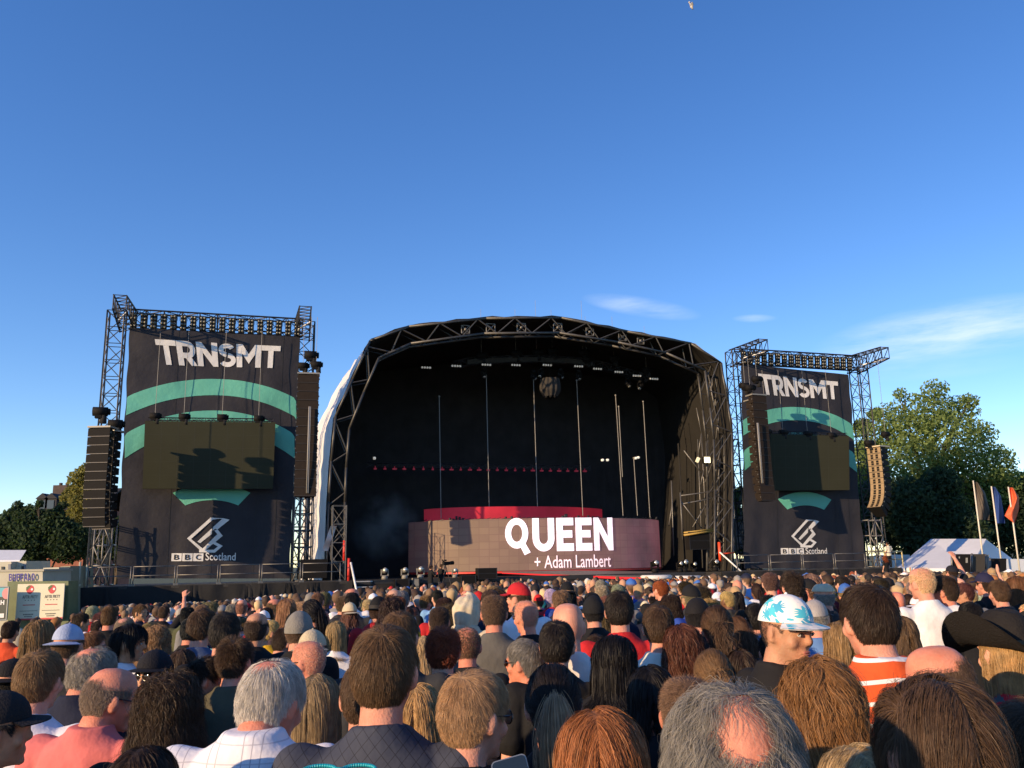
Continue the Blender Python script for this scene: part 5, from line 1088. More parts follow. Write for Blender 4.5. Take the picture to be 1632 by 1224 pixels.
def trouser_mesh():
    if _trs: return _trs[0]
    mb = MB(); loft(mb, [ell((0, -.03), a, b, z) for z, a, b in ((1.0, .148, .112), (.92, .166, .12), (.84, .172, .125), (.78, .12, .1))])
    for s in (-1, 1): limb(mb, [Vector((s * .084, -.03, .86)), Vector((s * .092, -.02, .66)), Vector((s * .094, -.015, .48)), Vector((s * .098, -.04, .09))], [.096, .09, .072, .066], 14)
    for s in (-1, 1):
        q = MB(); q.ball((0, 0, 0), (.052, .142, .05), 12, 8); mb.add([Vector(v) + Vector((s * .106, .03, .05)) for v in q.v], q.f, True)
    me = remesh(mb, .012, 2, 'trousers'); wrinkle(me, .0022, 3); me.materials.append(M_CLOTH); _trs.append(me); return me

# --- hair ---
def hairline(a):
    return np.interp(np.abs(a), [0, .6, .95, 1.2, 1.4, 1.78, 1.98, 2.4, 3.1416], [.034, .038, .072, .122, .098, .098, .165, .192, .20])
def in_mask(style, t, a, P, r=None):
    k = t < hairline(a); u = r.random(t.shape) if r is not None else .5
    if style in ('horseshoe',): k &= (t + .022 * (u - .5) * 2) > np.where(np.abs(a) < 2.3, .082, .060)
    if style == 'crownbald': k &= np.linalg.norm((P - np.array([0, -.052, -.018])) / np.array([.052, .056, .06]), axis=-1) > .55 + .9 * u
    if style == 'backbald': k &= np.linalg.norm((P - np.array([0, -.092, -.064])) / np.array([.046, .05, .052]), axis=-1) > .6 + .8 * u
    if style == 'thin': k &= np.linalg.norm((P - np.array([0, -.055, -.02])) / np.array([.036, .038, .06]), axis=-1) > .35 + 1.3 * u
    if style == 'receding': k &= ~((t < .05) & (np.abs(a) < 1.9)) & ~((np.abs(a) < .95))
    return k
def push_out(p, ex=1.035, neck=True):
    c = np.array([0, -.005, -.108]); r = np.array([.081, .102, .113]) * ex; q = (p - c) / r; m = np.linalg.norm(q, axis=1, keepdims=True); p = np.where(m < 1, c + (p - c) / np.maximum(m, 1e-6), p)
    n = p[:, :2] - np.array([0, -.04]); d = np.linalg.norm(n, axis=1, keepdims=True); low = (p[:, 2] < -.19)[:, None]; rr = .068 if neck else .0
    p[:, :2] = np.where(low & (d < rr), np.array([0, -.04]) + n * rr / np.maximum(d, 1e-6), p[:, :2])
    tz = p[:, 2] < -.30 - .20 * np.abs(p[:, 0]); q = (p[:, :2] - np.array([0, -.062])) / np.array([.215, .128]); m = np.linalg.norm(q, axis=1); k = tz & (m < 1)
    p[k, :2] = np.array([0, -.062]) + (p[k, :2] - np.array([0, -.062])) / np.maximum(m[k], 1e-3)[:, None]
    return p
def hug(p, shell, j, L=.3):
    """keeps hair from standing off the head further than its style allows"""
    c = np.array([0, -.005, -.108]); rr = np.array([.081, .102, .113]); q = (p - c) / rr; m = np.linalg.norm(q, axis=1); top = 1.045 + shell * (.45 + .55 * j); k = (m > top) & (p[:, 2] > -.16); w = np.where(k, top / np.maximum(m, 1e-6), 1.0)[:, None]
    p = c + (p - c) * w
    low = (p[:, 2] <= -.16); n = p[:, :2] - np.array([0, -.03]); d = np.linalg.norm(n, axis=1); lim = ((.085 if L > .08 else .068) + shell * .28) * (1 + .35 * j) + .16 * np.clip(-.2 - p[:, 2], 0, .2); k = low & (d > lim); w = np.where(k, .35 + .65 * lim / np.maximum(d, 1e-6), 1.0)[:, None]
    p[:, :2] = np.array([0, -.03]) + n * w; return p
STY = dict(  # n, length, jitter, lift, gravity, noise, width, clumps, clump, wave amp, wave freq, K, loosest shell
    short=(10000, .034, .3, .14, .5, .15, .0018, 420, .45, 0, 0, 4, .11), spiky=(8000, .044, .35, .5, .1, .26, .0020, 260, .7, 0, 0, 4, .35), crew=(11000, .013, .4, .40, .2, .25, .0016, 500, .2, 0, 0, 2, .12),
    stubble=(7000, .005, .4, .5, .2, .4, .0012, 500, 0, 0, 0, 2, .1), horseshoe=(8000, .018, .4, .22, .6, .25, .0016, 300, .35, 0, 0, 3, .10), crownbald=(11000, .055, .4, .15, .7, .24, .0018, 330, .5, .006, 90, 6, .14),
    thin=(10000, .046, .35, .14, .8, .16, .0018, 300, .5, 0, 0, 5, .08), receding=(7500, .011, .4, .35, .2, .3, .0014, 300, .2, 0, 0, 2, .1), long=(10000, .46, .18, .06, 4.6, .07, .0024, 420, .5, .004, 22, 16, .13), wavy=(10000, .40, .2, .10, 4.2, .13, .0026, 300, .8, .016, 36, 16, .26),
    curly=(9500, .20, .3, .45, 2.2, .30, .0026, 300, .72, .015, 62, 14, .36), bob=(10000, .27, .12, .06, 4.6, .06, .0024, 420, .45, .002, 24, 12, .13), side=(9000, .105, .25, .12, 1.2, .11, .0022, 260, .6, .003, 26, 8, .20), pony=(8500, .135, .2, .03, .7, .05, .0022, 300, .4, 0, 0, 9, .07), quiff=(8500, .05, .3, .36, .3, .22, .0021, 260, .6, .002, 40, 5, .26))
_hair = {}
def hair_mesh(style, seed=0, dens=1.0, wmul=1.0, hatted=False):
    key = (style, seed, dens, hatted)
    if key in _hair: return _hair[key]
    base = {'braid': 'pony', 'bun': 'pony', 'tied': 'pony', 'tail': 'pony', 'backbald': 'crownbald'}.get(style, style); n, L, jit, lift, grav, noi, wid, ncl, cl, wa, wf, K, shell = STY[base]; n = int(n * dens); wid *= wmul; ncl = int(ncl * (3.2 if dens >= 1 else .8)); cl *= .62; r = np.random.default_rng(100 + seed * 7 + len(style) * 13)
    if dens < 1: K = max(2, int(K * .6))
    def roots(m):
        t = .203 * r.random(m * 4) ** .85; a = r.uniform(-math.pi, math.pi, m * 4); P = head_S(t, a); k = in_mask(style, t, a, P, r) & (~hatted | (t > .088)) & (r.random(m * 4) < np.interp(t, [0, .01, .03, .06, .2], [.25, .45, .8, 1, 1])); i = np.nonzero(k)[0][:m]; return t[i], a[i], P[i]
    tg, ag, G = roots(ncl); t, a, P = roots(n); N = head_N(t, a); NG = head_N(tg, ag)
    own = np.empty(len(P), int)
    for s in range(0, len(P), 2000): own[s:s + 2000] = ((P[s:s + 2000, None] - G[None]) ** 2).sum(-1).argmin(1)
    wh = np.array([.012, -.065, -.006])
    def comb(P, N):
        if base in ('short', 'spiky', 'crew', 'stubble', 'thin', 'crownbald', 'horseshoe', 'receding', 'quiff'): d = P - wh; 
        elif base == 'side': d = np.stack([np.where(P[:, 1] > -.02, .9, np.sign(P[:, 0]) * .25), np.where(P[:, 1] > -.02, .35, -.2), np.full(len(P), -.3)], 1)
        elif base == 'pony': d = np.array([0, -.125, -.085]) - P
        else: d = np.stack([np.sign(P[:, 0] + .012) * (.55 - 2.5 * np.abs(P[:, 0])), -.35 - 4 * np.clip(P[:, 1], 0, 1), np.full(len(P), -.9)], 1)
        d = d / (np.linalg.norm(d, axis=1, keepdims=True) + 1e-9); d = d - N * (d * N).sum(1, keepdims=True); return d / (np.linalg.norm(d, axis=1, keepdims=True) + 1e-9)
    def grow(P, N, Ls, noise_v, ph, loose=1.0):
        own_j = (.2 + .8 * r.random(len(P))) * loose; p = P + N * .003; d = N * lift + comb(P, N) * (1 - lift) + noise_v; d /= np.linalg.norm(d, axis=1, keepdims=True); out = [p.copy()]
        for k in range(K):
            st_ = Ls[:, None] / K * (.35 + 1.3 * k / max(1, K - 1)); p = p + d * st_; d = d + np.array([0, 0, -1.0]) * grav / K; d /= np.linalg.norm(d, axis=1, keepdims=True); 
            q = hug(push_out(p.copy(), 1.03 + (.02 if L > .08 else 0), L > .08), shell, own_j, L) if L > .015 else p
            if wa:
                amp = wa * min(1, (k + 1) / K * 2.2); x = (k + 1) / K * L * wf
                out.append(q + np.stack([np.sin(x + ph), np.cos(x * 1.1 + ph * 1.7), .4 * np.sin(x * .9 + ph * 2.3)], 1) * amp)
            else: out.append(q.copy())
            p = q
        return np.stack(out, 1)
    Lg = L * (1 + jit * r.uniform(-1, 1, len(G))); 
    if base == 'quiff': Lg *= np.interp(G[:, 1], [-.09, .0, .08], [.35, .8, 1.3])
    if base in ('short', 'thin', 'crownbald', 'horseshoe', 'quiff'): Lg *= np.interp(tg, [0, .08, .14, .2], [1.15, .85, .5, .22])
    if base == 'spiky': Lg *= np.interp(tg, [0, .09, .2], [1.15, .6, .3])
    if base in ('bob',): Lg = np.clip(.255 - tg * .75, .1, .3) * (1 + .04 * r.uniform(-1, 1, len(G)))
    if base == 'long' or base == 'wavy': Lg *= np.clip(1.05 - tg * 1.2, .7, 1.1)
    ph = r.uniform(0, 6.28, len(G)); gp = grow(G, NG, Lg, r.normal(size=G.shape) * noi * .7, ph)
    fly = (r.random((len(P), 1)) < .05); sp = grow(P, N, Lg[own] * (1 + .25 * r.uniform(-1, 1, len(P))), r.normal(size=P.shape) * noi * (1 + 1.6 * fly), ph[own], np.where(fly[:, 0], 2.2, 1.0))
    w = cl * np.linspace(0, 1, K + 1)[None, :, None] ** 1.2; tgt = gp[own]; sp = sp * (1 - w) + (tgt + (P - G[own])[:, None] * .35) * w
    if base == 'pony': # tail or plait hanging from the tie
        tie = np.array([0, -.118, -.088]); m = int(1500 * max(.3, dens)); KT = 12; Lt = .34 if style != 'bun' else .1; q = r.normal(size=(m, 3)) * np.array([.016, .014, .016]); s_ = np.linspace(0, 1, KT + 1)[None, :, None]
        ctr = tie + np.concatenate([0 * s_, -.045 * np.sin(s_ * 2.2) , .02 * np.sin(s_ * 3.1) - Lt * s_], -1); bulge = np.sin(np.clip(s_ * 3.0 + .25, 0, 3.14)) * .9 + .35
        if style == 'braid': bulge = bulge * (.75 + .5 * np.abs(np.sin(s_ * 24)))
        tail = ctr + q[:, None] * bulge * 1.2 + np.stack([np.sin(s_[..., 0] * 24 * (style == 'braid') + r.integers(0, 3, m)[:, None] * 2.09) * .008 * (style == 'braid') + 0 * q[:, :1], 0 * q[:, :1] + 0 * s_[..., 0], 0 * q[:, :1] + 0 * s_[..., 0]], -1)
        if style == 'bun': ang = r.uniform(0, 6.28, m)[:, None] + s_[..., 0] * 4; rad = .034 + .012 * r.normal(size=(m, 1)); tail = tie + np.stack([np.cos(ang) * rad, -.02 + .016 * r.normal(size=(m, 1)) + 0 * ang, np.sin(ang) * rad], -1)
    def ribbons(S_, wd):
        m, k1, _ = S_.shape; T = np.gradient(S_, axis=1); rad = S_ - np.array([0, -.01, -.12]); rad[:, :, 2] *= .25; b = np.cross(T, rad); b /= np.linalg.norm(b, axis=2, keepdims=True) + 1e-9
        nn = np.cross(b, T); nn /= np.linalg.norm(nn, axis=2, keepdims=True) + 1e-9; ro = r.normal(size=(m, 1, 1)) * .6; b = b * np.cos(ro) + nn * np.sin(ro)
        ww = wd * r.uniform(.6, 1.3, (m, 1, 1)) * np.interp(np.linspace(0, 1, k1), [0, .6, 1], [1, .85, .25])[None, :, None] / 2
        V = np.stack([S_ - b * ww, S_ + b * ww], 2).reshape(-1, 3); i = (np.arange(m)[:, None] * k1 + np.arange(k1 - 1)[None]).ravel() * 2
        return V, np.stack([i, i + 1, i + 3, i + 2], 1)
    V, Fq = ribbons(sp if style != 'tail' else sp[:2], wid)
    if base == 'pony' and style != 'tied': V2, F2 = ribbons(tail, wid); Fq = np.concatenate([Fq, F2 + len(V)]); V = np.concatenate([V, V2])
    ns = len(Fq)
    # close-lying underlayer so no scalp shows where the hair is dense
    if style not in ('stubble', 'receding', 'tail'):
        nt_, na = 26, 48; tt = np.linspace(.0, .2, nt_); aa = np.linspace(-math.pi, math.pi, na + 1); TT, AA = np.meshgrid(tt, aa, indexing='ij'); S0 = head_S(TT, AA); N0 = head_N(TT, AA); N0[0] = (0, 0, 1); off = {'curly': .008, 'crew': .0045, 'short': .003, 'thin': .002}.get(base, .0018)
        U = (S0 + N0 * off * np.clip((hairline(AA) - TT) / .04, .1, 1)[..., None]).reshape(-1, 3); ok = in_mask(style, TT + .004, AA, S0) & (~np.array(hatted) | (TT > .09)); f = []
        for i in range(nt_ - 1):
            for j in range(na):
                if ok[i, j] and ok[i + 1, j] and ok[i, j + 1] and ok[i + 1, j + 1]: f.append((i * (na + 1) + j, i * (na + 1) + j + 1, (i + 1) * (na + 1) + j + 1, (i + 1) * (na + 1) + j))
        Fq = np.concatenate([Fq, np.array(f) + len(V)]); V = np.concatenate([V, U])
    me = bpy.data.meshes.new('hair'); V = V.astype(np.float32); me.vertices.add(len(V)); me.vertices.foreach_set('co', V.ravel()); me.loops.add(Fq.size); me.loops.foreach_set('vertex_index', Fq.astype(np.int32).ravel()); me.polygons.add(len(Fq)); me.polygons.foreach_set('loop_start', np.arange(0, Fq.size, 4, dtype=np.int32))
    try: me.polygons.foreach_set('loop_total', np.full(len(Fq), 4, np.int32))
    except Exception: pass
    mi = np.zeros(len(Fq), np.int32); mi[ns:] = 1; me.materials.append(M_STUB if style in ('stubble', 'crew', 'receding') else M_HAIR); me.materials.append(M_ROOT); me.polygons.foreach_set('material_index', mi); me.polygons.foreach_set('use_smooth', np.ones(len(Fq), bool)); me.update(calc_edges=True)
    _hair[key] = me; return me

# --- hats and glasses (in head space) ---
_hats = {}
def hat_parts(kind):
    """list of (part name, mesh, parent index)"""
    if kind in _hats: return _hats[kind]
    def mk(name, mb, m=None): o = mb.build(name, m or M_FELT, None); me = o.data; bpy.data.objects.remove(o); return me
    out = []
    def dome(r, zc, zlow, pull=0.0, bump=0.0, ym=-.006):
        def f(x, y):
            a = 2 * math.pi * x; e = y * math.acos(max(-1, min(1, (zlow - zc) / r[2]))); rr = math.sin(e); zz = math.cos(e)
            k = 1 + bump * math.sin(a * 6) * .02 + bump * .03 * math.sin(a * 3 + y * 9); return Vector((r[0] * rr * math.sin(a) * k, ym + r[1] * rr * math.cos(a) * k, zc + r[2] * zz + pull * math.cos(a) * rr))
        return f
    def brim(a0, a1, r0, r1, z, ext, droop=.012, th=.004, ym=-.006):
        b = MB()
        for s in (0, 1):
            b.grid(lambda x, y: (lambda a: Vector(((r0 + ext * y * (.75 if ext < .1 else 1)) * math.sin(a), ym + (r1 + ext * y) * math.cos(a), z - s * th - droop * y - .10 * (r0 * math.sin(a)) ** 2 / r0 * (ext < .1))))(a0 + (a1 - a0) * x), 28, 5)
        return b
    if kind in ('cap', 'capback'):
        d = MB(); d.grid(dome((.0865, .108, .105), -.090, -.084, .010), 32, 14); d.ball((0, -.006, .016), .006, 8, 6); 
        b = brim(-1.15, 1.15, .078, .098, -.073, .072)
        if kind == 'capback': 
            d.v = [(-x, -y - .012, z) for x, y, z in d.v]; b.v = [(-x, -y - .012, z - .012) for x, y, z in b.v]
        out = [('cap', mk('cap', d), -1), ('brim', mk('brim', b), 0)]
    elif kind == 'fedora':
        d = MB(); d.grid(dome((.086, .106, .125), -.098, -.085), 32, 14); bnd = MB(); bnd.grid(lambda x, y: Vector((.0885 * math.sin(6.283 * x), -.006 + .109 * math.cos(6.283 * x), -.088 + .032 * y)), 32, 2); b = brim(-math.pi, math.pi, .085, .105, -.086, .055, .004)
        out = [('hat', mk('hat', d), -1), ('brim', mk('brim', b), 0), ('hat_band', mk('hat_band', bnd, mat('hat_band', (.02, .018, .018), .8)), 0)]
    elif kind == 'cowboy':
        d = MB(); f0 = dome((.092, .115, .165), -.105, -.08)
        def f(x, y):
            p = f0(x, y); k = max(0, 1 - y * 2.4); p.z -= .04 * k * math.exp(-(p.x / .03) ** 2); return p
        d.grid(f, 40, 18); b = MB()
        for s in (0, 1): b.grid(lambda x, y: (lambda a: Vector(((.088 + .095 * y) * math.sin(a), -.006 + (.110 + .13 * y) * math.cos(a), -.082 - s * .005 + .125 * y ** 1.7 * math.sin(a) ** 2 - .05 * y * math.cos(a) ** 2)))(2 * math.pi * x), 48, 8)
        bnd = MB(); bnd.grid(lambda x, y: Vector((.092 * math.sin(6.283 * x), -.006 + .114 * math.cos(6.283 * x), -.078 + .018 * y)), 32, 2)
        out = [('hat', mk('hat', d), -1), ('brim', mk('brim', b), 0), ('hat_band', mk('hat_band', bnd, mat('black_band', (.01, .01, .01), .4)), 0)]
    elif kind == 'bucket':
        d = MB(); d.grid(dome((.09, .112, .108), -.098, -.08, 0, .5), 36, 12); b = brim(-math.pi, math.pi, .089, .111, -.078, .05, .035); out = [('hat', mk('hat', d), -1), ('brim', mk('brim', b), 0)]
    elif kind == 'flat':
        d = MB(); d.grid(lambda x, y: (lambda p: Vector((p.x * 1.12, p.y * 1.08 + .012, min(p.z, -.012 + p.y * -.12) + .01)))(dome((.09, .115, .1), -.098, -.075)(x, y)), 36, 14); b = brim(-1.0, 1.0, .08, .105, -.062, .045); out = [('cap', mk('cap', d), -1), ('brim', mk('brim', b), 0)]
    elif kind == 'hood':
        d = MB(); f0 = dome((.108, .130, .112), -.105, -.205, 0, .7)
        def f(x, y):
            p = f0(x, y); p.y -= .012; a = 2 * math.pi * x
            if math.cos(a) > .55 and y > .38: p.y -= .05 * (math.cos(a) - .55) * 2 + .04
            if y > .6: p.x *= 1 + .5 * (y - .6); p.y -= .05 * (y - .6); p.z -= .13 * (y - .6) / .4
            f_ = .004 * math.sin(a * 5 + y * 7) + .005 * math.sin(a * 9 - y * 11) + .004 * math.sin(y * 23 + a * 3); p.x *= 1 + f_ * 8; p.y *= 1 + f_ * 8; p.z += .02 * (1 - y) * math.sin(a + 1) ; return p
        d.grid(f, 44, 26); out = [('hood', mk('hood', d), -1)]
    elif kind == 'beanie':
        d = MB(); d.grid(dome((.089, .112, .118), -.105, -.115, 0, .6), 40, 16); b = MB(); b.grid(lambda x, y: Vector((.0925 * math.sin(6.283 * x), -.006 + .1155 * math.cos(6.283 * x), -.125 + .035 * y)), 36, 2); out = [('hat', mk('hat', d), -1), ('turn_up', mk('turn_up', b), 0)]
    elif kind == 'sunglasses' or kind == 'glasses':
        fr = MB(); le = MB()
        for s in (-1, 1):
            c = Vector((s * .033, .099, -.120)); ring = [c + Vector((.026 * math.cos(a), -.010 * abs(math.cos(a)) * (s * math.cos(a) > 0), .019 * math.sin(a))) for a in np.linspace(0, 6.283, 15)]
            fr.path(ring, .0022, 5); fr.path([c + Vector((s * .026, -.010, .006)), Vector((s * .078, .06, -.112)), Vector((s * .084, -.002, -.108)), Vector((s * .083, -.02, -.122))], .0026, 5)
            q = MB(); q.ball((0, 0, 0), (.025, .004, .018), 14, 8); le.add([Vector(v) + c - Vector((0, .004, 0)) for v in q.v], q.f, True)
        fr.tube((-.008, .103, -.116), (.008, .103, -.116), .0022, 5)
        out = [(kind, mk(kind, fr, mat('glasses_frame', (.012, .012, .014), .3)), -1), ('lens', mk('lens', le, mat('dark_lens', (.02, .012, .01), .08) if kind == 'sunglasses' else mat('clear_lens', (.25, .2, .17), .05)), 0)]
    _hats[kind] = out; return out
_face = []
def face_parts():
    if _face: return _face
    def mk(name, mb, ms): o = mb.build(name, ms, None); me = o.data; bpy.data.objects.remove(o); return me
    for s in (-1, 1):
        e = MB(); e.ball((s * .0325, .0845, -.1195), (.0135, .0075, .0062), 14, 10); e.mi = 1; e.ball((s * .0325, .0895, -.1195), (.0056, .0036, .0056), 12, 8); e.mi = 2
        e.path([(s * .0325 + .0145 * math.cos(a), .0905 - .004 * abs(math.cos(a)), -.1195 + .0072 * math.sin(a)) for a in np.linspace(.1, 3.04, 9)], .0019, 5)
        _face.append(('eye', mk('eye', e, [mat('eye_white', (.62, .58, .54), .3), mat('iris', (.03, .018, .012), .2), mat('lash', (.02, .013, .01), .6)])))
        b = MB(); b.path([(s * (.014 + .010 * k), .099 - .0022 * k * k * .5, -.1035 + .003 * math.sin(k * .8)) for k in range(5)], .0036, 6); _face.append(('eyebrow', mk('eyebrow', b, mat('brow', (.02, .013, .01), .8))))
    l = MB()
    for z, h in ((-.1805, .0045), (-.189, .0052)): l.ball((0, .0905, z), (.0205, .0062, h), 16, 8)
    _face.append(('lips', mk('lips', l, mat('lips', (.42, .15, .12), .5)))); return _face

def child(name, me, parent, col=None, M=None):
    o = bpy.data.objects.new(name, me); COL.objects.link(o); o.parent = parent
    if M is not None: o.matrix_basis = M
    if col is not None: o.color = (*col, 1)
    return o
def person(loc, rz, s, label, hair=None, hcol=(.05, .03, .02), skin=(.5, .3, .2), shirt=('tee', (.05, .05, .06)), yaw=0.0, pitch=0.0, pose='down', tcol=(.03, .035, .05), hat=None, hatcol=(.1, .1, .1), hatmat=None, glasses=None, face=False, group='crowd', seed=0, dens=1.0, wmul=1.0, sx=1.0, tail=None, drop=0.0):
    o = bpy.data.objects.new('person', body_mesh(yaw, pitch, pose, drop=drop)); COL.objects.link(o); o.location = loc; o.rotation_euler = (0, 0, rz); o.scale = (s * sx, s * sx, s); o.color = (*skin, 1)
    tag(o, label, 'person', group); H = head_matrix(yaw, pitch, drop)
    if hair and hair != 'bald':
        if tail: child('hair', hair_mesh('tied', seed, dens, wmul, bool(hat)), o, hcol, H); child('ponytail', hair_mesh('tail', seed, dens, wmul), o, tail, H)
        else: child('hair', hair_mesh(hair, seed, dens, wmul, bool(hat)), o, hcol, H)
    m = PAT.get(shirt[2]) if len(shirt) > 2 else None
    child({'hood': 'hooded_top', 'jacket': 'jacket', 'vest': 'vest'}.get(shirt[0], 'shirt'), shirt_mesh(shirt[0], pose, m), o, shirt[1]); child('trousers', trouser_mesh(), o, tcol)
    if hat:
        ps = []
        for nm, me, pi in hat_parts(hat):
            if hatmat and pi < 0 or hatmat and nm == 'brim': me = me.copy(); me.materials[0] = hatmat
            c = child(nm, me, o if pi < 0 else ps[pi], hatcol, H if pi < 0 else None); ps.append(c)
    if glasses:
        f = None
        for nm, me, pi in hat_parts(glasses): f = child(nm, me, o if f is None else f, None, H if f is None else None)
    if face:
        for nm, me in face_parts(): child(nm, me, o, None, H)
    return o
# ------------------------------------------------------------------ the crowd: foreground people placed one by one
BLK, DBR, BRN, LBR, DBL, BLD, GNG, AUB, GRY, WHT, SND = (.014, .012, .012), (.042, .025, .016), (.105, .062, .036), (.20, .125, .07), (.30, .20, .10), (.50, .36, .19), (.36, .15, .05), (.22, .055, .022), (.25, .23, .20), (.55, .51, .45), (.42, .26, .14)
FAIR, PINK, REDS, TANS, OLIV = (.58, .34, .235), (.60, .30, .21), (.60, .25, .165), (.46, .25, .155), (.44, .255, .15)
K1, NAVY, WH, GRN, CHAR, BLU = (.012, .012, .013), (.014, .017, .035), (.74, .73, .74), (.02, .10, .06), (.035, .036, .038), (.05, .13, .33)
HC_ = {'short': .178, 'spiky': .172, 'crew': .166, 'stubble': .158, 'horseshoe': .166, 'crownbald': .182, 'backbald': .182, 'thin': .176, 'receding': .160, 'long': .195, 'wavy': .215, 'curly': .235, 'bob': .205, 'side': .190, 'pony': .176, 'braid': .176, 'bun': .176, 'quiff': .174, 'bald': .155, None: .155}
TARGET = st(0, 0, 0)
def solve(px, top, w, wphys, htop=1.77):
    r = ray(px, top); s = 1.0
    for _ in range(30):
        t = wphys * s * F / w; P = CAM + r * t; s = .5 * s + .5 * min(1.2, max(.7, (P.z - float(ground_z(P.x, P.y))) / htop))
    s2 = min(1.13, max(.86, s))
    if abs(s2 - s) > .002:
        lo, hi = .3, 120
        for _ in range(60):
            t = (lo + hi) / 2; P = CAM + r * t
            if P.z - float(ground_z(P.x, P.y)) > s2 * htop: lo, hi = (t, hi) if r.z < -.02 else (lo, hi); 
            else: hi = t
            if not r.z < -.02: break
        if not r.z < -.02: t = wphys * s2 * F / w; P = CAM + r * t
    return P, s2
placed = []   # (x, y, px, top, w, t)
def hero(px, top, w, label, style='short', hc=BRN, skin=PINK, shirt=('tee', K1), yaw=0, pitch=0, turn=0, **kw):
    wp = HC_[style]; hat = kw.get('hat'); htop = 1.775 if style in ('short', 'spiky', 'side', 'wavy', 'curly', 'long', 'quiff', 'crownbald') else 1.757
    if hat: wp = {'cowboy': .37, 'hood': .22, 'fedora': .29, 'bucket': .29}.get(hat, .182); htop = {'cowboy': 1.81, 'fedora': 1.79}.get(hat, 1.775)
    if abs(yaw) + abs(turn) > 35 and not hat: wp += .035 * min(1, (abs(yaw) + abs(turn)) / 80)
    htop -= kw.get('drop', 0) * 1.15
    near = max(1.0, min(3.6, w / 52)); kw['dens'] = near; kw['wmul'] = near ** -.85; seed = kw.pop('seed', len(placed) + 1)
    if style not in ('bald', None) and not hat and style not in ('long', 'wavy', 'bob'):
        me = hair_mesh('tied' if kw.get('tail') else style, seed, near, kw['wmul']); co = np.empty(len(me.vertices) * 3, np.float32); me.vertices.foreach_get('co', co); co = co.reshape(-1, 3); co = co[co[:, 2] > -.17]
        wx, wy = 2 * np.percentile(np.abs(co[:, 0]), 99.6), np.percentile(co[:, 1], 99) - np.percentile(co[:, 1], 1); an = R(abs(yaw) + abs(turn)); wp = max(.155, min(.30, abs(math.cos(an)) * wx + abs(math.sin(an)) * max(wy, .19) * .9 if an > .5 else wx)); htop = 1.75 + max(.0, np.percentile(co[:, 2], 99)) - kw.get('drop', 0) * 1.15
    P, s = solve(px, top, w, wp, htop); z = float(ground_z(P.x, P.y)); t = (P - CAM).dot(cf)
    loc = Vector((P.x, P.y, z)); rz = math.atan2(-(TARGET.x - P.x), TARGET.y - P.y) + R(turn)
    # the crown sits a little in front of the feet
    loc -= Matrix.Rotation(rz, 3, 'Z') @ Vector((0, .015 * s, 0))
    placed.append((P.x, P.y, px, top, w, t))
    if hc not in (BLK, DBR, BRN, LBR, DBL, BLD, GNG, AUB, GRY, WHT, SND): hc = tuple(min(.6, c * 1.6) for c in hc)
    return person(loc, rz, s, label, style, hc, skin, shirt, R(yaw), R(pitch), seed=seed, **kw)

hero(1165, 1092, 222, 'broad grey haired man nearest the viewer, sunburnt bald patch on his crown', 'backbald', GRY, REDS, ('polo', CHAR), pitch=-16, seed=1)
hero(1490, 1083, 180, 'person with thick dark brown swept hair at the lower right corner', 'side', BRN, PINK, ('tee', K1), pitch=-6, turn=6, seed=2, dens=1.3)
hero(1368, 1172, 150, 'long pale blonde haired woman cut off by the bottom edge, lower right', 'long', BLD, FAIR, ('tee', K1), seed=3)
hero(955, 1113, 150, 'copper haired woman with straight shiny hair in the bottom middle', 'long', (.22, .085, .030), FAIR, ('tee', CHAR), pitch=-4, seed=4, dens=1.25)
hero(745, 1070, 140, 'red blond man with short back and sides and glasses, bottom middle', 'short', SND, PINK, ('tee', K1), yaw=-38, pitch=-4, turn=-10, glasses='glasses', seed=5, dens=1.15)
hero(612, 1000, 104, 'tall brown haired man in a dark quilted top seen from behind', 'short', (.085, .050, .026), PINK, ('tee', (.045, .05, .07), 'grid'), yaw=-8, pitch=2, seed=6, dens=1.2)
hero(415, 1058, 98, 'white haired man in a white checked shirt seen from behind', 'thin', WHT, REDS, ('collar', (.76, .74, .76), 'plaid'), yaw=-26, pitch=-14, seed=7, drop=.06, sx=1.0)
hero(163, 1066, 98, 'balding man with glasses and a salmon pink shirt', 'horseshoe', (.16, .12, .09), REDS, ('polo', (.62, .16, .15)), yaw=-42, pitch=-10, turn=-8, glasses='glasses', seed=8, drop=.035)
hero(137, 1034, 88, 'grey haired man with bald centre just behind the man in salmon pink', 'crownbald', (.21, .19, .16), REDS, ('tee', NAVY), yaw=-30, pitch=-10, turn=-6, seed=9, drop=.03)
hero(66, 1038, 68, 'fair brown haired young man in a white top, lower left', 'short', (.14, .085, .042), PINK, ('tee', (.66, .66, .72)), yaw=-4, seed=10)
hero(2, 1096, 84, 'person in a dark peaked cap cut off by the left edge', 'crew', BLK, TANS, ('tee', K1), turn=-55, hat='cap', hatcol=(.018, .016, .017))
hero(272, 1080, 104, 'person with a mass of dark curly hair, lower left', 'curly', (.035, .022, .013), PINK, ('tee', K1), seed=11, dens=1.2)
hero(232, 1178, 110, 'person in a blue white patterned top at the bottom left edge, mostly hidden', 'long', DBR, PINK, ('tee', (.03, .04, .09), 'scribble'), seed=12)
hero(247, 1032, 52, 'woman in black baseball cap and round sunglasses facing the viewer', 'long', DBR, FAIR, ('tee', K1), turn=152, yaw=12, hat='cap', hatcol=(.014, .014, .018), glasses='sunglasses', face=True, seed=13)
hero(206, 996, 56, 'black haired young man in profile wearing a white top over blue', 'side', BLK, OLIV, ('tee', (.7, .7, .72)), yaw=-55, turn=-22, face=True, seed=14)
hero(507, 1075, 82, 'woman with a straight ash blonde bob beside the white checked shirt', 'bob', (.20, .145, .080), FAIR, ('tee', NAVY), seed=15, dens=1.2)
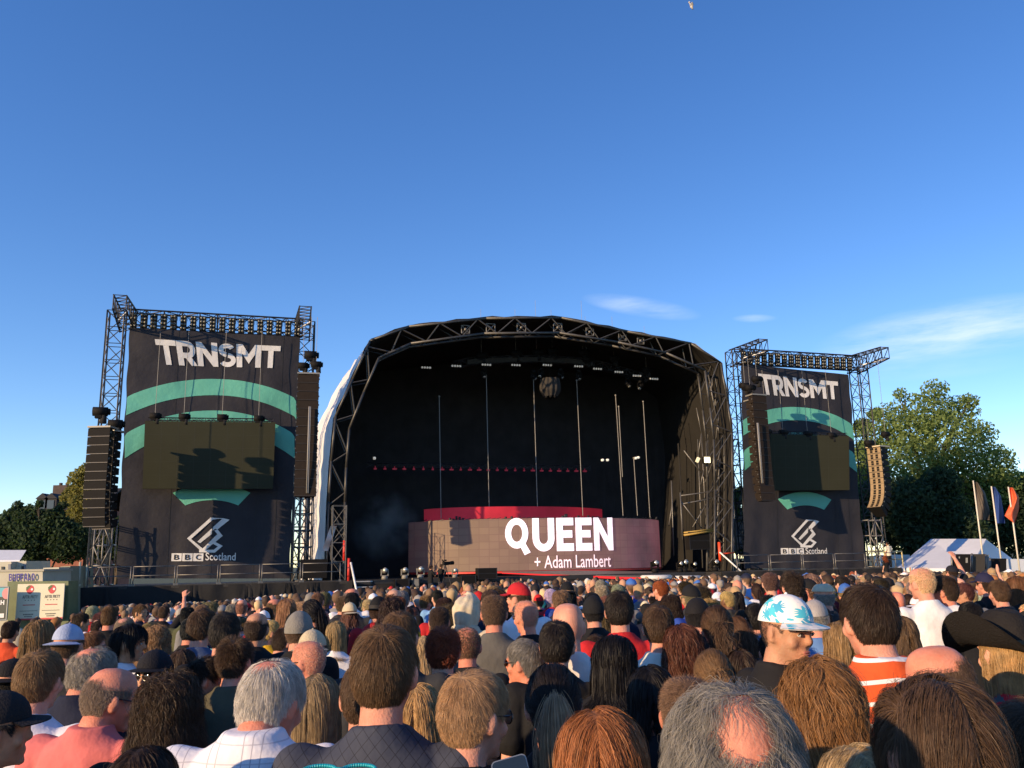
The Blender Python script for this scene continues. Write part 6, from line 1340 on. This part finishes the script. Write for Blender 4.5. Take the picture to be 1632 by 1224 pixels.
hero(375, 1017, 58, 'man with spiky dark brown hair and khaki collar', 'spiky', (.05, .03, .017), PINK, ('collar', (.09, .08, .05)), yaw=-10, seed=16)
hero(325, 1048, 68, 'man with wavy dark hair, ear showing, behind the white checked shirt', 'quiff', (.026, .016, .01), PINK, ('collar', K1), yaw=-48, turn=-15, seed=17)
hero(497, 1021, 60, 'bald man with sunglasses in a lilac white top', 'stubble', (.3, .2, .14), REDS, ('tee', (.62, .62, .74)), yaw=52, turn=20, glasses='sunglasses', face=True, seed=18)
hero(499, 1000, 46, 'man in a beige cap worn backwards', 'crew', BRN, PINK, ('tee', CHAR), hat='capback', hatcol=(.50, .42, .28))
hero(478, 970, 44, 'person in a tall grey cloth cap with a round badge', 'crew', BRN, PINK, ('tee', K1), hat='beanie', hatcol=(.20, .19, .17))
hero(536, 990, 37, 'shoulder length blonde woman near the grey badge cap', 'bob', (.24, .17, .08), FAIR, ('tee', WH), seed=19)
hero(583, 1058, 78, 'person in a light blue top mostly hidden behind the tall brown haired man', 'short', BRN, PINK, ('tee', (.16, .32, .58)), turn=8, seed=20)
hero(636, 976, 58, 'brown crew cut man looking over the tall brown haired man', 'short', (.085, .05, .026), PINK, ('tee', CHAR), yaw=-10, seed=21)
hero(706, 1002, 58, 'person with messy dark red hair', 'quiff', AUB, FAIR, ('tee', (.05, .01, .015)), seed=22)
hero(672, 1010, 40, 'pale blonde woman next to the dark red hair', 'long', BLD, FAIR, ('tee', CHAR), seed=23)
hero(668, 1082, 60, 'long honey blonde hair partly hidden by the red blond man', 'long', (.30, .19, .085), FAIR, ('tee', CHAR), seed=24)
hero(787, 949, 43, 'cropped haired man with grey top and dark backpack strap', 'crew', BRN, REDS, ('tee', (.10, .095, .085)), seed=25)
hero(840, 957, 51, 'shaven headed man with thin glasses', 'stubble', (.25, .17, .12), REDS, ('tee', K1), yaw=24, turn=8, glasses='glasses', seed=26)
hero(905, 959, 48, 'completely bald man in a pale tee', 'bald', BRN, PINK, ('tee', (.64, .60, .56)), yaw=6)
hero(885, 990, 56, 'man with close cut black hair and black top', 'short', (.016, .012, .01), PINK, ('tee', K1), yaw=-14, seed=27)
hero(839, 1020, 68, 'grizzled grey man with wraparound dark sunglasses', 'short', GRY, REDS, ('tee', NAVY), yaw=46, turn=18, glasses='sunglasses', seed=28)
hero(880, 1062, 88, 'black haired woman with a pale brown ponytail', 'pony', (.014, .011, .010), PINK, ('tee', K1), seed=29, tail=(.38, .25, .145))  # tail colour lightened in place of sunlight that does not reach it
hero(972, 1005, 74, 'woman in black with long black hair, face turned right', 'long', BLK, PINK, ('tee', K1), yaw=-62, turn=-15, face=True, seed=30)
hero(985, 943, 46, 'dark haired man in a bright red tee', 'short', (.018, .013, .01), PINK, ('tee', (.50, .022, .025)), yaw=-8, seed=31)
hero(945, 946, 36, 'person in a plain black cap beside the bright red tee', 'crew', BLK, PINK, ('tee', K1), hat='beanie', hatcol=(.012, .012, .013))
hero(828, 926, 34, 'man in a bright red baseball cap looking left', 'crew', BRN, PINK, ('tee', WH), yaw=40, turn=25, hat='cap', hatcol=(.46, .02, .025), face=True)
hero(858, 946, 17, 'person in a small bright red cap behind the shaven headed man', 'crew', BRN, PINK, ('tee', K1), hat='cap', hatcol=(.52, .02, .02))
hero(745, 942, 42, 'person with a pale beige hood up', 'short', BRN, PINK, ('hood', (.50, .43, .31)), hat='hood', hatcol=(.54, .46, .33), turn=-20)
hero(1047, 966, 50, 'brown haired boy with cream collar and teal top', 'short', (.055, .032, .018), PINK, ('polo', (.62, .60, .50)), yaw=-5, seed=32)
hero(1028, 956, 28, 'person in a cream straw hat with dark band', 'crew', BRN, PINK, ('tee', CHAR), hat='fedora', hatcol=(.62, .54, .36))
hero(1086, 989, 60, 'woman with long wavy reddish brown hair, small braids on top', 'wavy', (.075, .028, .016), FAIR, ('tee', K1), seed=33)
hero(1036, 1052, 80, 'woman with long black hair and black clothes, centre right', 'long', BLK, PINK, ('tee', K1), seed=34)
hero(1090, 1080, 88, 'person with smooth cropped brown hair, half hidden by the grey haired man', 'crew', (.085, .05, .03), REDS, ('tee', K1), yaw=-12, seed=35)
hero(1140, 967, 50, 'girl with brown hair in two plaits', 'braid', (.065, .037, .02), FAIR, ('tee', K1), yaw=-6, seed=36)
hero(1176, 985, 42, 'girl with one thick side plait beside the flowered cap', 'braid', (.07, .035, .018), FAIR, ('tee', NAVY), yaw=20, seed=37)
hero(1134, 1038, 60, 'girl with loose light brown hair plaited at the crown', 'braid', (.13, .075, .035), FAIR, ('tee', (.05, .02, .03)), seed=38)
hero(1110, 950, 40, 'person in a plain black peaked cap near the plaits', 'crew', BLK, PINK, ('tee', K1), hat='cap', hatcol=(.013, .012, .013), turn=-30)
hero(1246, 940, 76, 'man in a white cap with turquoise flowers, face turned right', 'stubble', BLK, TANS, ('tee', (.014, .013, .013)), yaw=-66, pitch=-7, turn=-80, hat='cap', hatcol=(.76, .74, .70), hatmat=PAT['floral'], face=True, seed=39)
hero(1300, 1036, 122, 'woman with long tousled copper brown hair in front of the flowered cap', 'wavy', (.17, .085, .032), FAIR, ('tee', (.03, .03, .035), 'scribble'), seed=40, dens=1.25)
hero(1297, 953, 42, 'person in a crumpled grey cap just right of the flowered cap', 'crew', GRY, PINK, ('tee', (.1, .2, .42)), hat='cap', hatcol=(.34, .31, .29), turn=-25)
hero(1311, 926, 32, 'person in a cream flat cap', 'crew', GRY, PINK, ('tee', CHAR), hat='flat', hatcol=(.58, .49, .33))
hero(1385, 934, 84, 'dark haired man in an orange polo with white stripes', 'short', (.028, .017, .011), PINK, ('polo', (.66, .10, .025), 'stripe'), yaw=8, seed=41, drop=.02)
hero(1338, 985, 52, 'blonde girl with a white flower clip beside the orange polo', 'long', (.20, .125, .055), FAIR, ('tee', CHAR), yaw=15, seed=42)
hero(1436, 978, 44, 'woman with long brown hair just right of the orange polo', 'long', (.085, .052, .028), FAIR, ('tee', K1), seed=43)
hero(1468, 905, 37, 'tall nearly bald blond man in a white shirt', 'receding', (.38, .26, .14), PINK, ('tee', (.72, .70, .68)), yaw=20, seed=44)
hero(1503, 918, 50, 'crew cut man with sunglasses and mustard brown top', 'short', (.045, .028, .017), REDS, ('tee', (.19, .105, .025)), yaw=38, turn=10, glasses='sunglasses', seed=45)
hero(1500, 1026, 112, 'big red faced balding man facing left, lower right', 'horseshoe', (.11, .07, .045), REDS, ('tee', CHAR), yaw=48, pitch=-8, turn=15, face=True, seed=46)
hero(1595, 963, 158, 'person in a wide black cowboy hat and red leafy shirt', 'long', (.30, .19, .085), FAIR, ('collar', (.42, .02, .03), 'leafy'), yaw=14, hat='cowboy', hatcol=(.016, .014, .013), seed=47)
hero(1648, 1120, 150, 'person in a bright green top at the right edge, mostly out of frame', 'short', BRN, PINK, ('tee', (.015, .20, .11)), seed=48)
hero(1420, 1052, 60, 'shadowed person in a dark top between the orange polo and the red faced man', 'short', DBR, PINK, ('tee', K1), seed=49)
hero(65, 983, 48, 'woman with long dark blonde hair left of the pale blue cap', 'long', (.16, .10, .045), FAIR, ('tee', WH), seed=50)
hero(112, 991, 46, 'person in a pale blue cap with a white patch', 'crew', BRN, PINK, ('tee', CHAR), hat='capback', hatcol=(.34, .40, .55))
hero(146, 1007, 48, 'auburn haired boy in profile near the pale blue cap', 'short', (.12, .055, .025), PINK, ('tee', K1), yaw=-50, turn=-15, face=True, seed=51)
hero(24, 1046, 50, 'person in a black felt cap in the lower left shadow', 'crew', BLK, PINK, ('tee', K1), hat='capback', hatcol=(.014, .013, .014))
hero(18, 990, 24, 'short haired man in an orange red top at the left edge', 'short', DBR, TANS, ('tee', (.55, .07, .025)), seed=52)
hero(322, 972, 42, 'man with neat brown hair in a dark blue top', 'short', (.05, .03, .018), PINK, ('tee', (.06, .09, .17)), yaw=-20, seed=53)
hero(360, 977, 48, 'person with glossy black hair and pale highlight', 'short', (.018, .015, .013), PINK, ('tee', K1), yaw=5, seed=54)
hero(410, 977, 37, 'balding dark haired man behind the glossy black hair', 'horseshoe', (.04, .026, .018), TANS, ('tee', K1), seed=55)
hero(448, 1000, 46, 'young man bending beside the grey badge cap, ear lit', 'short', (.035, .022, .014), PINK, ('tee', K1), yaw=-45, pitch=-14, seed=56)
hero(292, 1030, 44, 'woman with long dark hair and a pale headband', 'long', (.045, .028, .018), FAIR, ('tee', K1), seed=57)
hero(250, 1000, 44, 'fair curly haired person behind the black baseball cap', 'curly', (.20, .12, .06), FAIR, ('tee', CHAR), seed=58)
hero(700, 968, 34, 'dark cropped man left of the pale hood', 'crew', DBR, REDS, ('tee', NAVY), seed=59)
hero(745, 1000, 44, 'man with receding hair below the pale hood', 'receding', BRN, REDS, ('tee', K1), seed=60)
hero(1230, 1010, 44, 'dark haired person hidden behind the flowered cap man', 'short', BLK, PINK, ('tee', K1), seed=61)
hero(1180, 1030, 44, 'woman with dark hair and denim jacket between plaits and flowered cap', 'long', DBR, FAIR, ('collar', (.10, .16, .30)), seed=62)
hero(1545, 960, 34, 'dark haired person left of the cowboy hat', 'short', BLK, PINK, ('tee', K1), seed=63)
hero(1620, 918, 34, 'woman with chestnut hair and glasses at the right edge', 'bob', (.11, .05, .022), FAIR, ('tee', K1), yaw=30, glasses='glasses', seed=64)
hero(1590, 925, 30, 'short brown haired man left of the chestnut haired woman', 'short', (.07, .04, .022), PINK, ('tee', CHAR), seed=65)
hero(1567, 911, 26, 'person in a dark navy cap with pale emblem', 'crew', DBR, PINK, ('tee', K1), hat='cap', hatcol=(.02, .02, .05), turn=20)
hero(1427, 942, 24, 'sunburnt bald man right of the orange polo', 'bald', BRN, (.62, .24, .16), ('tee', (.05, .10, .30)))
hero(200, 985, 30, 'person with short grey brown hair behind the young man in profile', 'thin', (.17, .13, .09), PINK, ('tee', K1), seed=66)
hero(950, 1012, 34, 'person with dark hair in the shade behind the woman in black', 'short', DBR, PINK, ('tee', K1), seed=67)
hero(1068, 950, 34, 'round headed person with dark curls right of the straw hat', 'curly', DBR, TANS, ('tee', K1), seed=68)
hero(1204, 962, 36, 'dark haired man behind the side plait', 'short', BLK, PINK, ('tee', (.12, .2, .34)), seed=69)
hero(1262, 912, 38, 'dark brown haired person behind the flowered cap, nearer than the mint top', 'quiff', (.03, .02, .013), PINK, ('tee', K1), seed=70)

hero(1515, 897, 17, 'person in a dark cap raising one arm near the pale marked hoarding', 'crew', DBR, PINK, ('tee', K1), pose='raise', hat='cap', hatcol=(.014, .014, .02), seed=72)
hero(262, 966, 17, 'person near the left deck skirt raising one arm above the heads', 'short', BRN, PINK, ('tee', K1), pose='raise', seed=73)
# the phone held up between the red blond man and the ponytail
pp = at(814, 1229, 1.72); ph = empty('smartphone', pp, 'black smartphone held up at the bottom edge beside the ponytail', 'phone')
Mp = Matrix.Rotation(R(-14), 3, 'Y') @ Matrix.Rotation(R(-12), 3, 'X')
def rrect(w, h, r): return [(sx * (w - r) + r * math.cos(a), sz * (h - r) + r * math.sin(a)) for sx, sz, a0 in ((1, 1, 0), (-1, 1, 90), (-1, -1, 180), (1, -1, 270)) for a in np.radians(np.linspace(a0, a0 + 90, 6))]
m = MB(); m.prism([pp + Mp @ Vector((x, .004, z - .045)) for x, z in rrect(.034, .069, .009)], Mp @ Vector((0, .008, 0))); m.build('phone_case', mat('phone_case', (.18, .18, .19), .3, .6), ph)
m = MB(); m.prism([pp + Mp @ Vector((x, .0, z - .045)) for x, z in rrect(.032, .067, .008)], Mp @ Vector((0, .0035, 0))); m.build('phone_screen', mat('phone_screen', (.006, .006, .008), .12), ph)
M_TEAL = mat('teal_plastic', (.01, .30, .36), .3)
# teal sunglasses pushed up on a short person's head just under the frame
low = hero(545, 1246, 150, 'short person at the bottom edge with teal sunglasses pushed up on the head', 'short', DBR, PINK, ('tee', NAVY), seed=71)
tg = MB(); Hh = Matrix.Translation((0, .015, 1.755))
for s in (-1, 1):
    c = Vector((s * .036, -.03, .022)); ring = [c + Vector((.031 * math.cos(a), .020 * math.sin(a), .004 * math.sin(a))) for a in np.linspace(0, 6.283, 41)]
    tg.path(ring, .0035, 8); tg.path([c + Vector((s * .031, 0, 0)), Vector((s * .082, -.02, -.03)), Vector((s * .088, 0, -.09))], .0035, 6)
tg.tube((-.008, -.03, .024), (.008, -.03, .024), .0035, 6)
child('sunglasses', (lambda o: (o.data, bpy.data.objects.remove(o))[0])(tg.build('sunglasses', M_TEAL, None)), low, None, Hh)

# ------------------------------------------------------------------ people on and around the stage
def onstage(px, py, d, z, label, turn, **kw):
    P = onp(px, py, d); return person(Vector((P.x, P.y, z)), TH + R(turn), kw.pop('s', 1.0), label, group='people working at the stage', **kw)
def pro_camera(P, rz, label):
    root = empty('video_camera', P, label, 'camera', 'broadcast cameras in front of the stage'); M = Matrix.Rotation(rz, 3, 'Z'); m = MB()
    m.box(P + M @ Vector((0, .0, .0)), (.16, .38, .2), M); m.tube(P + M @ Vector((0, .18, 0)), P + M @ Vector((0, .62, .03)), .09, 10, .11); m.build('camera_body', M_BOX, root)
    m = MB(); m.tube(P + M @ Vector((-.05, -.1, .1)), P + M @ Vector((-.05, -.2, .2)), .04, 6); m.box(P + M @ Vector((-.06, .05, .17)), (.06, .16, .08), M); m.build('viewfinder', M_BOX, root)
    m = MB(); g = P.copy(); g.z = P.z - 1.5
    for a in (0, 2.1, 4.2): m.tube(P - EZ * .1, g + Vector((.4 * math.cos(a), .4 * math.sin(a), 0)), .025, 5)
    m.build('tripod', M_STEEL, root)
c1 = onp(690, 905, -5.2); onstage(687, 930, -5.6, c1.z - 1.62, 'camera operator in dark clothes leaning to a camera in front of the stage', -70, pose='camera', hair='short', hcol=DBR, skin=TANS, shirt=('tee', K1), seed=80)
onstage(703, 925, -5.0, c1.z - 1.55, 'second dark clothed camera operator, standing right behind the first', -60, pose='camera', hair='crew', hcol=BRN, skin=TANS, shirt=('tee', K1), seed=81)
pro_camera(onp(710, 898, -5.4) , TH + R(-55), 'long lensed video camera pointing right in front of the stage')
onstage(1417, 890, -1.5, DECK, 'steward in a white vest standing with back turned on the right side deck', 4, hair='crew', hcol=DBR, skin=TANS, shirt=('tee', (.62, .58, .46)), tcol=K1, s=1.0, seed=82)
onstage(142, 892, -3.2, DECK - .55, 'technician with dark hair bending behind the left deck railing', -60, pitch=-.3, hair='short', hcol=DBR, skin=TANS, shirt=('tee', K1), s=.95, seed=83)
onstage(1412, 905, -6.5, onp(1412, 886, -6.5).z - 1.76, 'woman in black with red curly hair raised above the crowd on the right', 10, hair='curly', hcol=(.28, .075, .025), skin=FAIR, shirt=('tee', K1), s=1.0, seed=84)
onstage(620, 940, -6.6, onp(620, 935, -6.6).z - 1.76, 'steward in a bright yellow jacket below the stage stairs', 150, hair='short', hcol=DBR, skin=FAIR, shirt=('jacket', (.72, .40, .01)), s=1.0, seed=85)
cg = onp(1436, 870, -1.2); m = MB()
for a, b in (((0, 0), (0, 1.1)), ((1.5, 0), (1.5, 1.1)), ((0, 1.08), (1.5, 1.08)), ((0, .55), (1.5, .55))): m.tube(st(uvz(cg)[0] - 1.5 + a[0], -1.2, DECK + a[1]), st(uvz(cg)[0] - 1.5 + b[0], -1.2, DECK + b[1]), .045, 6)
tag(m.build('guard_rail', mat('yellow_rail', (.5, .42, .2), .5), None, loc=st(uvz(cg)[0] - .75, -1.2, DECK)), 'yellowish guard rail beside the steward at the right end of the deck', 'railing')

# ------------------------------------------------------------------ the rest of the crowd
HAIRS = [('short', 'short', 30), ('crew', 'cropped', 14), ('spiky', 'spiky', 8), ('quiff', 'tousled', 8), ('long', 'long straight', 12), ('wavy', 'long wavy', 8), ('bob', 'shoulder length', 8), ('pony', 'ponytail', 6), ('curly', 'curly', 5), ('thin', 'thinning', 6), ('horseshoe', 'balding', 5), ('bald', 'bald', 3)]
HCOLS = [('black', BLK, 12), ('dark brown', DBR, 26), ('brown', BRN, 26), ('light brown', LBR, 12), ('dark blond', DBL, 8), ('blond', BLD, 7), ('ginger', GNG, 4), ('auburn', AUB, 3), ('grey', GRY, 7), ('white', WHT, 2)]
SHIRTS = [('black', K1, 28), ('navy', NAVY, 16), ('white', WH, 14), ('charcoal', CHAR, 10), ('grey', (.17, .17, .17), 8), ('red', (.42, .02, .025), 6), ('sky blue', (.18, .36, .62), 5), ('royal blue', (.03, .07, .32), 5), ('olive', (.07, .075, .035), 4), ('teal', (.02, .22, .23), 3), ('yellow', (.65, .38, .02), 2), ('orange', (.62, .14, .02), 3), ('pink', (.62, .25, .28), 3), ('maroon', (.10, .012, .02), 4), ('mint', (.30, .60, .45), 2), ('beige', (.48, .40, .28), 4), ('purple', (.09, .03, .16), 2)]
HATS = [('cap', 'peaked cap', 8), ('capback', 'backward cap', 3), ('beanie', 'knitted hat', 2), ('bucket', 'bucket hat', 2), ('fedora', 'straw hat', 2), ('hood', 'hood', 1)]
HATC = [('black', K1, 8), ('navy', NAVY, 4), ('white', WH, 4), ('beige', (.50, .42, .28), 4), ('red', (.45, .02, .02), 3), ('grey', (.22, .21, .2), 3), ('blue', (.05, .14, .42), 3), ('khaki', (.12, .11, .06), 2)]
SKINS = [FAIR, PINK, PINK, REDS, TANS, OLIV, (.16, .085, .05)]
def pick(tab):
    w = np.array([t[2] for t in tab], float); return tab[rng.choice(len(tab), p=w / w.sum())]
LAND = [(150, 'left cabins'), (330, 'left emblem'), (540, 'left deck'), (650, 'stage stairs'), (800, 'left screen end'), (980, 'band name'), (1080, 'right screen end'), (1170, 'arch foot'), (1400, 'right banner'), (1480, 'marquee'), (9999, 'flags')]
def proj(P):
    q = Vector(P) - CAM; t = q.dot(cf); return 816 + F * q.dot(CR) / t, 612 - F * q.dot(CU) / t, t
cand = []
sp_ = .60
for iy in range(int(62 / sp_)):
    for ix in range(-int(48 / sp_), int(48 / sp_)):
        y = 1.0 + iy * sp_ + rng.uniform(-.2, .2) ; x = (ix + .5 * (iy % 2)) * sp_ + rng.uniform(-.2, .2)
        q = Vector((x, y, 0)) - O; d = q.dot(EY); u = q.dot(EX)
        if abs(x) > .66 * y + 1.2: continue
        lim = -6.9 if u < 24 else -1.5
        if u < -23.5: lim = -9.5
        if d > lim: continue
        if y > 30 and rng.random() < .12: continue
        cand.append((x, y))
cand.sort(key=lambda c: c[1])
hx = np.array([[p[0], p[1]] for p in placed])
N_MID = 300 - len(placed) - 10
mid, rest, used = [], [], set()
for (x, y) in cand:
    if y < 7.4: continue
    if ((hx - np.array([x, y])) ** 2).sum(1).min() < .42 ** 2: continue
    h = float(np.clip(rng.normal(1.70, .10), 1.46, 1.95)); z = float(ground_z(x, y)); px, py, t = proj((x, y, z + h)); hw = .10 * F / t
    bad = py < np.interp(px, [0, 110, 140, 330, 450, 600, 760, 1000, 1300, 1632], [984, 980, 964, 957, 946, 932, 922, 914, 904, 894])
    if bad: continue
    for (ax, ay, apx, atop, aw, at_) in placed:
        if t < at_ and abs(px - apx) < aw / 2 + hw * .8 and py < atop + aw * 1.1: bad = True; break
    if bad: continue
    (mid if len(mid) < N_MID else rest).append((x, y, z, h, px, py, t))
for k, (x, y, z, h, px, py, t) in enumerate(mid):
    for _ in range(400):
        hs, hc, shc = pick(HAIRS), pick(HCOLS), pick(SHIRTS); hat = pick(HATS) if rng.random() < .13 else None; hatc = pick(HATC); land = next(n for lim, n in LAND if px < lim)
        dist = 'nearer' if t < 9 else 'farther'
        fem = hs[0] in ('long', 'wavy', 'bob', 'pony'); who = 'woman' if fem else 'person'
        if hat: lab = '%s in a %s %s and %s top' % (who, hatc[0], hat[1], shc[0])
        elif hs[0] == 'bald': lab = 'bald person in a %s top' % shc[0]
        else: lab = '%s with %s %s hair and %s top' % (who, hs[1], hc[0], shc[0])
        lab += ', %s rows below the %s' % ('nearer' if t < 8 else 'farther', land)
        if lab not in used and len(lab.split()) <= 16: break
    used.add(lab)
    yaw = R(float(rng.choice([0, 0, 0, 0, 0, -10, -38, 46, -62, 46, -38]))); tall = h / 1.765
    rz = math.atan2(-(TARGET.x - x), TARGET.y - y) + R(float(rng.normal(0, 14)))
    pose = 'phone' if rng.random() < .05 else 'fold' if rng.random() < .3 else 'down'
    if yaw: pose = 'down'
    yaw = {0: 0.0}.get(yaw, yaw)
    st_h = hs[0] if not (hat and hs[0] in ('short', 'spiky', 'quiff', 'curly', 'thin', 'horseshoe', 'bald')) else 'crew'
    person(Vector((x, y, z)), rz, tall, lab, st_h, tuple(c * rng.uniform(.75, 1.25) for c in hc[1]), SKINS[rng.integers(len(SKINS))] if rng.random() < .93 else SKINS[-1], (('tee', 'tee', 'tee', 'collar', 'hood', 'jacket')[rng.integers(6)] if not fem else ('tee', 'vest', 'tee', 'jacket')[rng.integers(4)], shc[1]), yaw, 0.0, pose if pose != 'phone' else 'phone',
           hat=hat[0] if hat else None, hatcol=hatc[1], seed=int(rng.integers(2)), dens=.42 if st_h not in ('crew', 'stubble', 'horseshoe', 'thin') else .8, wmul=1.7, sx=float(rng.uniform(.93, 1.08)) * (.94 if fem else 1), tcol=[NAVY, CHAR, K1, (.05, .08, .15), (.3, .25, .18)][rng.integers(5)])

# far rows: one mass of figures, each with head, hair, shoulders and legs
def far_crowd(pts):
    V, Fc, C = [], [], []; base = 0; n = 12
    ang = np.linspace(0, 2 * np.pi, n + 1)[:-1]
    HTt = np.array([0, .012, .035, .07, .105, .14, .175, .21, .235])
    for (x, y, z, h, px, py, t) in pts:
        s = h / 1.76; rz = math.atan2(-(TARGET.x - x), TARGET.y - y) + rng.normal(0, .35); hs, hc, sh = pick(HAIRS), pick(HCOLS), pick(SHIRTS); sk = np.array(SKINS[rng.integers(len(SKINS) - (rng.random() < .9))]); hcol = np.array(hc[1]) * rng.uniform(.75, 1.3); scol = np.array(sh[1]) * rng.uniform(.8, 1.15); tc = np.array([.03, .035, .05])
        hat = rng.random() < .13; hatc = np.array(pick(HATC)[1]); longh = hs[0] in ('long', 'wavy', 'bob'); bald = hs[0] in ('bald', 'horseshoe') and not hat
        rings, cols = [], []
        puff = rng.uniform(1.03, 1.16) * (1.12 if longh or hs[0] == 'curly' else 1)
        for i, tt in enumerate(HTt):
            w, f, b = np.interp(tt, HT, HW), np.interp(tt, HT, HF), np.interp(tt, HT, HB); c = np.cos(ang); hairy = (tt < np.interp(np.abs(np.where(ang > np.pi, ang - 2 * np.pi, ang)), [0, .95, 1.5, 2, 3.14], [.045, .07, .11, .17, .2 if not longh else .4]))
            kk = np.where(hairy & (not bald), puff * (1.0 + .085 * rng.normal(size=n)), 1.0)
            if hat and tt < .09: kk = np.full(n, 1.16)
            ring = np.stack([w * np.sin(ang) * kk, np.where(c > 0, f, b) * c * kk + .015, np.full(n, 1.75 - tt + (.012 if i == 0 else 0))], 1); 
            if hat and i == 3: ring[np.abs(np.where(ang > np.pi, ang - 2 * np.pi, ang)) < .9, 1] += .07
            rings.append(ring)
            col = np.where((hairy & (not bald))[:, None], hcol[None], sk[None]); 
            if hat and tt < .095: col = np.tile(hatc, (n, 1))
            cols.append(col)
        nk = .056 if not longh else .085
        arm = rng.random() < .004
        for (zz, a, b, cc) in ((1.515, nk, nk * .95, sk if not longh else hcol), (1.495, nk + .004, .06, sk if not longh else hcol), (1.485, .085, .07, scol), (1.445, .165, .09, scol), (1.40, .22, .105, scol), (1.28, .235, .115, scol), (1.0, .225, .12, scol), (.82, .19, .12, scol), (.80, .165, .11, tc), (.4, .15, .09, tc), (.0, .14, .1, tc)):
            rings.append(np.stack([a * np.sin(ang), b * np.cos(ang) - .03, np.full(n, zz)], 1)); cols.append(np.tile(cc, (n, 1)))
        P = np.concatenate(rings) * s; cr_, sr_ = math.cos(rz), math.sin(rz); P = np.stack([P[:, 0] * cr_ - P[:, 1] * sr_ + x, P[:, 0] * sr_ + P[:, 1] * cr_ + y, P[:, 2] + z], 1); m = len(rings)
        i = np.arange(m - 1)[:, None] * n; j = np.arange(n)[None]; j2 = (j + 1) % n
        f = np.stack([i + j, i + j2, i + n + j2, i + n + j], -1).reshape(-1, 4); V.append(P); Fc.append(f + base); C.append(np.concatenate(cols)); base += len(P)
        if arm:   # an arm held up with a phone or hand
            p0 = np.array([.2, 0, 1.38]); p1 = np.array([.26, .14, 1.56]); p2 = np.array([.2, .2, 1.82]); rr = []
            for p, r_ in ((p0, .05), (p1, .038), (p2, .026), (p2 + np.array([0, 0, .05]), .034), (p2 + np.array([0, 0, .14]), .016)): rr.append(np.stack([p[0] + r_ * np.sin(ang), p[1] + r_ * np.cos(ang), np.full(n, p[2])], 1))
            P = np.concatenate(rr) * s; P = np.stack([P[:, 0] * cr_ - P[:, 1] * sr_ + x, P[:, 0] * sr_ + P[:, 1] * cr_ + y, P[:, 2] + z], 1); i = np.arange(4)[:, None] * n
            V.append(P); Fc.append(np.stack([i + j, i + j2, i + n + j2, i + n + j], -1).reshape(-1, 4) + base); C.append(np.tile(sk, (len(P), 1))); base += len(P)
    V, Fc, C = np.concatenate(V), np.concatenate(Fc), np.concatenate(C)
    m = bpy.data.materials.new('crowd_mixed'); m.use_nodes = True; n_, l_ = m.node_tree.nodes, m.node_tree.links; at_ = n_.new('ShaderNodeAttribute'); at_.attribute_name = 'tint'; l_.new(at_.outputs['Color'], n_['Principled BSDF'].inputs['Base Color']); n_['Principled BSDF'].inputs['Roughness'].default_value = .7; n_['Principled BSDF'].inputs['Specular IOR Level'].default_value = .25
    o = mesh_np('distant_crowd', V, Fc, m, smooth=True); ca = o.data.color_attributes.new('tint', 'FLOAT_COLOR', 'POINT'); ca.data.foreach_set('color', np.column_stack([C, np.ones(len(C))]).astype(np.float32).ravel())
    tag(o, 'dense far rows of the crowd filling the field up to the stage', 'crowd', kind='stuff')
behind = []
for k in range(26):   # the crowd goes on behind the viewer, its shadows fall forward
    x, y = rng.uniform(-5.5, 2.5), rng.uniform(-5.5, -.5)
    if math.hypot(x, y) > .9: behind.append((x, y, 0.0, float(rng.normal(1.68, .07)), 0, 0, 0))
far_crowd(rest + behind)
